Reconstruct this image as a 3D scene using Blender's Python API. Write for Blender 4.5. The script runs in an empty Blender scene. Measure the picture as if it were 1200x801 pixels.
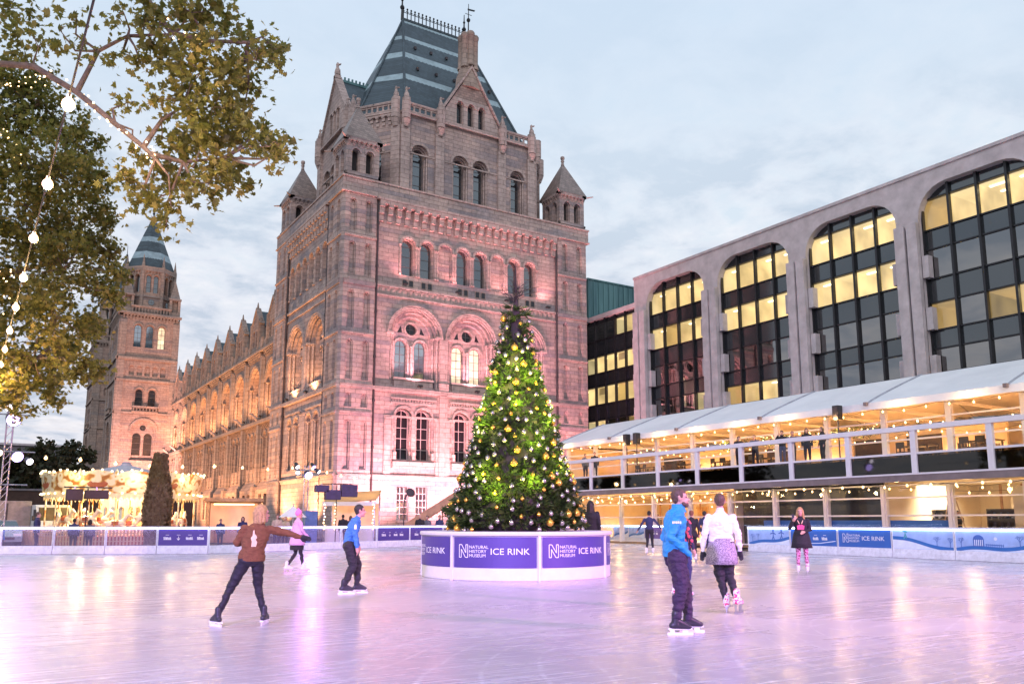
import bpy, bmesh, math, random
from math import sin, cos, pi, radians, sqrt, atan2, hypot
from mathutils import Vector, Matrix
rnd = random.Random(11)
sc = bpy.context.scene
COL = sc.collection
V = Vector
ZUP = Vector((0, 0, 1))
WLOC = {}
# ------------------------------------------------------------ materials
MATS = {}
def newmat(name):
 m = bpy.data.materials.new(name)
 m.use_nodes = True
 nt = m.node_tree
 b = nt.nodes['Principled BSDF']
 MATS[name] = m
 return m, nt, b
def nd(nt, t, **kw):
 n = nt.nodes.new(t)
 for k, v in kw.items():
  if k.startswith('i_'):
   n.inputs[k[2:].replace('_', ' ')].default_value = v
  else:
   setattr(n, k, v)
 return n
def lk(nt, a, b):
 nt.links.new(a, b)
def c4(c):
 return (c[0], c[1], c[2], 1.0)
def ramp(nt, fac, stops, interp='LINEAR'):
 r = nd(nt, 'ShaderNodeValToRGB')
 cr = r.color_ramp
 cr.interpolation = interp
 while len(cr.elements) < len(stops):
  cr.elements.new(0.5)
 for e, (p, c) in zip(cr.elements, stops):
  e.position = p
  e.color = c4(c) if len(c) == 3 else c
 lk(nt, fac, r.inputs['Fac'])
 return r.outputs['Color']
def coords(nt, world=False, scale=(1, 1, 1)):
 if world:
  s = nd(nt, 'ShaderNodeNewGeometry').outputs['Position']
 else:
  s = nd(nt, 'ShaderNodeTexCoord').outputs['Object']
 if scale != (1, 1, 1):
  mp = nd(nt, 'ShaderNodeMapping')
  mp.inputs['Scale'].default_value = scale
  lk(nt, s, mp.inputs['Vector'])
  s = mp.outputs['Vector']
 return s
def noise(nt, vec, scale, detail=4.0, rough=0.55, dist=0.0):
 n = nd(nt, 'ShaderNodeTexNoise')
 n.inputs['Scale'].default_value = scale
 n.inputs['Detail'].default_value = detail
 n.inputs['Roughness'].default_value = rough
 n.inputs['Distortion'].default_value = dist
 lk(nt, vec, n.inputs['Vector'])
 return n.outputs['Fac']
def mixc(nt, fac, a, b, mode='MIX'):
 m = nd(nt, 'ShaderNodeMix', data_type='RGBA', blend_type=mode)
 for sock, v in ((0, fac), (6, a), (7, b)):
  if isinstance(v, (int, float)):
   m.inputs[sock].default_value = v
  elif isinstance(v, tuple):
   m.inputs[sock].default_value = c4(v)
  else:
   lk(nt, v, m.inputs[sock])
 return m.outputs[2]
def mth(nt, op, a, b=None, clamp=False):
 m = nd(nt, 'ShaderNodeMath', operation=op, use_clamp=clamp)
 for i, v in enumerate((a, b)):
  if v is None:
   continue
  if isinstance(v, (int, float)):
   m.inputs[i].default_value = v
  else:
   lk(nt, v, m.inputs[i])
 return m.outputs[0]
def bump(nt, b, h, strength=0.3, dist=0.02):
 n = nd(nt, 'ShaderNodeBump')
 n.inputs['Strength'].default_value = strength
 n.inputs['Distance'].default_value = dist
 lk(nt, h, n.inputs['Height'])
 lk(nt, n.outputs['Normal'], b.inputs['Normal'])
def pmat(name, col, rough=0.6, metal=0.0, var=0.25, scale=4.0, bmp=0.0, emis=None, es=0.0, spec=0.5, world=False, sheen=0.0):
 """plain surface with uneven colour and roughness"""
 m, nt, b = newmat(name)
 v = coords(nt, world)
 f = noise(nt, v, scale, 5.0, 0.6)
 lo = tuple(x * (1 - var) for x in col)
 hi = tuple(min(1, x * (1 + var)) for x in col)
 lk(nt, ramp(nt, f, [(0.3, lo), (0.7, hi)]), b.inputs['Base Color'])
 r = mth(nt, 'MULTIPLY_ADD', f, 0.25)
 r.node.inputs[2].default_value = rough - 0.125
 lk(nt, r, b.inputs['Roughness'])
 b.inputs['Metallic'].default_value = metal
 b.inputs['Specular IOR Level'].default_value = spec
 if sheen:
  b.inputs['Sheen Weight'].default_value = sheen
 if bmp:
  bump(nt, b, noise(nt, v, scale * 6, 3.0), bmp, 0.02)
 if emis:
  b.inputs['Emission Color'].default_value = c4(emis)
  b.inputs['Emission Strength'].default_value = es
 return m
def emat(name, col, s):
 m, nt, b = newmat(name)
 b.inputs['Base Color'].default_value = c4((0.8, 0.8, 0.8))
 b.inputs['Emission Color'].default_value = c4(col)
 b.inputs['Emission Strength'].default_value = s
 return m
def glassmat(name, tint, refl=0.06, rough=0.02, opaque=0.0, ocol=(0, 0, 0)):
 """clear sheet: see-through plus mirror reflection that grows at grazing angles"""
 m = bpy.data.materials.new(name)
 m.use_nodes = True
 nt = m.node_tree
 nt.nodes.clear()
 out = nd(nt, 'ShaderNodeOutputMaterial')
 tr = nd(nt, 'ShaderNodeBsdfTransparent')
 tr.inputs['Color'].default_value = c4(tint)
 gl = nd(nt, 'ShaderNodeBsdfGlossy')
 gl.inputs['Roughness'].default_value = rough
 lw = nd(nt, 'ShaderNodeLayerWeight')
 lw.inputs['Blend'].default_value = 0.12
 f = mth(nt, 'MULTIPLY_ADD', lw.outputs['Fresnel'], 0.8)
 f.node.inputs[2].default_value = refl
 f.node.use_clamp = True
 mx = nd(nt, 'ShaderNodeMixShader')
 lk(nt, f, mx.inputs[0])
 base = tr.outputs[0]
 if opaque:
  df = nd(nt, 'ShaderNodeBsdfDiffuse')
  df.inputs['Color'].default_value = c4(ocol)
  m2 = nd(nt, 'ShaderNodeMixShader')
  m2.inputs[0].default_value = opaque
  lk(nt, tr.outputs[0], m2.inputs[1])
  lk(nt, df.outputs[0], m2.inputs[2])
  base = m2.outputs[0]
 lk(nt, base, mx.inputs[1])
 lk(nt, gl.outputs[0], mx.inputs[2])
 lk(nt, mx.outputs[0], out.inputs['Surface'])
 MATS[name] = m
 return m
# ------------------------------------------------------------ things
def tag(o, label=None, cat=None, group=None, kind=None):
 if label:
  o['label'] = label
 if cat:
  o['category'] = cat
 if group:
  o['group'] = group
 if kind:
  o['kind'] = kind
 return o
def thing(name, label, cat, loc=(0, 0, 0), rotz=0.0, group=None):
 o = bpy.data.objects.new(name, None)
 o.empty_display_size = 0.3
 COL.objects.link(o)
 o.location = loc
 o.rotation_euler = (0, 0, rotz)
 WLOC[o] = V(loc)
 return tag(o, label, cat, group)
def copy_tree(o, parent=None):
 c = o.copy()
 COL.objects.link(c)
 if parent is not None:
  c.parent = parent
 WLOC[c] = WLOC.get(o, V((0, 0, 0))).copy()
 for ch in list(o.children):
  copy_tree(ch, c)
 return c
class MB:
 """collects faces; build() links them as one mesh object"""
 def __init__(self):
  self.v = []
  self.f = []
  self.m = []
  self.mi = 0
  self.X = None
 def add(self, p):
  p = V(p)
  if self.X is not None:
   p = self.X @ p
  self.v.append(p)
  return len(self.v) - 1
 def face(self, idx):
  self.f.append(tuple(idx))
  self.m.append(self.mi)
 def poly(self, pts):
  self.face([self.add(p) for p in pts])
 def box(self, x0, x1, y0, y1, z0, z1):
  i = [self.add((x, y, z)) for z in (z0, z1) for y in (y0, y1) for x in (x0, x1)]
  for q in ((0, 2, 3, 1), (4, 5, 7, 6), (0, 1, 5, 4), (2, 6, 7, 3), (0, 4, 6, 2), (1, 3, 7, 5)):
   self.face([i[k] for k in q])
 def bbox(self, x0, x1, y0, y1, z0, z1, b=0.02):
  """box with chamfered edges"""
  X, Y, Z = (x0, x1), (y0, y1), (z0, z1)
  cx, cy, cz = (x0 + x1) / 2, (y0 + y1) / 2, (z0 + z1) / 2
  bm = bmesh.new()
  vs = [bm.verts.new((x, y, z)) for z in Z for y in Y for x in X]
  for q in ((0, 2, 3, 1), (4, 5, 7, 6), (0, 1, 5, 4), (2, 6, 7, 3), (0, 4, 6, 2), (1, 3, 7, 5)):
   bm.faces.new([vs[k] for k in q])
  bmesh.ops.bevel(bm, geom=bm.edges[:], offset=b, segments=2, affect='EDGES', profile=0.6)
  self.from_bm(bm)
  bm.free()
 def from_bm(self, bm):
  bm.verts.index_update()
  base = len(self.v)
  for v in bm.verts:
   self.add(v.co)
  for f in bm.faces:
   self.face([base + v.index for v in f.verts])
 def prism(self, pts, axis, a, b):
  """2-D polygon pts extruded along axis (0,1,2) from a to b; pts use the two other axes in order"""
  def mk(p, t):
   q = [p[0], p[1]]
   q.insert(axis, t)
   return q
  n = len(pts)
  A = [self.add(mk(p, a)) for p in pts]
  B = [self.add(mk(p, b)) for p in pts]
  self.face(A[::-1])
  self.face(B)
  for i in range(n):
   j = (i + 1) % n
   self.face([A[i], A[j], B[j], B[i]])
 def cyl(self, p0, p1, r0, r1=None, n=10, caps=True):
  r1 = r0 if r1 is None else r1
  p0, p1 = V(p0), V(p1)
  d = (p1 - p0)
  if d.length < 1e-6:
   return
  d.normalize()
  a = V((1, 0, 0)) if abs(d.x) < 0.8 else V((0, 1, 0))
  x = d.cross(a).normalized()
  y = d.cross(x)
  A = []
  B = []
  for k in range(n):
   t = 2 * pi * k / n
   o = x * cos(t) + y * sin(t)
   A.append(self.add(p0 + o * r0))
   B.append(self.add(p1 + o * r1))
  for k in range(n):
   j = (k + 1) % n
   self.face([A[k], A[j], B[j], B[k]])
  if caps:
   self.face(A[::-1])
   self.face(B)
 def tube(self, pts, r, n=8, r_end=None):
  pts = [V(p) for p in pts]
  N = len(pts)
  rings = []
  ref = None
  for i, p in enumerate(pts):
   d = (pts[min(i + 1, N - 1)] - pts[max(i - 1, 0)]).normalized()
   if ref is None:
    a = V((1, 0, 0)) if abs(d.x) < 0.8 else V((0, 1, 0))
    ref = d.cross(a).normalized()
   x = (ref - d * ref.dot(d)).normalized()
   ref = x
   y = d.cross(x)
   rr = r if r_end is None else r + (r_end - r) * i / (N - 1)
   rings.append([self.add(p + (x * cos(2 * pi * k / n) + y * sin(2 * pi * k / n)) * rr) for k in range(n)])
  for a, b in zip(rings, rings[1:]):
   for k in range(n):
    j = (k + 1) % n
    self.face([a[k], a[j], b[j], b[k]])
  self.face(rings[0][::-1])
  self.face(rings[-1])
 def lathe(self, prof, c=(0, 0, 0), n=16, a0=0.0, a1=2 * pi, sx=1.0, sy=1.0, axis=None):
  """prof: (r,z) list; around z through c"""
  full = abs(a1 - a0 - 2 * pi) < 1e-6
  m = n if full else n + 1
  rings = []
  for r, z in prof:
   rings.append([self.add((c[0] + sx * r * cos(a0 + (a1 - a0) * k / n), c[1] + sy * r * sin(a0 + (a1 - a0) * k / n), c[2] + z)) for k in range(m)])
  for a, b in zip(rings, rings[1:]):
   for k in range(n):
    j = (k + 1) % m
    self.face([a[k], a[j], b[j], b[k]])
  if full:
   if prof[0][0] > 1e-4:
    self.face(rings[0][::-1])
   if prof[-1][0] > 1e-4:
    self.face(rings[-1])
 def sphere(self, c, r, n=12, s=(1, 1, 1)):
  m = max(4, n // 2)
  rings = []
  for i in range(m + 1):
   t = pi * i / m
   rings.append([self.add((c[0] + s[0] * r * sin(t) * cos(2 * pi * k / n), c[1] + s[1] * r * sin(t) * sin(2 * pi * k / n), c[2] + s[2] * r * cos(t))) for k in range(n)])
  for a, b in zip(rings, rings[1:]):
   for k in range(n):
    j = (k + 1) % n
    self.face([a[k], b[k], b[j], a[j]])
 def capsule(self, p0, p1, r0, r1, n=12):
  """closed rounded cone"""
  p0, p1 = V(p0), V(p1)
  d = p1 - p0
  L = d.length
  d = d.normalized() if L > 1e-6 else V((0, 0, 1))
  a = V((1, 0, 0)) if abs(d.x) < 0.8 else V((0, 1, 0))
  x = d.cross(a).normalized()
  y = d.cross(x)
  prof = []
  for i in range(4):
   t = pi / 2 * (1 - i / 4)
   prof.append((r0 * cos(t), -r0 * sin(t)))
  prof.append((r0, 0))
  prof.append((r1, L))
  for i in range(1, 5):
   t = pi / 2 * i / 4
   prof.append((r1 * cos(t), L + r1 * sin(t)))
  rings = []
  for r, h in prof:
   r = max(r, 1e-4)
   rings.append([self.add(p0 + d * h + (x * cos(2 * pi * k / n) + y * sin(2 * pi * k / n)) * r) for k in range(n)])
  for a_, b_ in zip(rings, rings[1:]):
   for k in range(n):
    j = (k + 1) % n
    self.face([a_[k], a_[j], b_[j], b_[k]])
  self.face(rings[0][::-1])
  self.face(rings[-1])
 def loft(self, rings, caps=True):
  R_ = [[self.add(p) for p in r] for r in rings]
  n = len(R_[0])
  for a, b in zip(R_, R_[1:]):
   for k in range(n):
    j = (k + 1) % n
    self.face([a[k], a[j], b[j], b[k]])
  if caps:
   self.face(R_[0][::-1])
   self.face(R_[-1])
 def build(self, name, mats, parent=None, smooth=False, world=False, recalc=False):
  me = bpy.data.meshes.new(name)
  off = V((0, 0, 0))
  if world and parent is not None:
   off = WLOC.get(parent, off)
  me.from_pydata([tuple(v - off) for v in self.v], [], self.f)
  if not isinstance(mats, (list, tuple)):
   mats = [mats]
  for m in mats:
   me.materials.append(m if not isinstance(m, str) else MATS[m])
  if len(mats) > 1:
   me.polygons.foreach_set('material_index', self.m)
  if smooth:
   me.polygons.foreach_set('use_smooth', [True] * len(me.polygons))
   try:
    me.set_sharp_from_angle(angle=radians(38))
   except Exception:
    pass
  if recalc:
   bm = bmesh.new()
   bm.from_mesh(me)
   bmesh.ops.recalc_face_normals(bm, faces=bm.faces[:])
   bm.to_mesh(me)
   bm.free()
  me.update()
  o = bpy.data.objects.new(name, me)
  COL.objects.link(o)
  if parent is not None:
   o.parent = parent
   WLOC[o] = WLOC.get(parent, V((0, 0, 0))).copy() if world else V((0, 0, 0))
  else:
   WLOC[o] = V((0, 0, 0))
  return o
def subempty(name, parent):
 return None
# ------------------------------------------------------------ facades
class Fr:
 """facade frame: u along the wall, v up, d outwards"""
 def __init__(self, o, u, n):
  self.o = V(o)
  self.u = V(u).normalized()
  self.n = V(n).normalized()
 def P(self, u, v, d=0.0):
  return self.o + self.u * u + ZUP * v + self.n * d
def fbox(mb, fr, u0, u1, v0, v1, d0, d1):
 i = [mb.add(fr.P(u, v, d)) for v in (v0, v1) for d in (d0, d1) for u in (u0, u1)]
 for q in ((0, 2, 3, 1), (4, 5, 7, 6), (0, 1, 5, 4), (2, 6, 7, 3), (0, 4, 6, 2), (1, 3, 7, 5)):
  mb.face([i[k] for k in q])
def frect(mb, fr, u0, u1, v0, v1, d=0.0):
 if u1 - u0 < 1e-5 or v1 - v0 < 1e-5:
  return
 mb.poly([fr.P(u0, v0, d), fr.P(u1, v0, d), fr.P(u1, v1, d), fr.P(u0, v1, d)])
def arc_top(cu, w, spring, rise=None, n=10, rc=None):
 """points from the left springing over the top to the right springing"""
 r = w / 2
 if rc is not None:          # flat head with rounded corners
  pts = []
  for k in range(n + 1):
   t = pi - (pi / 2) * k / n
   pts.append((cu - r + rc + rc * cos(t), spring + rc * sin(t)))
  for k in range(n + 1):
   t = pi / 2 - (pi / 2) * k / n
   pts.append((cu + r - rc + rc * cos(t), spring + rc * sin(t)))
  return pts
 rise = r if rise is None else rise
 return [(cu + r * cos(pi - pi * k / n), spring + rise * sin(pi - pi * k / n)) for k in range(n + 1)]
def outline(cu, w, sill, spring, **kw):
 return [(cu - w / 2, sill)] + arc_top(cu, w, spring, **kw) + [(cu + w / 2, sill)]
def ray_rect(cu, cv, du, dv, a, b, v1):
 t = 1e9
 if du > 1e-9:
  t = min(t, (b - cu) / du)
 if du < -1e-9:
  t = min(t, (a - cu) / du)
 if dv > 1e-9:
  t = min(t, (v1 - cv) / dv)
 return (cu + du * t, cv + dv * t)
def panel(mb, fr, a, b, v0, v1, cu, w, sill, spring, orders=((0.3, 0.0),), d=0.0, **kw):
 """wall rectangle a..b x v0..v1 with one headed opening and stepped reveals; returns (w, depth) of the innermost order"""
 r = w / 2
 if sill > v0:
  frect(mb, fr, a, b, v0, sill, d)
 frect(mb, fr, a, cu - r, sill, spring, d)
 frect(mb, fr, cu + r, b, sill, spring, d)
 top = arc_top(cu, w, spring, **kw)
 items = []
 for p in top:
  du, dv = p[0] - cu, p[1] - spring
  if abs(du) < 1e-9 and abs(dv) < 1e-9:
   continue
  items.append((atan2(max(dv, 0.0), du), p))
 corner = []
 for cx in (a, b):
  corner.append(atan2(v1 - spring, cx - cu))
 seq = []
 for i, (t, p) in enumerate(items):
  seq.append((t, p))
  if i + 1 < len(items):
   t2, p2 = items[i + 1]
   for c in corner:
    if t2 < c < t:
     s = (t - c) / (t - t2)
     seq.append((c, (p[0] + (p2[0] - p[0]) * s, p[1] + (p2[1] - p[1]) * s)))
 outer = [ray_rect(cu, spring, cos(t), sin(t), a, b, v1) for t, p in seq]
 for i in range(len(seq) - 1):
  mb.poly([fr.P(*seq[i][1], d), fr.P(*seq[i + 1][1], d), fr.P(*outer[i + 1], d), fr.P(*outer[i], d)])
 dep = d
 cw = w
 cs = sill
 for dd, s in orders:
  o0 = outline(cu, cw, cs, spring, **kw)
  A = [mb.add(fr.P(u, v, dep)) for u, v in o0]
  B = [mb.add(fr.P(u, v, dep - dd)) for u, v in o0]
  n = len(o0)
  for i in range(n):
   j = (i + 1) % n
   mb.face([A[i], A[j], B[j], B[i]])
  dep -= dd
  if s > 0:
   kw2 = dict(kw)
   if kw.get('rise') is not None and kw['rise'] > 0:
    kw2['rise'] = max(0.0, kw['rise'] - s)
   if kw.get('rc') is not None:
    kw2['rc'] = kw['rc'] - s
   o1 = outline(cu, cw - 2 * s, cs, spring, **kw2)
   C = [mb.add(fr.P(u, v, dep)) for u, v in o1]
   for i in range(n - 1):
    mb.face([B[i], B[i + 1], C[i + 1], C[i]])
   cw -= 2 * s
   kw = kw2
 return cw, dep
def arch_band(mb, fr, cu, spring, r1, r2, d0, d1, n=14, a0=0.0, a1=pi):
 """raised moulding round an arch head"""
 prev = None
 for k in range(n + 1):
  t = a1 - (a1 - a0) * k / n
  q = [mb.add(fr.P(cu + r * cos(t), spring + r * sin(t), dd)) for r, dd in ((r1, d0), (r1, d1), (r2, d1), (r2, d0))]
  if prev:
   for i in range(3):
    mb.face([prev[i], prev[i + 1], q[i + 1], q[i]])
  else:
   mb.face(q)
  prev = q
 mb.face(prev[::-1])
def colonnette(mb, fr, u, v0, v1, d, r=0.09, n=8):
 mb.cyl(fr.P(u, v0 + 0.12, d), fr.P(u, v1 - 0.2, d), r, r, n, False)
 fbox(mb, fr, u - r * 1.5, u + r * 1.5, v0, v0 + 0.13, d - r * 1.5, d + r * 1.5)
 mb.cyl(fr.P(u, v1 - 0.24, d), fr.P(u, v1 - 0.06, d), r * 1.05, r * 1.7, n, False)
 fbox(mb, fr, u - r * 1.9, u + r * 1.9, v1 - 0.07, v1 + 0.02, d - r * 1.9, d + r * 1.9)
def window(parent, fr, cu, w, sill, spring, d, nx=2, ny=4, lit='pane_dark', bar='window_bar', rise=None, n=10, bw=0.05, half=None):
 """glazing set at depth d: bars as the part, the glass as its sub-part"""
 mb = MB()
 r = w / 2
 rz = r if rise is None else rise
 ot = outline(cu, w, sill, spring, rise=rise, n=n)
 it = outline(cu, w - 2 * bw, sill + bw, spring, rise=max(0, rz - bw), n=n)
 for d_ in (d,):
  A = [mb.add(fr.P(u, v, d_)) for u, v in ot]
  B = [mb.add(fr.P(u, v, d_)) for u, v in it]
  C = [mb.add(fr.P(u, v, d_ - 0.06)) for u, v in it]
  m = len(ot)
  for i in range(m):
   j = (i + 1) % m
   mb.face([A[i], A[j], B[j], B[i]])
   mb.face([B[i], B[j], C[j], C[i]])
 for i in range(1, nx):
  u = cu - r + w * i / nx
  h = spring + rz * sqrt(max(0, 1 - ((u - cu) / r) ** 2))
  fbox(mb, fr, u - bw * 0.4, u + bw * 0.4, sill, h - bw, d - 0.05, d - 0.002)
 for j in range(1, ny + 1):
  v = sill + (spring - sill) * j / ny
  if v > spring + rz * 0.3:
   break
  if v > spring - 0.01 and rz < 0.05:
   break
  fbox(mb, fr, cu - r + bw * 0.9, cu + r - bw * 0.9, v - bw * 0.4, v + bw * 0.4, d - 0.052, d - 0.004)
 o = mb.build('window', bar, parent, world=True)
 p = MB()
 p.poly([fr.P(u, v, d - 0.035) for u, v in it])
 p.build('pane', lit, o, world=True)
 return o
def round_window(parent, fr, cu, cv, r, d, lit='pane_dark', n=16, bar='window_bar'):
 mb = MB()
 arch_band(mb, fr, cu, cv, r * 0.88, r, d - 0.05, d, n * 2, 0, 2 * pi)
 fbox(mb, fr, cu - 0.02, cu + 0.02, cv - r * 0.86, cv + r * 0.86, d - 0.05, d - 0.004)
 fbox(mb, fr, cu - r * 0.86, cu + r * 0.86, cv - 0.02, cv + 0.02, d - 0.052, d - 0.006)
 o = mb.build('window', bar, parent, world=True)
 p = MB()
 p.poly([fr.P(cu + r * 0.9 * cos(2 * pi * k / n), cv + r * 0.9 * sin(2 * pi * k / n), d - 0.03) for k in range(n)])
 p.build('pane', lit, o, world=True)
 return o
def ring_fill(mb, fr, cu, cv, r, outer, d, n=24):
 """wall between a round hole and a star-shaped outline (closed list of points)"""
 ang = sorted(set([round(2 * pi * k / n, 6) for k in range(n)] + [round(atan2(v - cv, u - cu) % (2 * pi), 6) for u, v in outer]))
 m = len(outer)
 def hit(t):
  du, dv = cos(t), sin(t)
  best = None
  for i in range(m):
   (x1, y1), (x2, y2) = outer[i], outer[(i + 1) % m]
   ex, ey = x2 - x1, y2 - y1
   den = du * ey - dv * ex
   if abs(den) < 1e-9:
    continue
   s = ((x1 - cu) * ey - (y1 - cv) * ex) / den
   q = ((x1 - cu) * dv - (y1 - cv) * du) / den
   if s > 0 and -1e-6 <= q <= 1 + 1e-6 and (best is None or s < best):
    best = s
  return (cu + du * best, cv + dv * best)
 pts = [((cu + r * cos(t), cv + r * sin(t)), hit(t)) for t in ang]
 for i in range(len(pts)):
  j = (i + 1) % len(pts)
  mb.poly([fr.P(*pts[i][0], d), fr.P(*pts[i][1], d), fr.P(*pts[j][1], d), fr.P(*pts[j][0], d)])
def text_mesh(s, size, extrude=0.004, align='LEFT'):
 cu = bpy.data.curves.new('t', 'FONT')
 cu.body = s
 cu.size = size
 cu.extrude = extrude
 cu.align_x = align
 cu.resolution_u = 3
 o = bpy.data.objects.new('t', cu)
 COL.objects.link(o)
 dg = bpy.context.evaluated_depsgraph_get()
 me = bpy.data.meshes.new_from_object(o.evaluated_get(dg))
 vs = [v.co.copy() for v in me.vertices]
 fs = [tuple(p.vertices) for p in me.polygons]
 bpy.data.objects.remove(o)
 bpy.data.meshes.remove(me)
 bpy.data.curves.remove(cu)
 return vs, fs
def put_text(mb, s, size, fn, align='LEFT', extrude=0.003):
 """fn maps (x, y, depth) of the lettering to a point"""
 vs, fs = text_mesh(s, size, extrude, align)
 ids = [mb.add(fn(v.x, v.y, v.z)) for v in vs]
 for f in fs:
  mb.face([ids[i] for i in f])
def light(name, kind, loc, energy, col, target=None, size=0.1, spot=60, blend=0.6, sy=None):
 l = bpy.data.lights.new(name, kind)
 l.energy = energy
 l.color = col
 if kind == 'SPOT':
  l.spot_size = radians(spot)
  l.spot_blend = blend
  l.shadow_soft_size = size
 elif kind == 'POINT':
  l.shadow_soft_size = size
 elif kind == 'AREA':
  l.size = size
  if sy:
   l.shape = 'RECTANGLE'
   l.size_y = sy
 o = bpy.data.objects.new(name, l)
 COL.objects.link(o)
 o.location = loc
 if target is not None:
  o.rotation_euler = (V(target) - V(loc)).to_track_quat('-Z', 'Y').to_euler()
 return o
def ell_ring(c, rx, ry, n=16, tilt=0.0, turn=0.0):
 out = []
 for k in range(n):
  t = 2 * pi * k / n
  x, y = rx * cos(t), ry * sin(t)
  x, y = x * cos(turn) - y * sin(turn), x * sin(turn) + y * cos(turn)
  out.append((c[0] + x, c[1] + y, c[2] + x * tilt))
 return out
def remeshed(mb, vox, smooth=3):
 me = bpy.data.meshes.new('tmp')
 me.from_pydata([tuple(v) for v in mb.v], [], mb.f)
 bm = bmesh.new()
 bm.from_mesh(me)
 bmesh.ops.recalc_face_normals(bm, faces=bm.faces[:])
 bm.to_mesh(me)
 bm.free()
 o = bpy.data.objects.new('tmp', me)
 COL.objects.link(o)
 m = o.modifiers.new('r', 'REMESH')
 m.mode = 'VOXEL'
 m.voxel_size = vox
 if smooth:
  s = o.modifiers.new('s', 'SMOOTH')
  s.factor = 0.5
  s.iterations = smooth
 dg = bpy.context.evaluated_depsgraph_get()
 me2 = bpy.data.meshes.new_from_object(o.evaluated_get(dg))
 bpy.data.objects.remove(o)
 bpy.data.meshes.remove(me)
 return me2
# ------------------------------------------------------------ materials of this place
def stone(name, c_a, c_b, c_band, band=0.55, row=0.36, bw=0.95, rough=0.85, bmp=0.5):
 m, nt, b = newmat(name)
 pos = nd(nt, 'ShaderNodeNewGeometry').outputs['Position']
 s = nd(nt, 'ShaderNodeSeparateXYZ')
 lk(nt, pos, s.inputs[0])
 c = nd(nt, 'ShaderNodeCombineXYZ')
 lk(nt, mth(nt, 'ADD', s.outputs['X'], s.outputs['Y']), c.inputs['X'])
 lk(nt, s.outputs['Z'], c.inputs['Y'])
 br = nd(nt, 'ShaderNodeTexBrick')
 br.inputs['Scale'].default_value = 1.0
 br.inputs['Brick Width'].default_value = bw
 br.inputs['Row Height'].default_value = row
 br.inputs['Mortar Size'].default_value = 0.018
 br.inputs['Mortar Smooth'].default_value = 0.4
 br.inputs['Color1'].default_value = c4(c_a)
 br.inputs['Color2'].default_value = c4(c_b)
 br.inputs['Mortar'].default_value = c4(tuple(x * 0.32 for x in c_a))
 lk(nt, c.outputs[0], br.inputs['Vector'])
 zc = nd(nt, 'ShaderNodeCombineXYZ')
 lk(nt, mth(nt, 'FLOOR', mth(nt, 'DIVIDE', s.outputs['Z'], row)), zc.inputs['X'])
 lk(nt, mth(nt, 'MULTIPLY', c.outputs[0].node.inputs['X'].links[0].from_socket, 0.16), zc.inputs['Y'])
 bn = noise(nt, zc.outputs[0], 0.75, 2.0, 0.6)
 bf = ramp(nt, bn, [(band - 0.04, (0, 0, 0)), (band + 0.04, (1, 1, 1))])
 col = mixc(nt, mth(nt, 'MULTIPLY', bf, 0.6), br.outputs['Color'], c_band)
 w = noise(nt, pos, 0.35, 8.0, 0.65)
 col = mixc(nt, ramp(nt, w, [(0.35, (0.45, 0.45, 0.45)), (0.6, (0, 0, 0))]), col, tuple(x * 0.55 for x in c_band))
 w2 = noise(nt, pos, 3.0, 6.0, 0.7)
 col = mixc(nt, 0.6, col, ramp(nt, w2, [(0.25, (0.42, 0.42, 0.42)), (0.75, (1.35, 1.35, 1.35))]), 'MULTIPLY')
 lk(nt, col, b.inputs['Base Color'])
 b.inputs['Roughness'].default_value = rough
 b.inputs['Specular IOR Level'].default_value = 0.25
 h = mth(nt, 'ADD', mth(nt, 'MULTIPLY', br.outputs['Fac'], -1.0), mth(nt, 'MULTIPLY', w2, 0.6))
 bump(nt, b, h, bmp, 0.03)
 return m
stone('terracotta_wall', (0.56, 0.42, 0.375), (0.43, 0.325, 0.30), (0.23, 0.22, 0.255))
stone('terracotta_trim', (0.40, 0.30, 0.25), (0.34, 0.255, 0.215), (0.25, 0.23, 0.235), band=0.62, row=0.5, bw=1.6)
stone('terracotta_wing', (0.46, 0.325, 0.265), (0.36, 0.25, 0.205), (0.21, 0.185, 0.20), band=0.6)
stone('stone_plain', (0.54, 0.42, 0.385), (0.47, 0.365, 0.335), (0.34, 0.29, 0.29), band=0.66, row=0.42, bw=1.2)
pmat('dark_recess', (0.03, 0.028, 0.03), 0.9)
pmat('lead_pipe', (0.05, 0.04, 0.045), 0.6)
pmat('iron_black', (0.025, 0.028, 0.032), 0.5, 0.6)
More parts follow.
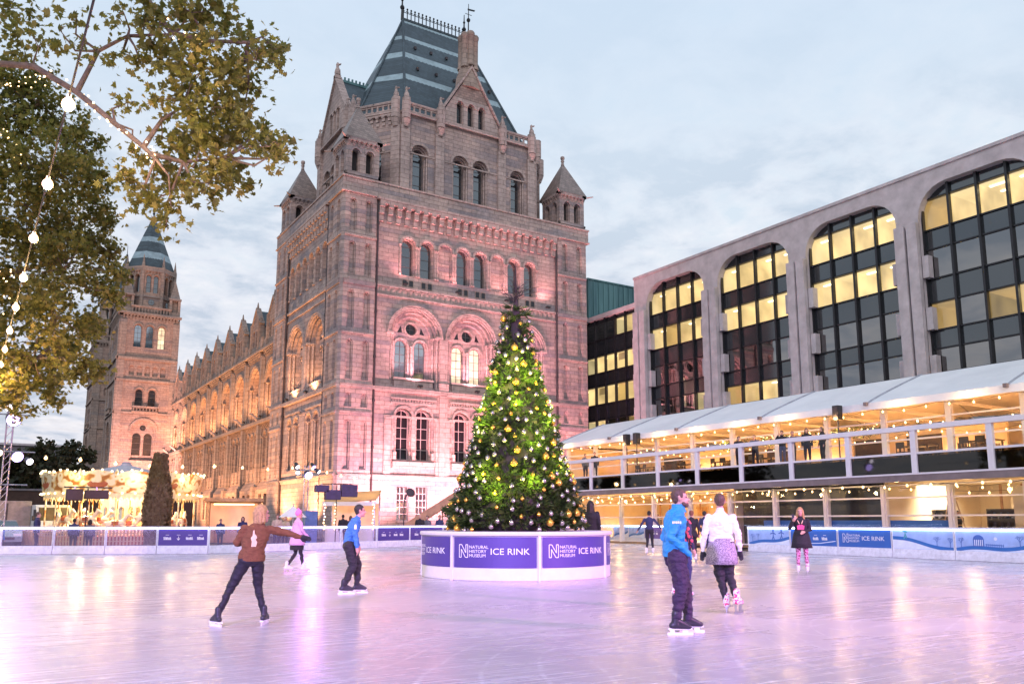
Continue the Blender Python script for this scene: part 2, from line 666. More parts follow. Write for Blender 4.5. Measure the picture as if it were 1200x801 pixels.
def slate_mat(name, bands, lo=(0.055, 0.082, 0.10), pale=(0.33, 0.44, 0.48)):
 m, nt, b = newmat(name)
 pos = nd(nt, 'ShaderNodeNewGeometry').outputs['Position']
 s = nd(nt, 'ShaderNodeSeparateXYZ')
 lk(nt, pos, s.inputs[0])
 c = nd(nt, 'ShaderNodeCombineXYZ')
 lk(nt, mth(nt, 'ADD', s.outputs['X'], s.outputs['Y']), c.inputs['X'])
 lk(nt, s.outputs['Z'], c.inputs['Y'])
 br = nd(nt, 'ShaderNodeTexBrick')
 br.inputs['Scale'].default_value = 1.0
 br.inputs['Brick Width'].default_value = 0.42
 br.inputs['Row Height'].default_value = 0.24
 br.inputs['Mortar Size'].default_value = 0.015
 br.inputs['Color1'].default_value = c4(lo)
 br.inputs['Color2'].default_value = c4(tuple(x * 0.65 for x in lo))
 br.inputs['Mortar'].default_value = c4(tuple(x * 0.4 for x in lo))
 lk(nt, c.outputs[0], br.inputs['Vector'])
 f = None
 wob = mth(nt, 'MULTIPLY', mth(nt, 'PINGPONG', c.outputs[0].node.inputs['X'].links[0].from_socket, 0.21), 0.5)
 zz = mth(nt, 'ADD', s.outputs['Z'], wob)
 for a, e in bands:
  g = mth(nt, 'MULTIPLY', mth(nt, 'GREATER_THAN', zz, a), mth(nt, 'LESS_THAN', s.outputs['Z'], e))
  f = g if f is None else mth(nt, 'MAXIMUM', f, g)
 n_ = noise(nt, pos, 1.4, 6.0, 0.7)
 pal = ramp(nt, n_, [(0.3, tuple(x * 0.6 for x in pale)), (0.65, pale)])
 base = mixc(nt, 0.6, br.outputs['Color'], ramp(nt, n_, [(0.3, (0.6, 0.6, 0.6)), (0.7, (1.3, 1.3, 1.3))]), 'MULTIPLY')
 lk(nt, mixc(nt, f, base, pal) if f is not None else base, b.inputs['Base Color'])
 b.inputs['Roughness'].default_value = 0.5
 bump(nt, b, br.outputs['Fac'], -0.5, 0.03)
 return m
slate_mat('slate_banded', [(42.6, 43.3), (45.9, 46.6), (48.7, 49.2), (51.5, 52.6)])
slate_mat('slate_cone', [(44.0, 45.2), (47.2, 48.1)], pale=(0.30, 0.40, 0.45))
slate_mat('slate_dark', [])
slate_mat('stone_tiles', [], lo=(0.31, 0.24, 0.215))
slate_mat('gable_tiles', [], lo=(0.34, 0.235, 0.20))
m, nt, b = newmat('copper_green')
v = coords(nt, True)
wv = nd(nt, 'ShaderNodeTexNoise')
wv.inputs['Scale'].default_value = 0.9
wv.inputs['Detail'].default_value = 6
mp = nd(nt, 'ShaderNodeMapping')
mp.inputs['Scale'].default_value = (2.2, 2.2, 0.25)
lk(nt, v, mp.inputs['Vector'])
lk(nt, mp.outputs[0], wv.inputs['Vector'])
lk(nt, ramp(nt, wv.outputs['Fac'], [(0.3, (0.04, 0.11, 0.125)), (0.7, (0.10, 0.22, 0.225))]), b.inputs['Base Color'])
b.inputs['Roughness'].default_value = 0.6
pmat('concrete', (0.50, 0.455, 0.47), 0.85, var=0.18, scale=1.3, bmp=0.15, world=True)
pass
pmat('mullion', (0.03, 0.03, 0.035), 0.35, 0.5)
glassmat('office_glass', (0.82, 0.88, 0.86), 0.10, 0.015)
glassmat('office_glass_dark', (0.10, 0.12, 0.13), 0.30, 0.02)
glassmat('clear_glass', (0.93, 0.95, 0.95), 0.03, 0.02)
glassmat('rail_glass_dark', (0.06, 0.06, 0.07), 0.06, 0.03)
glassmat('perspex', (0.86, 0.82, 0.97), 0.04, 0.06, 0.16, (0.62, 0.52, 0.85))
def room_mat(name, col, s, var=0.35, scale=0.8):
 m, nt, b = newmat(name)
 v = coords(nt, True)
 f = noise(nt, v, scale, 3.0, 0.5)
 b.inputs['Base Color'].default_value = c4((0.5, 0.42, 0.3))
 lk(nt, ramp(nt, f, [(0.3, tuple(x * (1 - var) for x in col)), (0.7, col)]), b.inputs['Emission Color'])
 b.inputs['Emission Strength'].default_value = s
 return m
room_mat('room_lit', (1.0, 0.75, 0.38), 0.46, 0.6, 0.42)
room_mat('room_dim', (1.0, 0.62, 0.2), 0.22, 0.6, 0.5)
emat('ceiling_strip', (1.0, 0.82, 0.5), 2.4)
pmat('room_dark', (0.03, 0.032, 0.04), 0.8)
room_mat('museum_room_lit', (1.0, 0.80, 0.50), 0.62, 0.75, 0.9)
m, nt, b = newmat('window_bar')
b.inputs['Base Color'].default_value = c4((0.10, 0.085, 0.085))
b.inputs['Roughness'].default_value = 0.5
m, nt, b = newmat('window_bar_white')
b.inputs['Base Color'].default_value = c4((0.5, 0.42, 0.42))
def pane_mat(name, col, rough, glossy):
 m = bpy.data.materials.new(name)
 m.use_nodes = True
 nt = m.node_tree
 nt.nodes.clear()
 out = nd(nt, 'ShaderNodeOutputMaterial')
 df = nd(nt, 'ShaderNodeBsdfDiffuse')
 df.inputs['Color'].default_value = c4(col)
 gl = nd(nt, 'ShaderNodeBsdfGlossy')
 gl.inputs['Roughness'].default_value = rough
 gl.inputs['Color'].default_value = c4((0.85, 0.92, 0.95))
 v = coords(nt, True)
 n_ = noise(nt, v, 2.0, 2.0)
 bp = nd(nt, 'ShaderNodeBump')
 bp.inputs['Strength'].default_value = 0.06
 lk(nt, n_, bp.inputs['Height'])
 lk(nt, bp.outputs[0], gl.inputs['Normal'])
 mx = nd(nt, 'ShaderNodeMixShader')
 mx.inputs[0].default_value = glossy
 lk(nt, df.outputs[0], mx.inputs[1])
 lk(nt, gl.outputs[0], mx.inputs[2])
 lk(nt, mx.outputs[0], out.inputs['Surface'])
 MATS[name] = m
pane_mat('pane_dark', (0.02, 0.022, 0.028), 0.06, 0.20)
pane_mat('pane_black', (0.018, 0.016, 0.02), 0.08, 0.05)
pane_mat('pane_sky', (0.05, 0.06, 0.075), 0.05, 0.5)
pane_mat('spandrel', (0.014, 0.016, 0.02), 0.10, 0.13)
MATS['pane_lit'] = MATS['museum_room_lit']
pmat('white_frame', (0.74, 0.72, 0.74), 0.45, var=0.05, scale=2)
pmat('cream_wall', (0.72, 0.62, 0.46), 0.7, var=0.08, scale=0.8)
pmat('timber_floor', (0.25, 0.17, 0.10), 0.55, var=0.3, scale=2)
pmat('beam_dark', (0.20, 0.16, 0.16), 0.5, var=0.2, scale=2)
pmat('dark_panel', (0.02, 0.018, 0.018), 0.35)
m, nt, b = newmat('tent_fabric')
v = coords(nt, True)
lk(nt, ramp(nt, noise(nt, v, 0.5, 5.0), [(0.3, (0.68, 0.68, 0.70)), (0.7, (0.80, 0.80, 0.81))]), b.inputs['Base Color'])
b.inputs['Roughness'].default_value = 0.55
bump(nt, b, noise(nt, v, 0.9, 3.0), 0.5, 0.12)
pmat('tent_seam', (0.34, 0.35, 0.39), 0.6)
pmat('furniture_dark', (0.05, 0.032, 0.02), 0.5)
pmat('pine_wood', (0.55, 0.36, 0.19), 0.6, var=0.2, scale=5)
pmat('black_plastic', (0.02, 0.02, 0.022), 0.4)
emat('bulb_warm', (1.0, 0.60, 0.22), 3.0)
emat('bulb_small', (1.0, 0.62, 0.25), 3.0)
emat('bulb_big', (1.0, 0.56, 0.17), 1.9)
emat('bulb_carousel', (1.0, 0.70, 0.32), 2.5)
emat('lamp_purple', (0.50, 0.36, 1.0), 3.0)
emat('lamp_white', (0.95, 0.85, 1.0), 3.0)
emat('led_strip', (0.60, 0.72, 1.0), 5.5)
m, nt, b = newmat('ice')
pos = nd(nt, 'ShaderNodeNewGeometry').outputs['Position']
big = noise(nt, pos, 0.22, 6.0, 0.6, 0.6)
def scratch(ang, sx, sy, sc_):
 mp_ = nd(nt, 'ShaderNodeMapping')
 mp_.inputs['Rotation'].default_value = (0, 0, radians(ang))
 mp_.inputs['Scale'].default_value = (sx, sy, 1)
 lk(nt, pos, mp_.inputs['Vector'])
 return noise(nt, mp_.outputs[0], sc_, 6.0, 0.65, 0.8)
s1 = scratch(20, 0.35, 5.0, 1.0)
s2 = scratch(-42, 0.3, 6.0, 1.3)
s3 = scratch(75, 0.5, 9.0, 0.8)
s4 = scratch(-5, 0.2, 14.0, 1.6)
fine = noise(nt, pos, 26.0, 4.0, 0.7)
sm = mth(nt, 'MAXIMUM', mth(nt, 'MAXIMUM', s1, s2), mth(nt, 'MAXIMUM', s3, s4))
swp = ramp(nt, sm, [(0.58, (0, 0, 0)), (0.74, (1, 1, 1))])
scuff = mth(nt, 'MULTIPLY', swp, ramp(nt, big, [(0.3, (0.25, 0.25, 0.25)), (0.6, (1, 1, 1))]), True)
col = mixc(nt, ramp(nt, big, [(0.35, (0, 0, 0)), (0.7, (1, 1, 1))]), (0.40, 0.37, 0.41), (0.52, 0.48, 0.52))
col = mixc(nt, mth(nt, 'MULTIPLY', scuff, 0.7), col, (0.70, 0.67, 0.70))
col = mixc(nt, mth(nt, 'MULTIPLY', ramp(nt, s4, [(0.62, (0, 0, 0)), (0.72, (1, 1, 1))]), 0.25), col, (0.40, 0.36, 0.44))
wp = nd(nt, 'ShaderNodeTexNoise')
wp.inputs['Scale'].default_value = 0.12
wp.inputs['Detail'].default_value = 1.0
lk(nt, pos, wp.inputs['Vector'])
wv_ = nd(nt, 'ShaderNodeVectorMath', operation='MULTIPLY_ADD')
lk(nt, wp.outputs['Color'], wv_.inputs[0])
wv_.inputs[1].default_value = (6, 6, 0)
lk(nt, pos, wv_.inputs[2])
grv = None
for ang_, sc_ in ((12, 0.9), (-35, 0.7), (58, 0.8)):
 mp_ = nd(nt, 'ShaderNodeMapping')
 mp_.inputs['Rotation'].default_value = (0, 0, radians(ang_))
 lk(nt, wv_.outputs[0], mp_.inputs['Vector'])
 w_ = nd(nt, 'ShaderNodeTexWave', wave_type='BANDS', bands_direction='Y', wave_profile='SIN')
 w_.inputs['Scale'].default_value = sc_
 w_.inputs['Distortion'].default_value = 1.6
 w_.inputs['Detail'].default_value = 1.0
 lk(nt, mp_.outputs[0], w_.inputs['Vector'])
 e_ = ramp(nt, w_.outputs['Fac'], [(0.972, (0, 0, 0)), (0.998, (1, 1, 1))])
 grv = e_ if grv is None else mth(nt, 'MAXIMUM', grv, e_)
gm = mth(nt, 'MULTIPLY', grv, ramp(nt, s2, [(0.42, (0, 0, 0)), (0.56, (1, 1, 1))]), True)
col = mixc(nt, mth(nt, 'MULTIPLY', gm, 0.28), col, (0.95, 0.95, 0.97))
lk(nt, col, b.inputs['Base Color'])
rr = ramp(nt, mth(nt, 'ADD', mth(nt, 'MULTIPLY', scuff, 0.5), mth(nt, 'MULTIPLY', big, 0.5)), [(0.2, (0.24, 0.24, 0.24)), (0.7, (0.50, 0.50, 0.50))])
lk(nt, rr, b.inputs['Roughness'])
b.inputs['Specular IOR Level'].default_value = 0.55
b.inputs['IOR'].default_value = 1.5
hh = mth(nt, 'ADD', mth(nt, 'MULTIPLY', sm, 0.7), mth(nt, 'MULTIPLY', fine, 0.16))
bump(nt, b, hh, 0.22, 0.02)
pmat('asphalt', (0.055, 0.05, 0.052), 0.9, var=0.3, scale=0.7, bmp=0.2, world=True)
pmat('barrier_white', (0.72, 0.75, 0.80), 0.5, var=0.15, scale=7)
pmat('banner_purple', (0.075, 0.048, 0.27), 0.45, var=0.06, scale=1.5)
pmat('banner_blue', (0.03, 0.13, 0.45), 0.45, var=0.08, scale=1.5)
pmat('mural_sky', (0.34, 0.50, 0.85), 0.5, var=0.22, scale=1.2)
pmat('mural_hill', (0.03, 0.16, 0.48), 0.5, var=0.1)
pmat('mural_tree', (0.06, 0.15, 0.48), 0.5, var=0.1)
pmat('mural_pale', (0.72, 0.80, 0.93), 0.5, var=0.1)
pmat('mural_teal', (0.10, 0.42, 0.50), 0.5)
pmat('letter_white', (0.85, 0.85, 0.9), 0.5, var=0.02)
pmat('letter_grey', (0.55, 0.57, 0.80), 0.5, var=0.02)
pmat('steel', (0.5, 0.5, 0.52), 0.3, 0.9, var=0.1)
pmat('planter_white', (0.72, 0.70, 0.74), 0.45, var=0.06)
pmat('soil', (0.05, 0.035, 0.025), 0.95, bmp=0.5)
def leafmat(name, c1, c2, c3, trans=0.25, scale=1.2):
 m = bpy.data.materials.new(name)
 m.use_nodes = True
 nt = m.node_tree
 nt.nodes.clear()
 out = nd(nt, 'ShaderNodeOutputMaterial')
 pos = nd(nt, 'ShaderNodeNewGeometry')
 f = noise(nt, pos.outputs['Position'], scale, 4.0, 0.6)
 rl = pos.outputs['Random Per Island']
 mixv = mth(nt, 'ADD', mth(nt, 'MULTIPLY', f, 0.6), mth(nt, 'MULTIPLY', rl, 0.4))
 col = ramp(nt, mixv, [(0.25, c1), (0.5, c2), (0.75, c3)])
 df = nd(nt, 'ShaderNodeBsdfPrincipled')
 lk(nt, col, df.inputs['Base Color'])
 df.inputs['Roughness'].default_value = 0.55
 df.inputs['Specular IOR Level'].default_value = 0.3
 tl = nd(nt, 'ShaderNodeBsdfTranslucent')
 lk(nt, col, tl.inputs['Color'])
 mx = nd(nt, 'ShaderNodeMixShader')
 mx.inputs[0].default_value = trans
 lk(nt, df.outputs[0], mx.inputs[1])
 lk(nt, tl.outputs[0], mx.inputs[2])
 lk(nt, mx.outputs[0], out.inputs['Surface'])
 MATS[name] = m
leafmat('needles', (0.026, 0.050, 0.016), (0.055, 0.095, 0.022), (0.10, 0.14, 0.032), 0.25, 2.5)
leafmat('plane_leaves', (0.11, 0.12, 0.028), (0.19, 0.19, 0.042), (0.30, 0.24, 0.065), 0.6, 0.8)
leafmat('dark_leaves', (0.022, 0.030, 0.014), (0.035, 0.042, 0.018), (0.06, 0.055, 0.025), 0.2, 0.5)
leafmat('bronze_leaves', (0.30, 0.19, 0.10), (0.40, 0.27, 0.15), (0.48, 0.34, 0.20), 0.5, 1.5)
pmat('bark', (0.13, 0.095, 0.06), 0.9, var=0.4, scale=6, bmp=0.6)
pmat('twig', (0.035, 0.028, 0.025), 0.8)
pmat('gold_glass', (0.82, 0.46, 0.08), 0.18, 0.85, var=0.05)
pmat('silver_glass', (0.46, 0.40, 0.385), 0.12, 0.95, var=0.04)
pmat('carousel_cream', (0.80, 0.66, 0.42), 0.4, var=0.15, scale=3)
pmat('carousel_gold', (0.72, 0.46, 0.16), 0.35, 0.2, var=0.2, scale=5)
pmat('carousel_red', (0.38, 0.10, 0.04), 0.4, var=0.2)
pmat('carousel_roof', (0.42, 0.40, 0.44), 0.6)
pmat('horse_white', (0.75, 0.66, 0.5), 0.35)
pmat('mirror', (0.8, 0.75, 0.6), 0.06, 1.0, var=0.05)
pmat('van_white', (0.7, 0.72, 0.75), 0.3, spec=0.6, var=0.05)
pmat('car_grey', (0.38, 0.46, 0.5), 0.3, 0.3, var=0.05)
pmat('truck_brown', (0.30, 0.24, 0.22), 0.6)
pmat('tyre', (0.02, 0.02, 0.02), 0.9)
pane_mat('car_glass', (0.02, 0.025, 0.03), 0.05, 0.25)
pmat('awning_tan', (0.42, 0.27, 0.12), 0.7, var=0.15)
pmat('canvas_white', (0.75, 0.73, 0.74), 0.7, var=0.05)
pmat('hut_wood', (0.45, 0.26, 0.15), 0.7, var=0.25, scale=3)
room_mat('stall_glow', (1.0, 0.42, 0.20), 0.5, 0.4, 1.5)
pmat('blue_box', (0.10, 0.20, 0.42), 0.5)
pmat('purple_case', (0.05, 0.04, 0.11), 0.4)
pmat('grey_brick', (0.16, 0.15, 0.17), 0.9)
pmat('garden_wall', (0.06, 0.035, 0.03), 0.9)
def cloth(name, col, rough=0.8, var=0.18, scale=14.0, bmp=0.35, fold=5.0):
 m, nt, b = newmat(name)
 v = coords(nt)
 f = noise(nt, v, scale, 5.0, 0.6)
 lk(nt, ramp(nt, f, [(0.3, tuple(x * (1 - var) for x in col)), (0.7, tuple(min(1, x * (1 + var)) for x in col))]), b.inputs['Base Color'])
 b.inputs['Roughness'].default_value = rough
 b.inputs['Sheen Weight'].default_value = 0.03
 mp_ = nd(nt, 'ShaderNodeMapping')
 mp_.inputs['Scale'].default_value = (1.0, 1.0, 1.8)
 lk(nt, v, mp_.inputs['Vector'])
 h = mth(nt, 'ADD', noise(nt, mp_.outputs[0], fold, 3.0, 0.5, 1.2), mth(nt, 'MULTIPLY', noise(nt, v, 160.0, 2.0), 0.05))
 bump(nt, b, h, bmp, 0.06)
 return m
cloth('skin', (0.55, 0.32, 0.24), 0.5, 0.08, 8, 0.02)
cloth('skin_pink', (0.58, 0.30, 0.24), 0.5, 0.08, 8, 0.02)
cloth('hair_blonde', (0.45, 0.26, 0.10), 0.5, 0.35, 40, 0.3, 30)
cloth('hair_brown', (0.09, 0.05, 0.03), 0.5, 0.35, 40, 0.3, 30)
cloth('hair_dark', (0.02, 0.014, 0.012), 0.5, 0.3, 40, 0.3, 30)
cloth('hair_auburn', (0.22, 0.09, 0.05), 0.5, 0.3, 40, 0.3, 30)
cloth('sweater_brown', (0.17, 0.065, 0.025), 0.9, 0.15, 20, 0.5, 6)
cloth('leggings_navy', (0.012, 0.009, 0.018), 0.7, 0.2, 10, 0.15)
cloth('trousers_black', (0.02, 0.017, 0.025), 0.75, 0.2, 10, 0.5, 5)
cloth('trousers_plum', (0.035, 0.017, 0.05), 0.7, 0.2, 10, 0.6, 6)
cloth('jacket_blue', (0.015, 0.29, 0.60), 0.55, 0.12, 6, 0.7, 6)
cloth('shirt_blue', (0.05, 0.20, 0.56), 0.65, 0.12, 8, 0.7, 6)
cloth('coat_pink', (0.60, 0.36, 0.56), 0.8, 0.1, 8, 0.5, 5)
cloth('hat_pink', (0.75, 0.22, 0.50), 0.9, 0.15, 30, 0.5)
cloth('knit_white', (0.78, 0.76, 0.74), 0.9, 0.06, 18, 0.5, 7)
cloth('black_cloth', (0.016, 0.015, 0.02), 0.8, 0.25, 10, 0.5, 5)
cloth('grey_cloth', (0.12, 0.11, 0.13), 0.8, 0.2, 10, 0.5, 5)
cloth('denim', (0.06, 0.09, 0.16), 0.8, 0.2, 16, 0.4, 6)
cloth('navy_cloth', (0.03, 0.035, 0.10), 0.8, 0.2, 10, 0.5, 5)
cloth('beige_cloth', (0.5, 0.4, 0.28), 0.8, 0.15, 10, 0.5, 5)
cloth('red_cloth', (0.5, 0.04, 0.06), 0.8, 0.15, 10, 0.5, 5)
cloth('boot_white', (0.75, 0.72, 0.75), 0.45, 0.05, 10, 0.1)
cloth('boot_black', (0.025, 0.022, 0.035), 0.4, 0.2, 10, 0.1)
m, nt, b = newmat('tweed_skirt')
v = coords(nt)
lk(nt, ramp(nt, noise(nt, v, 70.0, 3.0, 0.8), [(0.38, (0.10, 0.07, 0.12)), (0.5, (0.28, 0.23, 0.30)), (0.62, (0.55, 0.50, 0.56))]), b.inputs['Base Color'])
b.inputs['Roughness'].default_value = 0.9
for nm, ca, cb, sc_ in (('leopard_pink', (0.72, 0.30, 0.50), (0.10, 0.004, 0.03), 24.0), ('boot_pattern', (0.80, 0.75, 0.78), (0.65, 0.03, 0.16), 30.0), ('print_multi', (0.03, 0.03, 0.06), (0.7, 0.08, 0.12), 12.0)):
 m, nt, b = newmat(nm)
 v = coords(nt)
 vo = nd(nt, 'ShaderNodeTexVoronoi')
 vo.inputs['Scale'].default_value = sc_
 lk(nt, v, vo.inputs['Vector'])
 lk(nt, ramp(nt, vo.outputs['Distance'], [(0.42, cb), (0.50, ca)]), b.inputs['Base Color'])
 b.inputs['Roughness'].default_value = 0.7
pmat('badge_cream', (0.72, 0.52, 0.32), 0.8)
pmat('badge_pink', (0.75, 0.08, 0.25), 0.7)
# ------------------------------------------------------------ sky and camera
w = bpy.data.worlds.new('World')
sc.world = w
w.use_nodes = True
nt = w.node_tree
bg = nt.nodes['Background']
sky = nd(nt, 'ShaderNodeTexSky', sky_type='NISHITA')
sky.sun_disc = False
SUN_EL, SUN_AZ = 4.0, 215.0
sky.sun_elevation = radians(SUN_EL)
sky.sun_rotation = radians(SUN_AZ)
sky.air_density = 1.2
sky.dust_density = 1.5
tc = nd(nt, 'ShaderNodeTexCoord')
sep = nd(nt, 'ShaderNodeSeparateXYZ')
lk(nt, tc.outputs['Generated'], sep.inputs[0])
zz = mth(nt, 'MAXIMUM', sep.outputs['Z'], 0.0)
den = mth(nt, 'ADD', zz, 0.16)
cb = nd(nt, 'ShaderNodeCombineXYZ')
lk(nt, mth(nt, 'DIVIDE', sep.outputs['X'], den), cb.inputs['X'])
lk(nt, mth(nt, 'DIVIDE', sep.outputs['Y'], den), cb.inputs['Y'])
n1 = noise(nt, cb.outputs[0], 4.6, 10.0, 0.60, 0.25)
n2 = noise(nt, cb.outputs[0], 0.9, 4.0, 0.5)
n3 = noise(nt, cb.outputs[0], 12.0, 8.0, 0.62, 0.15)
hi = ramp(nt, zz, [(0.0, (0.84, 0.76, 0.80)), (0.10, (0.78, 0.77, 0.84)), (0.35, (0.71, 0.81, 0.92)), (0.7, (0.60, 0.75, 0.94))])
cloudc = ramp(nt, n1, [(0.36, (1.0, 0.96, 0.97)), (0.47, (0.76, 0.78, 0.86)), (0.60, (0.45, 0.53, 0.66))])
low = ramp(nt, zz, [(0.30, (1, 1, 1)), (0.46, (0.18, 0.18, 0.18)), (0.75, (0.04, 0.04, 0.04))])
cover = mth(nt, 'MULTIPLY', ramp(nt, mth(nt, 'ADD', mth(nt, 'MULTIPLY', n1, 0.6), mth(nt, 'MULTIPLY', n3, 0.4)), [(0.36, (0, 0, 0)), (0.50, (1, 1, 1))]), low, True)
cover = mth(nt, 'MULTIPLY', cover, ramp(nt, n2, [(0.3, (0.6, 0.6, 0.6)), (0.6, (1, 1, 1))]))
skc = mixc(nt, 0.9, mixc(nt, 1.0, sky.outputs[0], (0.6, 0.6, 0.6), 'MULTIPLY'), mixc(nt, 1.0, hi, (5.1, 5.1, 5.1), 'MULTIPLY'))
cl = mixc(nt, 1.0, cloudc, (5.1, 5.1, 5.1), 'MULTIPLY')
allc = mixc(nt, mth(nt, 'MULTIPLY', cover, 0.8), skc, cl)
lk(nt, allc, bg.inputs['Color'])
bg.inputs['Strength'].default_value = 0.1
sun = light('sun', 'SUN', (0, 0, 80), 0.42, (1.0, 0.90, 0.86), None)
sun.data.angle = radians(20)
_el, _az = radians(28), radians(SUN_AZ)
_d = V((sin(_az) * cos(_el), cos(_az) * cos(_el), sin(_el)))
sun.rotation_euler = (-_d).to_track_quat('-Z', 'Y').to_euler()
cam = bpy.data.cameras.new('camera')
co = bpy.data.objects.new('camera', cam)
COL.objects.link(co)
sc.camera = co
co.location = (0, 0, 1.4)
co.rotation_euler = (radians(90 + 8.908), 0, radians(-32.284))
cam.sensor_width = 36
cam.lens = 963.8 / 1200 * 36
cam.shift_y = (459.4 - 400.5) / 1200
cam.clip_end = 3000
vs = sc.view_settings
vs.view_transform = 'Standard'
vs.look = 'None'
vs.exposure = 1.1
vs.gamma = 1.0
cy = sc.cycles
cy.use_denoising = True
cy.denoiser = 'OPENIMAGEDENOISE'
cy.max_bounces = 7
cy.diffuse_bounces = 3
cy.glossy_bounces = 3
cy.transparent_max_bounces = 14
cy.sample_clamp_indirect = 4.0
cy.caustics_reflective = False
cy.caustics_refractive = False
nt = MATS['carousel_gold'].node_tree
b = nt.nodes['Principled BSDF']
v = coords(nt)
vo = nd(nt, 'ShaderNodeTexVoronoi', feature='SMOOTH_F1')
vo.inputs['Scale'].default_value = 2.6
lk(nt, v, vo.inputs['Vector'])
sw = mth(nt, 'PINGPONG', mth(nt, 'MULTIPLY', vo.outputs['Distance'], 3.0), 1.0)
lk(nt, ramp(nt, mth(nt, 'ADD', mth(nt, 'MULTIPLY', sw, 0.7), mth(nt, 'MULTIPLY', noise(nt, v, 7.0, 3.0), 0.3)), [(0.3, (0.40, 0.16, 0.04)), (0.45, (0.75, 0.50, 0.18)), (0.62, (0.85, 0.74, 0.50))]), b.inputs['Base Color'])
# ------------------------------------------------------------ museum corner pavilion
def corbels(mb, fr, u0, u1, v0, v1, out, step=0.8, w=0.42):
 """row of stepped brackets under a projecting course"""
 n = max(1, round((u1 - u0) / step))
 st = (u1 - u0) / n
 h = v1 - v0
 for k in range(n):
  c = u0 + st * (k + 0.5)
  for a, b_, o in ((0.0, 0.35, 0.35), (0.35, 0.68, 0.68), (0.68, 1.0, 1.0)):
   fbox(mb, fr, c - w / 2, c + w / 2, v0 + h * a, v0 + h * b_, -0.02, out * o)
  if k < n - 1:
   fbox(mb, fr, c + w / 2, c + st - w / 2, v1 - h * 0.16, v1, -0.02, out * 0.97)
def slit_pair(mb, fr, u0, u1, v0, v1, d):
 """pier front between v0 and v1 with two tall blind slits"""
 m = (u0 + u1) / 2
 for a, b_ in ((u0, m), (m, u1)):
  c = (a + b_) / 2
  w_ = min(0.62, (b_ - a) * 0.5)
  panel(mb, fr, a, b_, v0, v1, c, w_, v0 + 0.35, v1 - 0.45 - w_ / 2, ((0.1, 0.1), (0.18, 0.0)), d, n=6)
  iw = w_ - 0.2
  frect(mb, fr, c - iw / 2, c + iw / 2, v0 + 0.35, v1 - 0.45 - w_ / 2 + iw / 2, d - 0.28)
PAV_TIERS = [(0.0, 4.95), (5.1, 9.9), (10.1, 12.05), (12.3, 16.4), (16.55, 20.5), (20.9, 24.6), (24.75, 28.3)]
def pier(mb, fr, u0, u1, d, side0=True, side1=True):
 for a, b_ in PAV_TIERS:
  if a < 1 :
   frect(mb, fr, u0, u1, a, b_, d)
  else:
   slit_pair(mb, fr, u0, u1, a, b_, d)
 prev = 0
 for (a, b_), (a2, b2) in zip(PAV_TIERS, PAV_TIERS[1:]):
  fbox(mb, fr, u0 - 0.02, u1 + 0.02, b_, a2, -0.5, d + 0.10)
 for s, u in ((side0, u0), (side1, u1)):
  if s:
   mb.poly([fr.P(u, 0, -0.6), fr.P(u, 0, d), fr.P(u, 28.3, d), fr.P(u, 28.3, -0.6)])
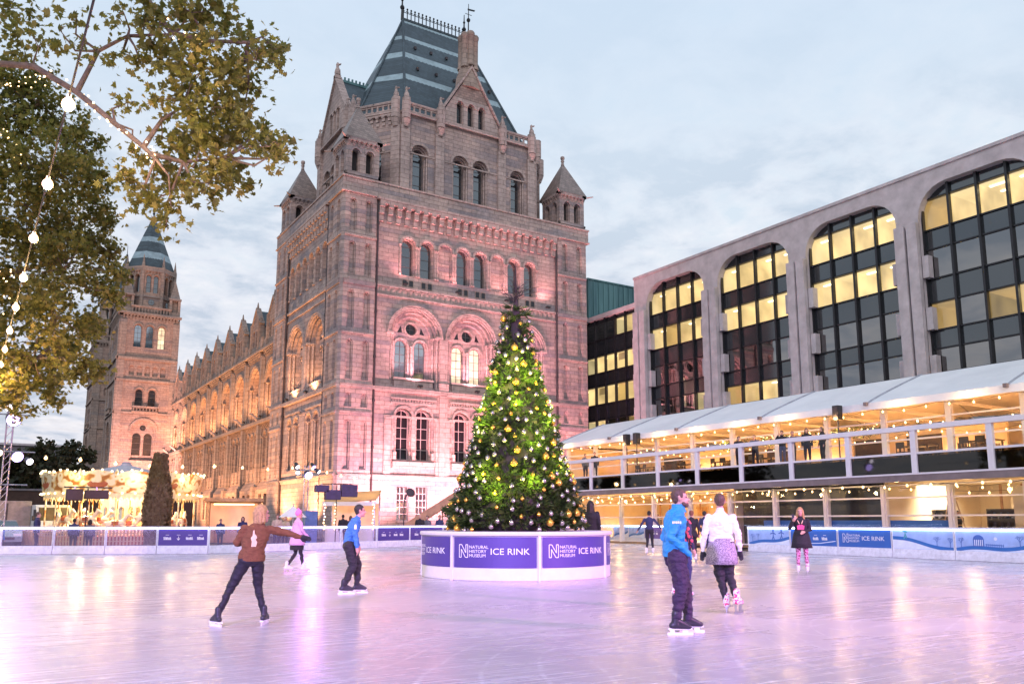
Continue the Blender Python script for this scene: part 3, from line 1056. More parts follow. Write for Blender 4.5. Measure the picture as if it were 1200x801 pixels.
def big_window_bay(mb, tr, root, fr, a, b_, c, v0, v1, spring, r, lit=('pane_sky', 'pane_sky'), sub_w=1.18, sub_off=0.9, sub_sill=13.3, sub_spring=16.1, rose=17.62, rose_r=0.52):
 """broad round arch over a pair of lights and a rose"""
 iw, dep = panel(mb, fr, a, b_, v0, v1, c, 2 * r, v0 + 0.12, spring, ((0.28, 0.3), (0.28, 0.3), (0.3, 0.0)), 0.0, n=18)
 ir = iw / 2
 for s, lt in ((-1, lit[0]), (1, lit[1])):
  x0, x1 = (c - ir, c) if s < 0 else (c, c + ir)
  w2, d2 = panel(mb, fr, x0, x1, v0 + 0.12, spring, c + s * sub_off, sub_w, sub_sill, sub_spring, ((0.12, 0.07), (0.16, 0.0)), dep, n=10)
  window(root, fr, c + s * sub_off, w2, sub_sill, sub_spring, d2 + 0.05, 2, 4, lt)
  arch_band(tr, fr, c + s * sub_off, sub_spring, sub_w / 2, sub_w / 2 + 0.14, dep - 0.02, dep + 0.07, 10)
 outer = [(c + ir * cos(pi * k / 16), spring + ir * sin(pi * k / 16)) for k in range(17)]
 if rose:
  ring_fill(mb, fr, c, rose, rose_r, outer, dep)
  A = [mb.add(fr.P(c + rose_r * cos(2 * pi * k / 20), rose + rose_r * sin(2 * pi * k / 20), dep)) for k in range(20)]
  B = [mb.add(fr.P(c + rose_r * cos(2 * pi * k / 20), rose + rose_r * sin(2 * pi * k / 20), dep - 0.25)) for k in range(20)]
  for k in range(20):
   mb.face([A[k], A[(k + 1) % 20], B[(k + 1) % 20], B[k]])
  round_window(root, fr, c, rose, rose_r, dep - 0.18, 'pane_black')
  arch_band(tr, fr, c, rose, rose_r, rose_r + 0.12, dep - 0.02, dep + 0.07, 22, 0, 2 * pi)
  for s in (-1, 1):
   q = [(c + s * 0.82, rose - 0.34), (c + s * 1.28, rose - 0.38), (c + s * 0.93, rose + 0.28)]
   P_ = MB()
   P_.poly([fr.P(u, v, dep + 0.006) for u, v in q])
   P_.build('pane', 'pane_black', root, world=True)
 else:
  mb.poly([fr.P(u, v, dep) for u, v in outer])
 for r1, r2, d1 in ((r + 0.02, r + 0.2, 0.10), (r + 0.2, r + 0.3, 0.16)):
  arch_band(tr, fr, c, spring, r1, r2, -0.02, d1, 18)
 arch_band(tr, fr, c, spring, r - 0.12, r - 0.02, -0.2, -0.06, 18)
 for s in (-1, 1):
  colonnette(tr, fr, c + s * (r - 0.14), v0 + 0.15, spring, -0.14, 0.10)
  colonnette(tr, fr, c + s * (r - 0.44), v0 + 0.15, spring, -0.42, 0.10)
  colonnette(tr, fr, c + s * 0.0 + s * 0.001, sub_sill - 0.3, sub_spring, dep + 0.12, 0.09) if s > 0 else None
  fbox(tr, fr, c + s * r - 0.32, c + s * r + 0.32, spring - 0.06, spring + 0.12, -0.3, 0.14)
 fbox(tr, fr, c - r * 0.78, c + r * 0.78, v0 + 0.12, sub_sill - 0.25, dep - 0.1, -0.12)
 fbox(tr, fr, c - r * 0.82, c + r * 0.82, sub_sill - 0.25, sub_sill - 0.05, dep - 0.1, -0.04)
 return dep
def statue(mb, p, h=1.5):
 """seated heraldic beast on a small plinth"""
 x, y, z = p
 mb.box(x - 0.28, x + 0.28, y - 0.28, y + 0.28, z, z + 0.35)
 s = h / 1.5
 mb.lathe([(0.26 * s, 0.35), (0.30 * s, 0.55 * s + 0.1), (0.2 * s, 0.95 * s), (0.13 * s, 1.12 * s), (0.17 * s, 1.3 * s), (0.10 * s, 1.48 * s), (0.0, 1.52 * s)], (x, y, z), 9, sx=0.8)
 mb.cyl((x + 0.12 * s, y - 0.14 * s, z + 1.3 * s), (x + 0.16 * s, y - 0.36 * s, z + 1.26 * s), 0.09 * s, 0.05 * s, 7)
 mb.cyl((x - 0.14 * s, y - 0.12 * s, z + 0.85 * s), (x - 0.14 * s, y - 0.25 * s, z + 0.36), 0.07 * s, 0.06 * s, 6)
 mb.cyl((x + 0.14 * s, y - 0.12 * s, z + 0.85 * s), (x + 0.14 * s, y - 0.25 * s, z + 0.36), 0.07 * s, 0.06 * s, 6)
def balustrade(mb, p0, p1, z0, h=0.95, step=0.55):
 p0, p1 = V((p0[0], p0[1], 0)), V((p1[0], p1[1], 0))
 L = (p1 - p0).length
 n = V((p1 - p0)).normalized()
 fr = Fr(p0, n, V((n.y, -n.x, 0)))
 fbox(mb, fr, 0, L, z0, z0 + 0.16, -0.18, 0.14)
 fbox(mb, fr, 0, L, z0 + h - 0.2, z0 + h, -0.2, 0.16)
 k = max(2, int(L / step))
 for i in range(k):
  u = L * (i + 0.5) / k
  mb.cyl(fr.P(u, z0 + 0.16, 0), fr.P(u, z0 + h - 0.2, 0), 0.10, 0.10, 6, False)
 for i in range(k - 1):      # little arches between the shafts
  u = L * (i + 1) / k
  fbox(mb, fr, u - L / k * 0.36, u + L / k * 0.36, z0 + h - 0.34, z0 + h - 0.2, -0.1, 0.06)
def build_pavilion():
 root = thing('museum_pavilion', 'tall pink floodlit museum corner pavilion with steep banded slate roof and four pyramid turrets', 'building', (22.85, 62.0, 0))
 W, D = 24.75, 17.9
 F = Fr((22.85, 62, 0), (1, 0, 0), (0, -1, 0))
 L = Fr((22.85, 62, 0), (0, 1, 0), (-1, 0, 0))
 wm, tr = MB(), MB()
 for fr, u0, u1, d in ((F, 0.0, 2.75, 0.22), (F, 21.35, W, 0.22), (L, 0.0, 3.1, 0.22), (L, 14.45, D, 0.3)):
  pier(wm, fr, u0, u1, d)
 wm.poly([F.P(0, 0, 0.22), F.P(-0.22, 0, 0.0), F.P(-0.22, 28.3, 0.0), F.P(0, 28.3, 0.22)])
 cs = (6.6, 12.05, 17.5)
 bb = (2.75, 9.325, 14.775, 21.35)
 for i, c in enumerate(cs):
  a, b_ = bb[i], bb[i + 1]
  for s in (-1, 1):
   x0, x1 = (a, c) if s < 0 else (c, b_)
   w2, dp = panel(wm, F, x0, x1, 0, 4.95, c + s * 0.85, 1.06, 1.45, 4.2, ((0.22, 0.0),), 0.0, n=4, rise=0.0)
   window(root, F, c + s * 0.85, w2, 1.45, 4.2, dp + 0.06, 3, 5, 'pane_sky', 'window_bar_white', rise=0.0, n=4, bw=0.06)
   fbox(tr, F, c + s * 0.85 - 0.65, c + s * 0.85 + 0.65, 1.3, 1.45, -0.05, 0.1)
  for s in (-1, 1):
   x0, x1 = (a, c) if s < 0 else (c, b_)
   w2, dp = panel(wm, F, x0, x1, 5.1, 12.0, c + s * 0.92, 1.5, 6.4, 9.95, ((0.25, 0.14), (0.3, 0.0)), 0.0, n=12)
   window(root, F, c + s * 0.92, w2, 6.4, 9.95, dp + 0.08, 2, 4, 'pane_black', 'window_bar_white', bw=0.055)
   arch_band(tr, F, c + s * 0.92, 9.95, 0.77, 0.93, -0.02, 0.08, 12)
   for q in (-1, 1):
    colonnette(tr, F, c + s * 0.92 + q * 0.66, 6.4, 9.95, -0.13, 0.08)
  fbox(tr, F, c - 1.95, c + 1.95, 5.95, 6.22, -0.05, 0.38)
  fbox(tr, F, c - 1.85, c + 1.85, 6.22, 6.4, -0.05, 0.24)
  fbox(tr, F, c - 1.9, c + 1.9, 5.7, 5.95, -0.05, 0.18)
  for q in (-1.75, -0.02, 1.72):
   fbox(tr, F, c + q - 0.13, c + q + 0.13, 6.4, 7.0, -0.04, 0.26)
  for sx in (-1, 1):
   fbox(tr, F, c + sx * 2.35 - 0.3, c + sx * 2.35 + 0.3, 5.12, 9.9, -0.04, 0.09)
   colonnette(tr, F, c + sx * 1.95, 6.4, 9.95, 0.06, 0.08)
  fbox(tr, F, c - 2.7, c + 2.7, 9.88, 10.02, -0.03, 0.06)
  fbox(tr, F, c - 2.1, c + 2.1, 11.0, 11.16, -0.02, 0.10)
  for k in range(16):
   u = c - 1.95 + k * 0.26
   fbox(tr, F, u - 0.06, u + 0.06, 11.16, 11.4, -0.02, 0.08)
  fbox(tr, F, c - 2.1, c + 2.1, 11.4, 11.52, -0.02, 0.12)
  lit = (('pane_sky', 'pane_sky'), ('pane_lit', 'pane_lit'), ('pane_sky', 'pane_lit'))[i]
  big_window_bay(wm, tr, root, F, a, b_, c, 12.3, 20.0, 16.92, 2.3, lit)
 for u in (9.325, 14.775):
  fbox(tr, F, u - 0.36, u + 0.36, 12.3, 16.85, -0.05, 0.13)
  fbox(tr, F, u - 0.36, u + 0.36, 5.12, 11.95, -0.05, 0.16)
  fbox(tr, F, u - 0.44, u + 0.44, 12.3, 13.0, -0.05, 0.22)
 frect(wm, F, 2.75, 21.35, 20.0, 21.95, 0.0)
 fbox(tr, F, 2.75, 21.35, 20.0, 20.14, -0.05, 0.12)
 fbox(tr, F, 2.75, 21.35, 20.78, 20.95, -0.05, 0.16)
 for k in range(36):
  u = 3.0 + k * 0.515
  tr.poly([F.P(u - 0.22, 20.2, 0.012), F.P(u + 0.22, 20.2, 0.012), F.P(u, 20.7, 0.11)])
  tr.poly([F.P(u - 0.22, 20.2, 0.012), F.P(u, 20.7, 0.11), F.P(u - 0.26, 20.75, 0.012)])
  tr.poly([F.P(u + 0.22, 20.2, 0.012), F.P(u + 0.26, 20.75, 0.012), F.P(u, 20.7, 0.11)])
 x0 = 12.05 - 4 * 1.78
 frect(wm, F, 2.75, x0, 21.95, 26.3, 0)
 frect(wm, F, x0 + 8 * 1.78, 21.35, 21.95, 26.3, 0)
 for k in range(8):
  c = x0 + 1.78 * (k + 0.5)
  blind = k in (2, 5)
  w2, dp = panel(wm, F, c - 0.89, c + 0.89, 21.95, 26.3, c, 1.3, 22.05, 24.72, ((0.16, 0.1), (0.08, 0.0)) if blind else ((0.2, 0.1), (0.36, 0.0)), 0.0, n=12)
  if blind:
   wm.poly([F.P(u, v, dp) for u, v in outline(c, w2, 22.05, 24.72)])
   for z_ in (22.7, 23.5):
    fbox(tr, F, c - 0.5, c + 0.5, z_, z_ + 0.22, dp - 0.02, dp + 0.02)
  else:
   window(root, F, c, w2, 22.05, 24.72, dp + 0.05, 1, 3, 'pane_dark')
   for s in (-0.3, 0.3):
    wi = MB()
    fbox(wi, F, c + s - 0.24, c + s + 0.24, 21.05, 21.7, -0.05, 0.03)
    ob = wi.build('window', 'terracotta_trim', root, world=True)
    pn = MB()
    fbox(pn, F, c + s - 0.18, c + s + 0.18, 21.12, 21.64, 0.0, 0.035)
    pn.build('pane', 'pane_black', ob, world=True)
  arch_band(tr, F, c, 24.72, 0.66, 0.86, -0.02, 0.10, 12)
  for s in (-1, 1):
   colonnette(tr, F, c + s * 0.80, 22.05, 24.72, 0.02, 0.075)
 for i, c in enumerate((6.1, 11.45)):
  a, b_ = ((3.1, 8.775), (8.775, 14.45))[i]
  frect(wm, L, a, b_, 0, 4.95, 0)
  for s in (-1, 1):
   q0, q1 = (a, c) if s < 0 else (c, b_)
   w2, dp = panel(wm, L, q0, q1, 5.1, 12.0, c + s * 0.95, 1.4, 5.9, 9.95, ((0.3, 0.14), (0.4, 0.0)), 0.0, n=10)
   window(root, L, c + s * 0.95, w2, 5.9, 9.95, dp + 0.08, 2, 5, 'pane_black')
   arch_band(tr, L, c + s * 0.95, 9.95, 0.72, 0.88, -0.02, 0.08, 10)
   for q in (-1, 1):
    colonnette(tr, L, c + s * 0.95 + q * 0.62, 5.9, 9.95, -0.15, 0.08)
  big_window_bay(wm, tr, root, L, a, b_, c, 12.3, 20.0, 16.9, 2.15, ('pane_dark', 'pane_dark'), 1.1, 0.78)
  fbox(tr, L, c - 2.3, c + 2.3, 11.0, 11.16, -0.02, 0.1)
 fbox(tr, L, 8.775 - 0.34, 8.775 + 0.34, 12.3, 16.85, -0.05, 0.13)
 for k in range(7):
  colonnette(tr, L, 8.2 + k * 0.19, 5.2, 10.8, 0.05, 0.07)
 frect(wm, L, 3.1, 14.45, 20.0, 21.95, 0)
 fbox(tr, L, 3.1, 14.45, 20.78, 20.95, -0.05, 0.16)
 fbox(tr, L, 3.1, 14.45, 20.0, 20.14, -0.05, 0.1)
 for k in range(6):
  u = 4.2 + k * 1.82
  fbox(tr, L, u - 0.32, u + 0.32, 21.1, 21.75, -0.02, 0.04)
 x0 = 8.775 - 3 * 1.8
 frect(wm, L, 3.1, x0, 21.95, 26.3, 0)
 frect(wm, L, x0 + 6 * 1.8, 14.45, 21.95, 26.3, 0)
 for k in range(6):
  c = x0 + 1.8 * (k + 0.5)
  w2, dp = panel(wm, L, c - 0.9, c + 0.9, 21.95, 26.3, c, 1.3, 22.05, 24.6, ((0.2, 0.1), (0.45, 0.0)), 0.0, n=12)
  window(root, L, c, w2, 22.05, 24.6, dp + 0.05, 1, 3, 'pane_dark')
  arch_band(tr, L, c, 24.6, 0.66, 0.86, -0.02, 0.10, 12)
  for s in (-1, 1):
   colonnette(tr, L, c + s * 0.8, 22.05, 24.6, 0.02, 0.075)
 for fr, u0, u1, s0, s1 in ((F, 2.73, 21.37, 0, 0), (L, 3.08, 14.47, 0, 0)):
  fbox(tr, fr, u0, u1, 4.95, 5.1, -0.3, 0.2)
  fbox(tr, fr, u0, u1, 4.75, 4.95, -0.05, 0.1)
  fbox(tr, fr, u0, u1, 12.0, 12.3, -0.3, 0.26)
  frect(wm, fr, u0, u1, 26.3, 28.4, 0)
  corbels(tr, fr, u0 + 0.05, u1 - 0.05, 26.4, 28.15, 0.5)
  fbox(tr, fr, u0, u1, 28.15, 28.35, -0.3, 0.52)
 for (a0, b0, a1, b1) in ((-0.28, -0.28, W + 0.28, 0.5), (-0.28, 0.5, 0.5, D + 0.28), (W - 0.5, 0.5, W + 0.28, D + 0.28), (0.5, D - 0.5, W - 0.5, D + 0.28)):
  wm.box(22.85 + a0, 22.85 + a1, 62 + b0, 62 + b1, 28.42, 29.6)
  tr.box(22.85 + a0 - (0.08 if a0 < 1 else -0.0), 22.85 + a1 + 0.08, 62 + b0 - (0.08 if b0 < 0 else 0), 62 + b1, 29.6, 29.74)
 tr.box(22.85 - 0.38, 22.85 + W + 0.38, 62 - 0.38, 62 + D + 0.38, 28.32, 28.44)
 X1, Y1 = 22.85 + W, 62 + D
 wm.poly([(X1, 62, 0), (X1, Y1, 0), (X1, Y1, 28.4), (X1, 62, 28.4)])
 wm.poly([(22.85, Y1, 0), (X1, Y1, 0), (X1, Y1, 28.4), (22.85, Y1, 28.4)])
 wm.poly([(22.9, 62.1, 29.0), (X1, 62.1, 29.0), (X1, Y1, 29.0), (22.9, Y1, 29.0)])
 dk = MB()
 dk.box(24.2, X1 - 1.4, 63.4, Y1 - 0.6, 0.2, 27.5)
 dk.build('inner_core', 'dark_recess', root, world=True)
 P8 = [(28.1, 63.0), (42.3, 63.0), (45.4, 67.0), (45.4, 75.0), (42.3, 79.0), (28.1, 79.0), (25.0, 75.0), (25.0, 67.0)]
 um, ut = MB(), MB()
 Z0, Z1 = 29.0, 37.2
 for i in range(8):
  p, q = V((*P8[i], 0)), V((*P8[(i + 1) % 8], 0))
  e = q - p
  Ls = e.length
  u = e.normalized()
  n = V((u.y, -u.x, 0))
  fr = Fr(p, u, n)
  if i == 0:
   cu = (1.95, 6.05, 8.15, 12.25)
   ed = (0, 4.0, 7.1, 10.2, Ls)
  elif i in (2, 6):
   cu = (2.2, 4.0, 5.8)
   ed = (0, 3.1, 4.9, Ls)
  elif i == 4:
   cu = (Ls / 2,)
   ed = (0, Ls)
  else:
   cu = (Ls / 2,)
   ed = (0, Ls)
  for k, c in enumerate(cu):
   w2, dp = panel(um, fr, ed[k], ed[k + 1], Z0, Z1, c, 1.65, 30.15, 33.75, ((0.2, 0.13), (0.2, 0.13), (0.35, 0.0)), 0.0, n=12)
   if i != 4:
    window(root, fr, c, w2, 30.15, 33.75, dp + 0.05, 1, 4, 'pane_dark')
   arch_band(ut, fr, c, 33.75, 0.84, 1.06, -0.02, 0.10, 12)
   for s in (-1, 1):
    colonnette(ut, fr, c + s * 0.73, 30.15, 33.75, -0.10, 0.08)
    colonnette(ut, fr, c + s * 0.60, 30.15, 33.75, -0.30, 0.07)
  fbox(ut, fr, 0, Ls, 33.6, 33.74, -0.02, 0.05)
  fbox(ut, fr, 0, Ls, 37.2, 37.42, -0.4, 0.34)
  fbox(ut, fr, -0.05, Ls + 0.05, 29.72, 29.95, -0.1, 0.1)
  if i in (1, 7, 3, 5):
   corbels(ut, fr, 0.1, Ls - 0.1, 36.2, 37.18, 0.28, 0.62, 0.3)
  for bu in ((0.42, 3.85, 10.45, Ls - 0.42) if i == 0 else (0.35, Ls - 0.35)):
   fbox(ut, fr, bu - 0.42, bu + 0.42, Z0, 36.0, -0.05, 0.26)
   ut.cyl(fr.P(bu, 35.9, 0.16), fr.P(bu, 36.6, 0.3), 0.3, 0.42, 8)
   ut.cyl(fr.P(bu, 36.6, 0.3), fr.P(bu, 38.3, 0.3), 0.42, 0.42, 8)
   if i in (0, 2, 6, 7):
    st = MB()
    b3 = fr.P(bu, 38.3, 0.25)
    statue(st, (b3.x, b3.y, 38.3), 1.35)
    st.build('statue', 'stone_plain', root, world=True)
  if i == 0:
   balustrade(ut, fr.P(0.4, 0, 0.1), fr.P(3.85, 0, 0.1), 37.4, 0.95)
   balustrade(ut, fr.P(10.45, 0, 0.1), fr.P(Ls - 0.4, 0, 0.1), 37.4, 0.95)
  elif i not in (6, 2):
   balustrade(ut, fr.P(0.3, 0, 0.1), fr.P(Ls - 0.3, 0, 0.1), 37.4, 0.95)
 um.poly([(x, y, 37.3) for x, y in P8])
 um.build('upper_stage', 'terracotta_wall', root, world=True)
 def gable(fr, c, hw, z0, z1, wins, ww, zs, zsp):
  g = MB()
  half = hw
  xs = [c - half] + [(wins[k] + wins[k + 1]) / 2 for k in range(len(wins) - 1)] + [c + half]
  zt = zsp + ww / 2 + 0.35
  def edge(v):
   return half * (1 - (v - z0) / (z1 - z0))
  belt = edge(zt)
  xs = [c - belt] + xs[1:-1] + [c + belt]
  for k, wc in enumerate(wins):
   w2, dp = panel(g, fr, xs[k], xs[k + 1], z0, zt, wc, ww, zs, zsp, ((0.12, 0.07), (0.35, 0.0)), 0.1, n=8)
   window(root, fr, wc, w2, zs, zsp, dp + 0.05, 1, 2, 'pane_black')
   arch_band(ut, fr, wc, zsp, ww / 2, ww / 2 + 0.13, 0.08, 0.18, 8)
  for s in (-1, 1):
   g.poly([fr.P(c + s * half, z0, 0.1), fr.P(c + s * belt, zt, 0.1), fr.P(c + s * belt, z0, 0.1)])
  g.mi = 1
  g.poly([fr.P(c - belt, zt, 0.1), fr.P(c + belt, zt, 0.1), fr.P(c, z1, 0.1)])
  g.mi = 0
  for s in (-1, 1):
   a = fr.P(c + s * (half + 0.15), z0, 0)
   q = fr.P(c, z1 + 0.15, 0)
   off = (q - a).normalized()
   up = V((0, 0, 0.28))
   A = [a + fr.n * 0.28, q + fr.n * 0.28, q + fr.n * 0.28 + up, a + fr.n * 0.28 + up]
   B = [x - fr.n * 0.75 for x in A]
   ia = [g.add(x) for x in A]
   ib = [g.add(x) for x in B]
   g.face(ia)
   g.face(ib[::-1])
   for k in range(4):
    g.face([ia[k], ia[(k + 1) % 4], ib[(k + 1) % 4], ib[k]])
  g.mi = 2
  for s in (-1, 1):
   g.poly([fr.P(c + s * half, z0, -0.2), fr.P(c, z1, -0.2), fr.P(c, z1, -5.5), fr.P(c + s * half, z0, -5.5)])
  return g
 FU = Fr((28.1, 63, 0), (1, 0, 0), (0, -1, 0))
 g = gable(FU, 7.1, 3.55, 37.42, 43.4, (5.95, 7.1, 8.25), 0.72, 37.7, 39.55)
 g.build('gable', ['stone_plain', 'gable_tiles', 'slate_dark'], root, world=True)
 LU = Fr((25.0, 67, 0), (0, 1, 0), (-1, 0, 0))
 g = gable(LU, 4.0, 3.9, 37.42, 43.2, (3.1, 4.0, 4.9), 0.62, 37.8, 39.7)
 g.build('gable', ['stone_plain', 'stone_plain', 'slate_dark'], root, world=True)
 st = MB()
 statue(st, (25.0, 71.0, 43.3), 1.7)
 st.build('statue', 'stone_plain', root, world=True)
 cr = MB()
 cr.box(25.6, 30.2, 70.9, 71.1, 43.15, 43.4)
 for k in range(12):
  cr.box(25.7 + k * 0.38, 25.85 + k * 0.38, 70.93, 71.07, 43.4, 43.7)
 cr.build('roof_cresting', 'copper_green', root, world=True)
 ch = MB()
 cx, cy_ = 35.2, 63.55
 ch.lathe([(1.35, 0), (1.25, 0.9), (0.92, 2.0), (0.9, 2.2)], (cx, cy_, 41.6), 8, sx=1.0, sy=0.75)
 for dx, dy in ((-0.52, -0.3), (0.52, -0.3), (-0.52, 0.35), (0.52, 0.35), (0.0, -0.42), (0.0, 0.42)):
  ch.lathe([(0.40, 0), (0.40, 0.2), (0.34, 0.3), (0.34, 3.0), (0.40, 3.1), (0.42, 3.35), (0.34, 3.5), (0.0, 3.5)], (cx + dx, cy_ + dy, 43.7 + (0.25 if dx == 0 else 0)), 9)
 ch.build('chimney', 'terracotta_trim', root, smooth=True, world=True)
 vn = MB()
 vn.cyl((cx, cy_, 47.3), (cx, cy_, 50.6), 0.07, 0.03, 6)
 vn.sphere((cx, cy_, 48.9), 0.2, 8)
 vn.lathe([(0.18, 0), (0.1, 0.3), (0.07, 0.5)], (cx, cy_, 47.4), 8)
 vn.poly([(cx - 0.1, cy_, 49.9), (cx + 0.75, cy_ + 0.2, 50.15), (cx + 0.85, cy_ + 0.2, 50.35), (cx - 0.1, cy_, 50.1)])
 vn.cyl((cx - 0.35, cy_, 49.5), (cx + 0.35, cy_, 49.5), 0.03, 0.03, 5)
 vn.build('weather_vane', 'iron_black', root, world=True)
 rf = MB()
 E8 = [(28.9, 63.8), (41.5, 63.8), (44.7, 67.3), (44.7, 74.7), (41.5, 78.2), (28.9, 78.2), (25.7, 74.7), (25.7, 67.3)]
 ra, rb = (31.7, 71.0, 51.9), (38.7, 71.0, 51.9)
 ze = 38.0
 e = [(x, y, ze) for x, y in E8]
 rf.poly([e[0], e[1], rb, ra])
 rf.poly([e[1], e[2], rb])
 rf.poly([e[2], e[3], rb])
 rf.poly([e[3], e[4], rb])
 rf.poly([e[4], e[5], ra, rb])
 rf.poly([e[5], e[6], ra])
 rf.poly([e[6], e[7], ra])
 rf.poly([e[7], e[0], ra])
 ro = rf.build('roof', 'slate_banded', root, world=True)
 hp = MB()
 for a_, b_ in ((e[0], ra), (e[1], rb), (e[7], ra), (e[2], rb), (ra, rb)):
  hp.cyl(a_, b_, 0.13, 0.13, 6)
 hp.build('hip_roll', 'slate_dark', ro, world=True)
 for z_, n_ in ((44.4, 5), (47.6, 5)):
  t = (z_ - ze) / (51.9 - ze)
  for k in range(n_):
   x = (28.9 + 2.8 * t) + (12.6 - 5.6 * t) * (k + 0.7) / n_
   y = 63.8 + 7.2 * t
   lu = MB()
   lu.box(x - 0.11, x + 0.11, y - 0.2, y + 0.3, z_ - 0.1, z_ + 0.18)
   lu.build('roof_vent', 'lead_pipe', ro, world=True)
 cr = MB()
 cr.box(31.7, 38.7, 70.97, 71.03, 52.0, 52.1)
 cr.box(31.7, 38.7, 70.98, 71.02, 52.7, 52.76)
 for k in range(17):
  x = 31.75 + k * 0.43
  cr.box(x - 0.04, x + 0.04, 70.96, 71.04, 51.9, 53.1)
  cr.sphere((x, 71, 53.15), 0.11, 6)
  cr.box(x - 0.14, x + 0.14, 70.97, 71.03, 52.85, 52.92)
 for x in (31.6, 38.8):
  cr.cyl((x, 71, 51.8), (x, 71, 54.9), 0.14, 0.04, 6)
  cr.sphere((x, 71, 53.2), 0.24, 8)
  cr.sphere((x, 71, 54.0), 0.14, 8)
 cr.build('ridge_cresting', 'iron_black', ro, world=True)
 for (tx, ty, tw) in ((22.85, 62.0, 2.95), (47.6 - 2.95, 62.0, 2.95), (22.85, 79.9 - 2.95, 2.95), (47.6 - 2.95, 79.9 - 2.95, 2.95)):
  t = MB()
  for (o, u, n) in (((tx, ty), (1, 0), (0, -1)), ((tx + tw, ty), (0, 1), (1, 0)), ((tx + tw, ty + tw), (-1, 0), (0, 1)), ((tx, ty + tw), (0, -1), (-1, 0))):
   fr = Fr((*o, 0), (*u, 0), (*n, 0))
   for a, b_ in ((0, tw / 2), (tw / 2, tw)):
    c = (a + b_) / 2 + (0.12 if a == 0 else -0.12)
    panel(t, fr, a, b_, 29.7, 33.0, c, 0.72, 30.3, 31.95, ((0.14, 0.08), (0.4, 0.0)), 0.0, n=8)
    arch_band(t, fr, c, 31.95, 0.36, 0.5, -0.02, 0.06, 8)
   fbox(t, fr, -0.1, tw + 0.1, 29.95, 30.15, -0.1, 0.1)
   corbels(t, fr, 0, tw, 32.55, 33.0, 0.2, 0.42, 0.22)
   fbox(t, fr, -0.2, tw + 0.2, 33.0, 33.22, -0.3, 0.2)
  cx, cy_ = tx + tw / 2, ty + tw / 2
  to = t.build('turret', 'terracotta_wall', root, world=True)
  r_ = MB()
  hw = tw / 2 + 0.22
  ap = (cx, cy_, 37.0)
  q = [(cx - hw, cy_ - hw, 33.22), (cx + hw, cy_ - hw, 33.22), (cx + hw, cy_ + hw, 33.22), (cx - hw, cy_ + hw, 33.22)]
  for k in range(4):
   r_.poly([q[k], q[(k + 1) % 4], ap])
  r_.build('roof', 'stone_tiles', to, world=True)
  fi = MB()
  fi.lathe([(0.18, 0), (0.12, 0.3), (0.2, 0.42), (0.12, 0.5), (0.22, 0.72), (0.2, 0.9), (0.0, 1.02)], (cx, cy_, 36.75), 10)
  fi.build('finial', 'stone_plain', to, smooth=True, world=True)
  for sx, sy in ((-1, -1), (1, -1), (1, 1), (-1, 1)):
   fi = MB()
   fi.cyl((cx + sx * hw, cy_ + sy * hw, 33.1), (cx + sx * (hw + 0.45), cy_ + sy * (hw + 0.45), 33.15), 0.09, 0.05, 6)
   fi.build('gargoyle', 'stone_plain', to, world=True)
  dkb = MB()
  dkb.box(tx + 0.6, tx + tw - 0.6, ty + 0.6, ty + tw - 0.6, 29.6, 32.9)
  dkb.build('inner_core', 'dark_recess', to, world=True)
 for fr, u in ((F, 2.92), (F, 21.2), (L, 3.28), (L, 14.28)):
  pm = MB()
  pm.cyl(fr.P(u, 0.2, 0.16), fr.P(u, 28.0, 0.16), 0.085, 0.085, 7)
  for z_ in (3, 7.2, 11, 14.6, 18.4, 22.3, 26):
   pm.cyl(fr.P(u, z_, 0.16), fr.P(u, z_ + 0.22, 0.16), 0.13, 0.13, 7)
  pm.build('drainpipe', 'lead_pipe', root, smooth=True, world=True)
 wm.build('wall', 'terracotta_wall', root, world=True)
 tr.build('carved_trim', 'stone_plain', root, world=True)
 ut.build('carved_trim', 'stone_plain', root, world=True)
 return root
build_pavilion()
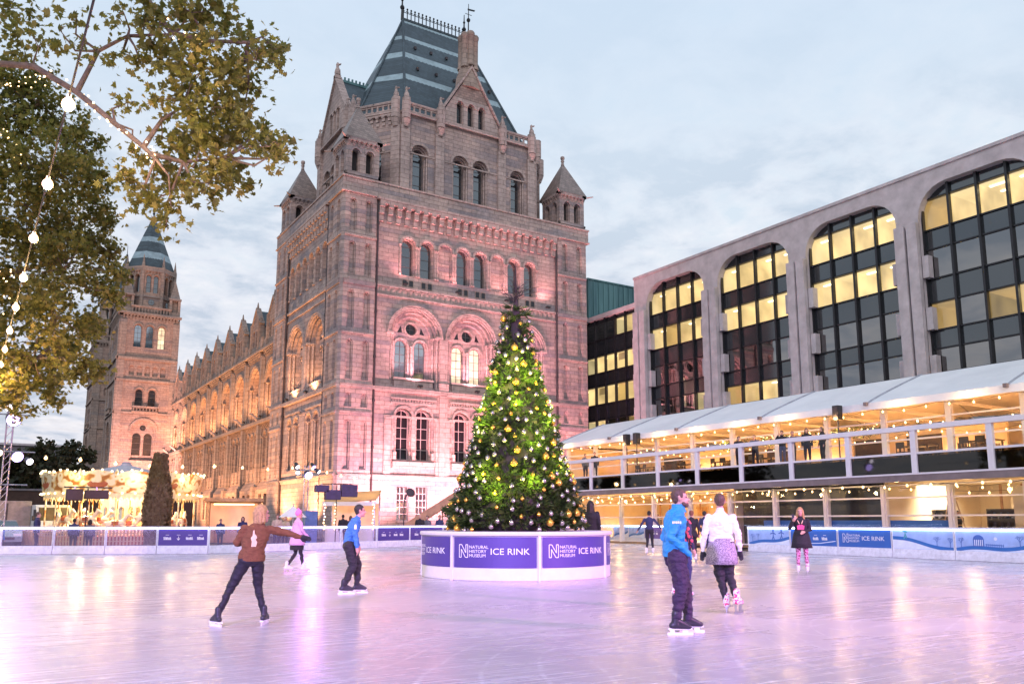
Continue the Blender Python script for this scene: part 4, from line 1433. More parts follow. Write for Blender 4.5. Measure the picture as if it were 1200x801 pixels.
# ------------------------------------------------------------ long wing
def build_wing():
 XW = 24.0
 root = thing('museum_wing', 'long museum wing of repeated arched bays and small gables, glowing orange beside the carousel', 'building', (XW, 81.7, 0))
 NB = 9
 BW = 6.43
 fr = Fr((XW, 79.9, 0), (0, 1, 0), (-1, 0, 0))
 wm, tr, rf = MB(), MB(), MB()
 u00 = 1.79
 frect(wm, fr, 0, u00, 0, 20.2, 0)
 for k in range(NB):
  a = u00 + BW * k
  b_ = a + BW
  c = (a + b_) / 2
  for s in (-1, 1):
   q0, q1 = (a, c) if s < 0 else (c, b_)
   w2, dp = panel(wm, fr, q0, q1, 0, 4.7, c + s * 0.95, 1.1, 1.6, 4.2, ((0.3, 0.0),), 0.45, n=4, rise=0.0)
   if k < 6:
    window(root, fr, c + s * 0.95, w2, 1.6, 4.2, dp + 0.06, 2, 3, 'pane_black', rise=0.0, n=4)
   else:
    frect(wm, fr, c + s * 0.95 - 0.55, c + s * 0.95 + 0.55, 1.6, 4.2, dp)
  wm.poly([fr.P(a, 4.7, 0.45), fr.P(b_, 4.7, 0.45), fr.P(b_, 5.5, 0.0), fr.P(a, 5.5, 0.0)])
  for j in (-1, 0, 1):
   x0 = (a, c - 0.8, c + 0.8)[j + 1]
   x1 = (c - 0.8, c + 0.8, b_)[j + 1]
   cc = c + j * 1.55
   w2, dp = panel(wm, fr, x0, x1, 5.5, 11.6, cc, 1.15, 7.0, 10.2, ((0.2, 0.1), (0.35, 0.0)), 0.0, n=8)
   window(root, fr, cc, w2, 7.0, 10.2, dp + 0.05, 1, 3, 'pane_black', n=8) if k < 5 else wm.poly([fr.P(u, v, dp) for u, v in outline(cc, w2, 7.0, 10.2, n=8)])
   arch_band(tr, fr, cc, 10.2, 0.58, 0.74, -0.02, 0.1, 8)
   for s in (-1, 1):
    colonnette(tr, fr, cc + s * 0.72, 5.6, 10.2, 0.02, 0.08, 6)
  fbox(tr, fr, a, b_, 11.6, 11.95, -0.1, 0.55)
  corbels(tr, fr, a + 0.5, b_ - 0.5, 11.1, 11.6, 0.35, 0.62, 0.28)
  iw, dep = panel(wm, fr, a, b_, 11.95, 19.1, c, 4.3, 12.05, 16.0, ((0.3, 0.22), (0.5, 0.0)), 0.0, n=16)
  ir = iw / 2
  for s in (-1, 1):
   q0, q1 = (c - ir, c) if s < 0 else (c, c + ir)
   w2, d2 = panel(wm, fr, q0, q1, 12.05, 16.0, c + s * 0.88, 1.05, 12.7, 15.2, ((0.1, 0.06), (0.2, 0.0)), dep, n=8)
   window(root, fr, c + s * 0.88, w2, 12.7, 15.2, d2 + 0.05, 1, 3, 'pane_black', n=8) if k < 6 else wm.poly([fr.P(u, v, d2) for u, v in outline(c + s * 0.88, w2, 12.7, 15.2, n=8)])
  wm.poly([fr.P(c + ir * cos(pi * q / 12), 16.0 + ir * sin(pi * q / 12), dep) for q in range(13)])
  for r1, r2, d1 in ((2.16, 2.36, 0.1), (2.36, 2.46, 0.16)):
   arch_band(tr, fr, c, 16.0, r1, r2, -0.02, d1, 14)
  for s in (-1, 1):
   colonnette(tr, fr, c + s * 2.0, 12.0, 16.0, -0.16, 0.1, 7)
   colonnette(tr, fr, c + s * 0.02, 12.1, 15.2, dep + 0.1, 0.08, 6) if s > 0 else None
   colonnette(tr, fr, c + s * 1.62, 12.1, 15.2, dep + 0.1, 0.08, 6)
  corbels(tr, fr, a + 0.45, b_ - 0.45, 18.95, 19.6, 0.36, 0.5, 0.26)
  fbox(tr, fr, a, b_, 19.6, 19.85, -0.4, 0.45)
  frect(wm, fr, a, b_, 19.1, 19.62, 0)
  fbox(tr, fr, a, c - 1.55, 19.85, 20.75, -0.1, 0.3)
  fbox(tr, fr, c + 1.55, b_, 19.85, 20.75, -0.1, 0.3)
  for s in (-1, 1):
   q0, q1 = (c - 1.55, c) if s < 0 else (c, c + 1.55)
   w2, dp = panel(wm, fr, q0, q1, 19.85, 22.95, c + s * 0.62, 0.72, 20.6, 22.1, ((0.12, 0.06), (0.3, 0.0)), 0.22, n=6)
   frect(rf, fr, c + s * 0.62 - 0.4, c + s * 0.62 + 0.4, 20.5, 22.6, dp + 0.02)
   fbox(tr, fr, c + s * 1.5 - 0.16, c + s * 1.5 + 0.16, 19.85, 23.3, -0.3, 0.4)
   tr.cyl(fr.P(c + s * 1.5, 23.3, 0.1), fr.P(c + s * 1.5, 23.95, 0.1), 0.2, 0.03, 6)
   wm.poly([fr.P(c + s * 1.55, 19.85, 0.22), fr.P(c + s * 1.55, 22.95, 0.22), fr.P(c + s * 1.55, 22.95, -3.2), fr.P(c + s * 1.55, 19.85, -3.2)])
   A = [fr.P(c + s * 1.7, 22.85, 0.32), fr.P(c, 24.85, 0.32), fr.P(c, 25.1, 0.32), fr.P(c + s * 1.85, 23.0, 0.32)]
   ia = [tr.add(x) for x in A]
   ib = [tr.add(x - fr.n * 0.55) for x in A]
   tr.face(ia)
   tr.face(ib[::-1])
   for q in range(4):
    tr.face([ia[q], ia[(q + 1) % 4], ib[(q + 1) % 4], ib[q]])
   rf.poly([fr.P(c + s * 1.75, 22.75, -0.15), fr.P(c, 24.75, -0.15), fr.P(c, 24.75, -5.0), fr.P(c + s * 1.75, 22.75, -5.0)])
  wm.poly([fr.P(c - 1.55, 22.95, 0.22), fr.P(c + 1.55, 22.95, 0.22), fr.P(c, 24.8, 0.22)])
  tr.cyl(fr.P(c, 24.9, 0.1), fr.P(c, 25.7, 0.1), 0.17, 0.04, 6)
 for k in range(NB + 1):         # buttress piers with shafts
  u = u00 + BW * k
  fbox(tr, fr, u - 0.34, u + 0.34, 5.0, 11.6, -0.1, 0.42)
  fbox(tr, fr, u - 0.32, u + 0.32, 11.95, 19.0, -0.1, 0.36)
  fbox(tr, fr, u - 0.42, u + 0.42, 0, 5.0, -0.1, 0.75)
  fbox(tr, fr, u - 0.36, u + 0.36, 19.85, 21.1, -0.1, 0.42)
  for s in (-0.5, 0.5):
   tr.cyl(fr.P(u + s, 5.4, 0.1), fr.P(u + s, 11.5, 0.1), 0.11, 0.11, 7, False)
   tr.cyl(fr.P(u + s, 12.0, 0.1), fr.P(u + s, 18.8, 0.1), 0.11, 0.11, 7, False)
  g = MB()
  p = fr.P(u, 11.95, 0.5)
  g.capsule((p.x, p.y, p.z + 0.15), (p.x - 0.55, p.y, p.z + 0.6), 0.2, 0.14, 8)
  g.capsule((p.x - 0.55, p.y, p.z + 0.65), (p.x - 0.85, p.y, p.z + 0.72), 0.16, 0.08, 8)
  g.build('beast_statue', 'stone_plain', root, world=True)
 u1 = u00 + BW * NB
 rf.poly([fr.P(0, 19.9, -0.3), fr.P(u1, 19.9, -0.3), fr.P(u1, 24.6, -7.0), fr.P(0, 24.6, -7.0)])
 rf.poly([fr.P(0, 19.9, -13.7), fr.P(u1, 19.9, -13.7), fr.P(u1, 24.6, -7.0), fr.P(0, 24.6, -7.0)])
 dk = MB()
 dk.box(XW + 1.3, XW + 13.5, 80.0, 79.9 + u1, 0.2, 19.7)
 dk.build('inner_core', 'dark_recess', root, world=True)
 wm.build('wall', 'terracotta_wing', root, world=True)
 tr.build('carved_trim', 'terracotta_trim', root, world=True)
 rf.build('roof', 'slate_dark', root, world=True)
build_wing()
# ------------------------------------------------------------ entrance towers at the far end
def build_far_tower(y0, x0, label, detail=True):
 root = thing('entrance_tower', label, 'tower', (x0, y0, 0))
 W, D = 8.8, 11.0
 wm, tr = MB(), MB()
 F = Fr((x0, y0, 0), (1, 0, 0), (0, -1, 0))
 L = Fr((x0, y0, 0), (0, 1, 0), (-1, 0, 0))
 c = W / 2
 for fr, Wd in ((F, W), (L, D)):
  cc = Wd / 2
  frect(wm, fr, 0, Wd, 0, 9.5, 0)
  iw, dep = panel(wm, fr, 0, Wd, 9.5, 18.0, cc, 3.7, 10.8, 15.3, ((0.3, 0.25), (0.3, 0.0)), 0, n=14)
  ir = iw / 2
  for s in (-1, 1):
   q0, q1 = (cc - ir, cc) if s < 0 else (cc, cc + ir)
   w2, d2 = panel(wm, fr, q0, q1, 10.8, 15.3, cc + s * 0.82, 1.25, 11.6, 14.5, ((0.25, 0.0),), dep, n=8)
   window(root, fr, cc + s * 0.82, w2, 11.6, 14.5, d2 + 0.05, 1, 3, 'pane_dark', n=8)
  outer = [(cc + ir * cos(pi * k / 12), 15.3 + ir * sin(pi * k / 12)) for k in range(13)]
  ring_fill(wm, fr, cc, 15.95, 0.45, outer, dep, 16)
  round_window(root, fr, cc, 15.95, 0.47, dep - 0.05, 'pane_dark', 12)
  arch_band(tr, fr, cc, 15.3, 1.88, 2.15, -0.02, 0.14, 14)
  fbox(tr, fr, 0, Wd, 18.0, 18.3, -0.1, 0.2)
  balustrade(tr, fr.P(cc - 1.9, 0, 0.25), fr.P(cc + 1.9, 0, 0.25), 18.3, 1.0, 0.45)
  for s in (-1, 1):
   q0, q1 = (0, cc) if s < 0 else (cc, Wd)
   w2, dp = panel(wm, fr, q0, q1, 18.3, 23.2, cc + s * 0.95, 1.3, 19.3, 21.5, ((0.2, 0.12), (0.3, 0.0)), 0, n=8)
   window(root, fr, cc + s * 0.95, w2, 19.3, 21.5, dp + 0.05, 1, 3, 'pane_dark', n=8)
   arch_band(tr, fr, cc + s * 0.95, 21.5, 0.66, 0.84, -0.02, 0.1, 8)
  fbox(tr, fr, 0, Wd, 23.2, 23.5, -0.1, 0.25)
  for k in range(5):
   u = cc + (k - 2) * 1.15
   q0 = 0 if k == 0 else u - 0.575
   q1 = Wd if k == 4 else u + 0.575
   w2, dp = panel(wm, fr, q0, q1, 23.5, 26.6, u, 0.8, 24.1, 25.3, ((0.3, 0.0),), 0, n=8)
   wm.poly([fr.P(*p, dp) for p in outline(u, w2, 24.1, 25.3, n=8)])
  fbox(tr, fr, 0, Wd, 26.6, 27.0, -0.1, 0.3)
  for k in range(3):
   u = cc + (k - 1) * 1.75
   q0 = 0 if k == 0 else u - 0.875
   q1 = Wd if k == 2 else u + 0.875
   w2, dp = panel(wm, fr, q0, q1, 27.0, 33.6, u, 1.25, 28.7, 31.8, ((0.18, 0.1), (0.25, 0.0)), 0, n=10)
   window(root, fr, u, w2, 28.7, 31.8, dp + 0.05, 2, 4, 'pane_lit' if fr is F and k == 2 else 'pane_sky', n=8)
   arch_band(tr, fr, u, 31.8, 0.64, 0.82, -0.02, 0.1, 10)
  corbels(tr, fr, 0.2, Wd - 0.2, 33.1, 33.9, 0.3, 0.5, 0.25)
  fbox(tr, fr, -0.2, Wd + 0.2, 33.9, 34.2, -0.3, 0.4)
  for u in (0.5, Wd - 0.5):
   fbox(tr, fr, u - 0.5, u + 0.5, 0, 33.0, -0.05, 0.16)
 balustrade(tr, F.P(1.4, 0, 0.1), F.P(W - 1.4, 0, 0.1), 34.2, 1.2, 0.45)
 balustrade(tr, L.P(1.4, 0, 0.1), L.P(D - 1.4, 0, 0.1), 34.2, 1.2, 0.45)
 wm.poly([(x0 + W, y0, 0), (x0 + W, y0 + D, 0), (x0 + W, y0 + D, 34), (x0 + W, y0, 34)])
 wm.poly([(x0, y0 + D, 0), (x0 + W, y0 + D, 0), (x0 + W, y0 + D, 34), (x0, y0 + D, 34)])
 wm.poly([(x0, y0, 34.1), (x0 + W, y0, 34.1), (x0 + W, y0 + D, 34.1), (x0, y0 + D, 34.1)])
 cx, cy_ = x0 + c, y0 + 4.6
 RR = 3.95
 pts = [(cx + RR * cos(pi / 8 + pi / 4 * k), cy_ + RR * sin(pi / 8 + pi / 4 * k)) for k in range(8)]
 for k in range(8):
  p, q = V((*pts[k], 0)), V((*pts[(k + 1) % 8], 0))
  u = (q - p).normalized()
  fr = Fr(p, u, V((u.y, -u.x, 0)))
  Ls = (q - p).length
  for s in (-1, 1):
   q0, q1 = (0, Ls / 2) if s < 0 else (Ls / 2, Ls)
   w2, dp = panel(wm, fr, q0, q1, 34, 41.6, Ls / 2 + s * 0.55, 0.85, 38.0, 40.6, ((0.15, 0.08), (0.3, 0)), 0, n=8)
   wi = window(root, fr, Ls / 2 + s * 0.55, w2, 38.0, 40.6, dp + 0.04, 1, 3, 'pane_dark', n=6) if k in (4, 5, 6) else None
   arch_band(tr, fr, Ls / 2 + s * 0.55, 40.6, 0.43, 0.56, -0.02, 0.08, 8)
  round_window(root, fr, Ls / 2, 36.4, 0.5, 0.05, 'pane_dark', 12) if k in (4, 5, 6) else None
  fbox(tr, fr, -0.1, Ls + 0.1, 41.6, 42.3, -0.3, 0.3)
  fbox(tr, fr, -0.05, Ls + 0.05, 37.2, 37.45, -0.1, 0.15)
  corbels(tr, fr, 0.1, Ls - 0.1, 41.1, 41.6, 0.24, 0.45, 0.22)
  tr.cyl((pts[k][0], pts[k][1], 34.2), (pts[k][0], pts[k][1], 42.5), 0.3, 0.3, 7)
  tr.cyl((pts[k][0], pts[k][1], 42.5), (pts[k][0], pts[k][1], 44.3), 0.26, 0.03, 6)
 rf = MB()
 rf.lathe([(3.95, 42.3), (3.3, 44.0), (1.6, 48.4), (0.25, 51.8), (0.0, 51.9)], (cx, cy_, 0), 8, pi / 8, pi / 8 + 2 * pi)
 ro = rf.build('roof', 'slate_cone', root, world=True)
 fi = MB()
 fi.cyl((cx, cy_, 51.7), (cx, cy_, 54.5), 0.1, 0.03, 6)
 fi.sphere((cx, cy_, 52.6), 0.22, 8)
 fi.build('finial', 'iron_black', ro, world=True)
 for sx, sy in ((0.9, 0.9), (W - 0.9, 0.9), (0.9, D - 0.9), (W - 0.9, D - 0.9)):
  t = MB()
  px, py = x0 + sx, y0 + sy
  t.box(px - 0.85, px + 0.85, py - 0.85, py + 0.85, 34.15, 35.0)
  for ax, ay in ((-0.65, -0.65), (0.65, -0.65), (0.65, 0.65), (-0.65, 0.65)):
   t.box(px + ax - 0.2, px + ax + 0.2, py + ay - 0.2, py + ay + 0.2, 35.0, 37.0)
  t.box(px - 0.4, px + 0.4, py - 0.4, py + 0.4, 35.0, 37.0)
  t.box(px - 0.95, px + 0.95, py - 0.95, py + 0.95, 37.0, 37.3)
  t.lathe([(1.1, 37.3), (0.06, 40.4), (0.0, 40.5)], (px, py, 0), 4, pi / 4, pi / 4 + 2 * pi)
  t.build('pinnacle', 'terracotta_trim', root, world=True)
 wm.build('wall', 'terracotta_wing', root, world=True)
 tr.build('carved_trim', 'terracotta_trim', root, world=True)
 return root
build_far_tower(139.7, 15.3, 'octagon-topped museum entrance tower rising behind the carousel with one yellow lit window')
build_far_tower(166.0, 14.6, 'second entrance tower mostly hidden behind the first and the tree leaves')
def build_west_wing():
 root = thing('museum_west_wing', 'distant dark end of the museum beyond the entrance towers', 'building', (17.5, 178, 0))
 wm, rf = MB(), MB()
 fr = Fr((19.0, 177.5, 0), (0, 1, 0), (-1, 0, 0))
 for k in range(6):
  a = 8 * k
  panel(wm, fr, a, a + 8, 0, 20, a + 4, 4.5, 8, 14, ((0.5, 0.0),), 0, n=8)
  frect(wm, fr, a + 1.7, a + 6.3, 8, 16.3, -0.45)
  fbox(wm, fr, a - 0.5, a + 0.5, 0, 21, -0.1, 0.5)
  wm.poly([fr.P(a + 2.4, 20, 0.1), fr.P(a + 5.6, 20, 0.1), fr.P(a + 5.6, 22.5, 0.1), fr.P(a + 4, 25, 0.1), fr.P(a + 2.4, 22.5, 0.1)])
 wm.box(19.5, 30, 177.2, 225, 0, 20)
 rf.poly([(19.2, 177.4, 20.0), (19.2, 225.5, 20.0), (26, 225.5, 25.5), (26, 177.4, 25.5)])
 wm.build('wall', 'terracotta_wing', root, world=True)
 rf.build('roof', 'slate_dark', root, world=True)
build_west_wing()
# ------------------------------------------------------------ ground, ice
g = MB()
g.poly([(-1500, -300, -0.06), (1500, -300, -0.06), (1500, 2500, -0.06), (-1500, 2500, -0.06)])
tag(g.build('ground', 'asphalt'), kind='structure')
ICE = [(-22, -8), (29.6, -8), (29.6, 14.6), (30.6, 27.6), (33.3, 34.7), (36.8, 45.0), (28.5, 46.6), (20.3, 43.0), (8.3, 38.0), (0.6, 42.0), (-9, 46.0), (-22, 40)]
g = MB()
g.poly([(x, y, 0.0) for x, y in ICE])
tag(g.build('ice', 'ice'), kind='structure')
# ------------------------------------------------------------ concrete office building
ROWS = [(19.45, 21.35), (16.3, 18.1), (13.05, 14.7), (10.4, 11.8), (7.1, 8.7), (3.9, 5.4)]
def room_box(mb, fr, u0, u1, v0, v1, d, dep, mi_wall, mi_strip, strips=2):
 """open-fronted office: back, sides, ceiling with light strips"""
 mb.mi = mi_wall
 mb.poly([fr.P(u0, v0, d - dep), fr.P(u1, v0, d - dep), fr.P(u1, v1, d - dep), fr.P(u0, v1, d - dep)])
 mb.poly([fr.P(u0, v1, d - dep), fr.P(u1, v1, d - dep), fr.P(u1, v1, d), fr.P(u0, v1, d)])
 mb.poly([fr.P(u0, v0, d - dep), fr.P(u1, v0, d - dep), fr.P(u1, v0, d), fr.P(u0, v0, d)])
 for u in (u0, u1):
  mb.poly([fr.P(u, v0, d - dep), fr.P(u, v0, d), fr.P(u, v1, d), fr.P(u, v1, d - dep)])
 if mi_strip is not None:
  mb.mi = mi_strip
  for k in range(strips):
   dd = d - dep * (0.25 + 0.4 * k)
   fbox(mb, fr, u0 + 0.25, u1 - 0.25, v1 - 0.07, v1 - 0.03, dd - 0.09, dd + 0.09)
def glazed_bay(root, fr, u0, u1, vtop, vbot, d, npane, lit, rows=ROWS, name='glazing_bay'):
 """curtain wall between u0 and u1; lit maps (row, pane) to 0 dark, 1 lit, 2 dim"""
 fm = MB()
 st = (u1 - u0) / npane
 for k in range(npane + 1):
  u = u0 + st * k
  fbox(fm, fr, u - 0.07, u + 0.07, vbot, vtop, d - 0.12, d + 0.16)
 for a, b_ in rows:
  fbox(fm, fr, u0, u1, a - 0.09, a, d - 0.1, d + 0.06)
  fbox(fm, fr, u0, u1, b_, b_ + 0.09, d - 0.1, d + 0.06)
 fo = fm.build(name, 'mullion', root, world=True)
 edges = [vtop] + [x for a, b_ in rows for x in (b_ + 0.09, a - 0.09)] + [vbot]
 for k in range(0, len(edges), 2):
  if edges[k] - edges[k + 1] > 0.05:
   sp = MB()
   for q in range(npane):
    frect(sp, fr, u0 + st * q, u0 + st * (q + 1), edges[k + 1], edges[k], d - 0.06)
   sp.build('spandrel_panel', 'spandrel', fo, world=True)
 for r, (a, b_) in enumerate(rows):
  gl = {}
  rm = MB()
  for q in range(npane):
   l = lit.get((r, q), 0)
   frect(gl.setdefault(bool(l), MB()), fr, u0 + st * q, u0 + st * (q + 1), a, b_, d - 0.04)
   room_box(rm, fr, u0 + st * q, u0 + st * (q + 1), a + 0.01, b_ - 0.01, d - 0.2, 3.2, {0: 2, 1: 0, 2: 1}[l], 3 if l == 1 and (r * 3 + q) % 3 != 1 else None)
   if l == 1 and (q * 7 + r * 5) % 3 == 0:
    rm.mi = 1
    fbox(rm, fr, u0 + st * q + 0.2, u0 + st * q + st * 0.55, a + 0.05, a + 0.75, d - 2.4, d - 1.9)
   if l == 1 and (q * 5 + r * 3) % 7 == 2:
    rm.mi = 1
    fbox(rm, fr, u0 + st * q + 0.06, u0 + st * (q + 1) - 0.06, b_ - 0.75, b_ - 0.05, d - 0.32, d - 0.3)
  for k, g in gl.items():
   g.build('lit_pane' if k else 'dark_pane', 'office_glass' if k else 'office_glass_dark', fo, world=True)
  rm.build('office_room', ['room_lit', 'room_dim', 'room_dark', 'ceiling_strip'], fo, world=True)
def build_modern():
 X = 48.0
 root = thing('office_building', 'modern concrete office building of rounded arch bays with dark glass and yellow lit rooms', 'building', (X, 12, 0))
 fr = Fr((X, 55.25, 0), (0, -1, 0), (-1, 0, 0))      # u runs towards the camera
 cm = MB()
 PW, BW = 1.5, 8.5
 L0 = 0.85
 lits = []
 A = {(0, q): 1 for q in range(5)}
 b1 = dict(A)
 b1.update({(1, q): 1 for q in range(5)})
 b1.update({(1, 1): 2, (3, 3): 1, (3, 4): 1, (4, 0): 1, (4, 3): 2})
 b2 = dict(A)
 b2.update({(1, q): 1 for q in range(5)})
 b2.update({(4, 0): 1, (4, 1): 2, (3, 0): 2, (3, 1): 1, (3, 2): 1})
 b3 = dict(A)
 b3.update({(1, q): 1 for q in range(5)})
 b4 = {(0, q): 1 for q in range(5)}
 b4.update({(2, 0): 2, (2, 2): 2, (2, 3): 1, (0, 0): 2})
 b5 = {(0, 0): 1, (0, 2): 1, (0, 3): 1, (1, 1): 2}
 b6 = dict(A)
 lits = [b1, b2, b3, b4, b5, b6]
 for k in range(6):
  a = L0 + BW * k
  b_ = a + BW
  c = (a + b_) / 2
  panel(cm, fr, a, b_, 0, 23.05, c, BW - PW, 0.0, 20.2, ((0.62, 0.0),), 0, rc=1.9, n=7)
  glazed_bay(root, fr, c - BW / 2 + PW / 2 + 0.02, c + BW / 2 - PW / 2 - 0.02, 22.1, 0.0, -0.5, 4, lits[k])
 frect(cm, fr, 0, L0, 0, 23.05, 0)
 for k in range(7):          # fluted pier shafts under the arches
  u = L0 + BW * k
  for s in (-1, 1):
   fbox(cm, fr, u + s * 0.42 - 0.33, u + s * 0.42 + 0.33, 0, 19.9, -0.05, 0.34)
  for z_ in (17.2, 13.9, 10.9):
   for s in (-1, 1):
    fbox(cm, fr, u + s * 1.0 - 0.2, u + s * 1.0 + 0.2, z_ - 0.9, z_ + 0.5, -0.48, 0.02)
 ue = L0 + BW * 6
 fbox(cm, fr, -0.02, ue, 23.05, 23.25, -1.5, 0.1)
 cm.poly([fr.P(0, 0, 0), fr.P(0, 23.05, 0), fr.P(0, 23.05, -14), fr.P(0, 0, -14)])
 cm.poly([fr.P(ue, 0, 0), fr.P(ue, 23.05, 0), fr.P(ue, 23.05, -14), fr.P(ue, 0, -14)])
 cm.poly([fr.P(0, 23.0, -0.2), fr.P(ue, 23.0, -0.2), fr.P(ue, 23.0, -14), fr.P(0, 23.0, -14)])
 cm.poly([fr.P(0, 0, -14), fr.P(ue, 0, -14), fr.P(ue, 23.05, -14), fr.P(0, 23.05, -14)])
 cm.build('concrete_frame', 'concrete', root, world=True)
def build_link():
 X = 52.0
 root = thing('glass_link_block', 'recessed dark glass block under a green copper roof, between museum and office building', 'building', (X, 59, 0))
 fr = Fr((X, 69.2, 0), (0, -1, 0), (-1, 0, 0))
 rows = [(19.9, 21.6), (16.45, 18.1), (13.2, 14.95), (10.0, 11.5), (6.8, 8.3), (3.6, 5.0)]
 lit = {(0, 3): 0, (0, 4): 1, (0, 5): 1, (0, 6): 1}
 lit.update({(1, q): 1 for q in range(1, 9)})
 lit.update({(2, q): 1 for q in range(0, 9)})
 lit.update({(2, 4): 2, (3, 1): 1, (3, 2): 1, (3, 5): 2, (3, 6): 2})
 glazed_bay(root, fr, 0, 14.4, 22.0, 0, 0, 9, lit, rows)
 cm = MB()
 fbox(cm, fr, -0.1, 14.5, 22.0, 22.45, -8, 0.3)
 cm.build('flat_roof', 'concrete', root, world=True)
 k_ = MB()
 k_.box(X + 0.2, X + 16, 69.3, 80, 0, 22.4)
 k_.build('rear_wall', 'dark_panel', root, world=True)
 cp = MB()
 cp.box(X + 0.6, X + 16, 68.0, 80, 22.5, 27.1)
 for k in range(22):
  x = X + 0.6 + 0.7 * k
  cp.box(x, x + 0.07, 67.92, 68.0, 22.5, 27.1)
 cp.box(X + 0.5, X + 16.1, 67.88, 80, 27.1, 27.25)
 cp.build('roof', 'copper_green', root, world=True)
 pl = MB()
 pl.box(X + 4.3, X + 6.6, 61.5, 66, 22.45, 23.9)
 pl.box(X + 5.0, X + 5.3, 60.6, 61.4, 22.45, 24.2)
 pl.build('roof_plant', 'lead_pipe', root, world=True)
build_modern()
build_link()
# ------------------------------------------------------------ two-storey glazed pavilion
PY = [16.87 + 3.13 * k for k in range(-4, 11)]          # column lines along Y, near to far
def build_pavilion_hall():
 XF, XB, XR = 32.5, 34.9, 43.5
 Y0, Y1 = PY[0] - 0.06, PY[-1] + 0.06
 root = thing('rink_pavilion', 'long two-storey glazed rinkside pavilion with white tent roof, balcony and warm lit rooms', 'pavilion', (XF, 26, 0))
 fl = MB()
 fl.box(XF + 0.08, XR, Y0, Y1, 3.36, 4.08)
 fl.box(XB - 0.1, XR, Y0, Y1, 0.0, 0.12)
 fl.build('floor_deck', 'timber_floor', root, world=True)
 bm_ = MB()
 bm_.box(XF - 0.08, XF + 0.1, Y0, Y1, 3.04, 3.32)
 bm_.box(XF + 0.1, XB - 0.12, Y0, Y1, 3.16, 3.3)
 bm_.build('edge_beam', 'beam_dark', root, world=True)
 ln = MB()
 ln.box(XF - 0.1, XF + 0.02, Y0, Y1, 3.32, 3.39)
 ln.box(XF - 0.06, XF + 0.04, Y0, Y1, 4.16, 4.25)
 ln.box(XF - 0.14, XF + 0.12, Y0, Y1, 5.15, 5.36)
 ln.build('balcony_rail', 'white_frame', root, world=True)
 for k, y in enumerate(PY):
  p = MB()
  p.box(XF - 0.11, XF + 0.08, y - 0.12, y + 0.02, 3.39, 5.15)
  p.box(XF - 0.09, XF + 0.06, y + 0.03, y + 0.13, 3.39, 5.15)
  p.build('balcony_post', 'white_frame', root, world=True)
  c = MB()
  c.box(XB - 0.08, XB + 0.12, y - 0.14, y + 0.14, 0.1, 3.06)
  c.box(XB - 0.14, XB - 0.07, y - 0.06, y + 0.06, 0.1, 3.06)
  c.box(XB + 0.3, XB + 0.5, y - 0.13, y + 0.13, 4.08, 6.75)
  c.build('column', 'white_frame', root, world=True)
 for k in range(len(PY) - 1):
  a, b_ = PY[k], PY[k + 1]
  g = MB()
  g.poly([(XF - 0.02, a + 0.13, 3.4), (XF - 0.02, b_ - 0.12, 3.4), (XF - 0.02, b_ - 0.12, 4.16), (XF - 0.02, a + 0.13, 4.16)])
  g.build('dark_glass_panel', 'rail_glass_dark', root, world=True)
  g = MB()
  g.poly([(XF - 0.01, a + 0.13, 4.25), (XF - 0.01, b_ - 0.12, 4.25), (XF - 0.01, b_ - 0.12, 5.15), (XF - 0.01, a + 0.13, 5.15)])
  g.build('clear_glass_panel', 'clear_glass', root, world=True)
  for x, z in ((XB - 0.04, 0.14), (XB - 0.04, 1.62), (XB - 0.04, 2.42), (XB - 0.04, 2.98), (XB + 0.32, 5.05), (XB + 0.32, 5.95)):
   t = MB()
   t.box(x, x + 0.1, a + 0.14, b_ - 0.14, z, z + 0.075)
   t.build('transom', 'white_frame', root, world=True)
  g = MB()
  g.poly([(XB + 0.02, a + 0.14, 0.2), (XB + 0.02, b_ - 0.14, 0.2), (XB + 0.02, b_ - 0.14, 3.0), (XB + 0.02, a + 0.14, 3.0)])
  g.build('shopfront_glass', 'clear_glass', root, world=True)
 iw = MB()
 iw.box(XR - 0.1, XR, Y0, Y1, 0.12, 6.6)
 iw.poly([(XB + 0.5, Y0, 0.12), (XR, Y0, 0.12), (XR, Y0, 6.6), (XB + 0.5, Y0, 6.6)])
 iw.poly([(XB + 0.5, Y1, 0.12), (XR, Y1, 0.12), (XR, Y1, 6.6), (XB + 0.5, Y1, 6.6)])
 for y in (PY[6] + 0.3, PY[9] + 0.2):      # partitions on the ground floor
  iw.box(XB + 0.6, XR - 0.1, y - 0.06, y + 0.06, 0.12, 3.3)
 iw.box(37.2, 37.9, 17.6, 18.6, 0.12, 2.9)
 iw.box(40.6, 41.0, 19.6, 20.4, 0.12, 3.0)
 for y in (20.5, 29.0, 38.0):
  iw.box(41.0, 41.2, y, y + 3.2, 4.08, 6.4)
 iw.build('inner_wall', 'cream_wall', root, world=True)
 bw = MB()
 for k in range(13):          # dark windows and timber dado on the back wall
  y = Y0 + 1.0 + 3.3 * k
  bw.box(XR - 0.16, XR - 0.1, y, y + 2.0, 5.05, 6.1)
  bw.box(XR - 0.14, XR - 0.1, y - 0.4, y + 2.5, 4.1, 4.9)
 bw.build('rear_window', 'furniture_dark', root, world=True)
 dd = MB()
 for y in (33.6, 36.0, 38.2, 40.6, 42.6, 15.0):
  dd.box(XR - 0.16, XR - 0.1, y, y + 0.95, 0.12, 2.3)
  dd.box(XR - 0.2, XR - 0.16, y - 0.1, y + 1.05, 2.3, 2.42)
 dd.build('inner_door', 'pine_wood', root, world=True)
 pl_ = MB()
 for k in range(len(PY) - 1):
  for q in range(1, 3):
   y = PY[k] + 3.13 * q / 3
   pl_.box(XR - 0.5, XR - 0.42, y - 0.05, y + 0.05, 0.12, 3.24)
 pl_.box(40.2, 40.9, 34.5, 42.0, 0.12, 1.15)
 pl_.build('inner_framing', 'hut_wood', root, world=True)
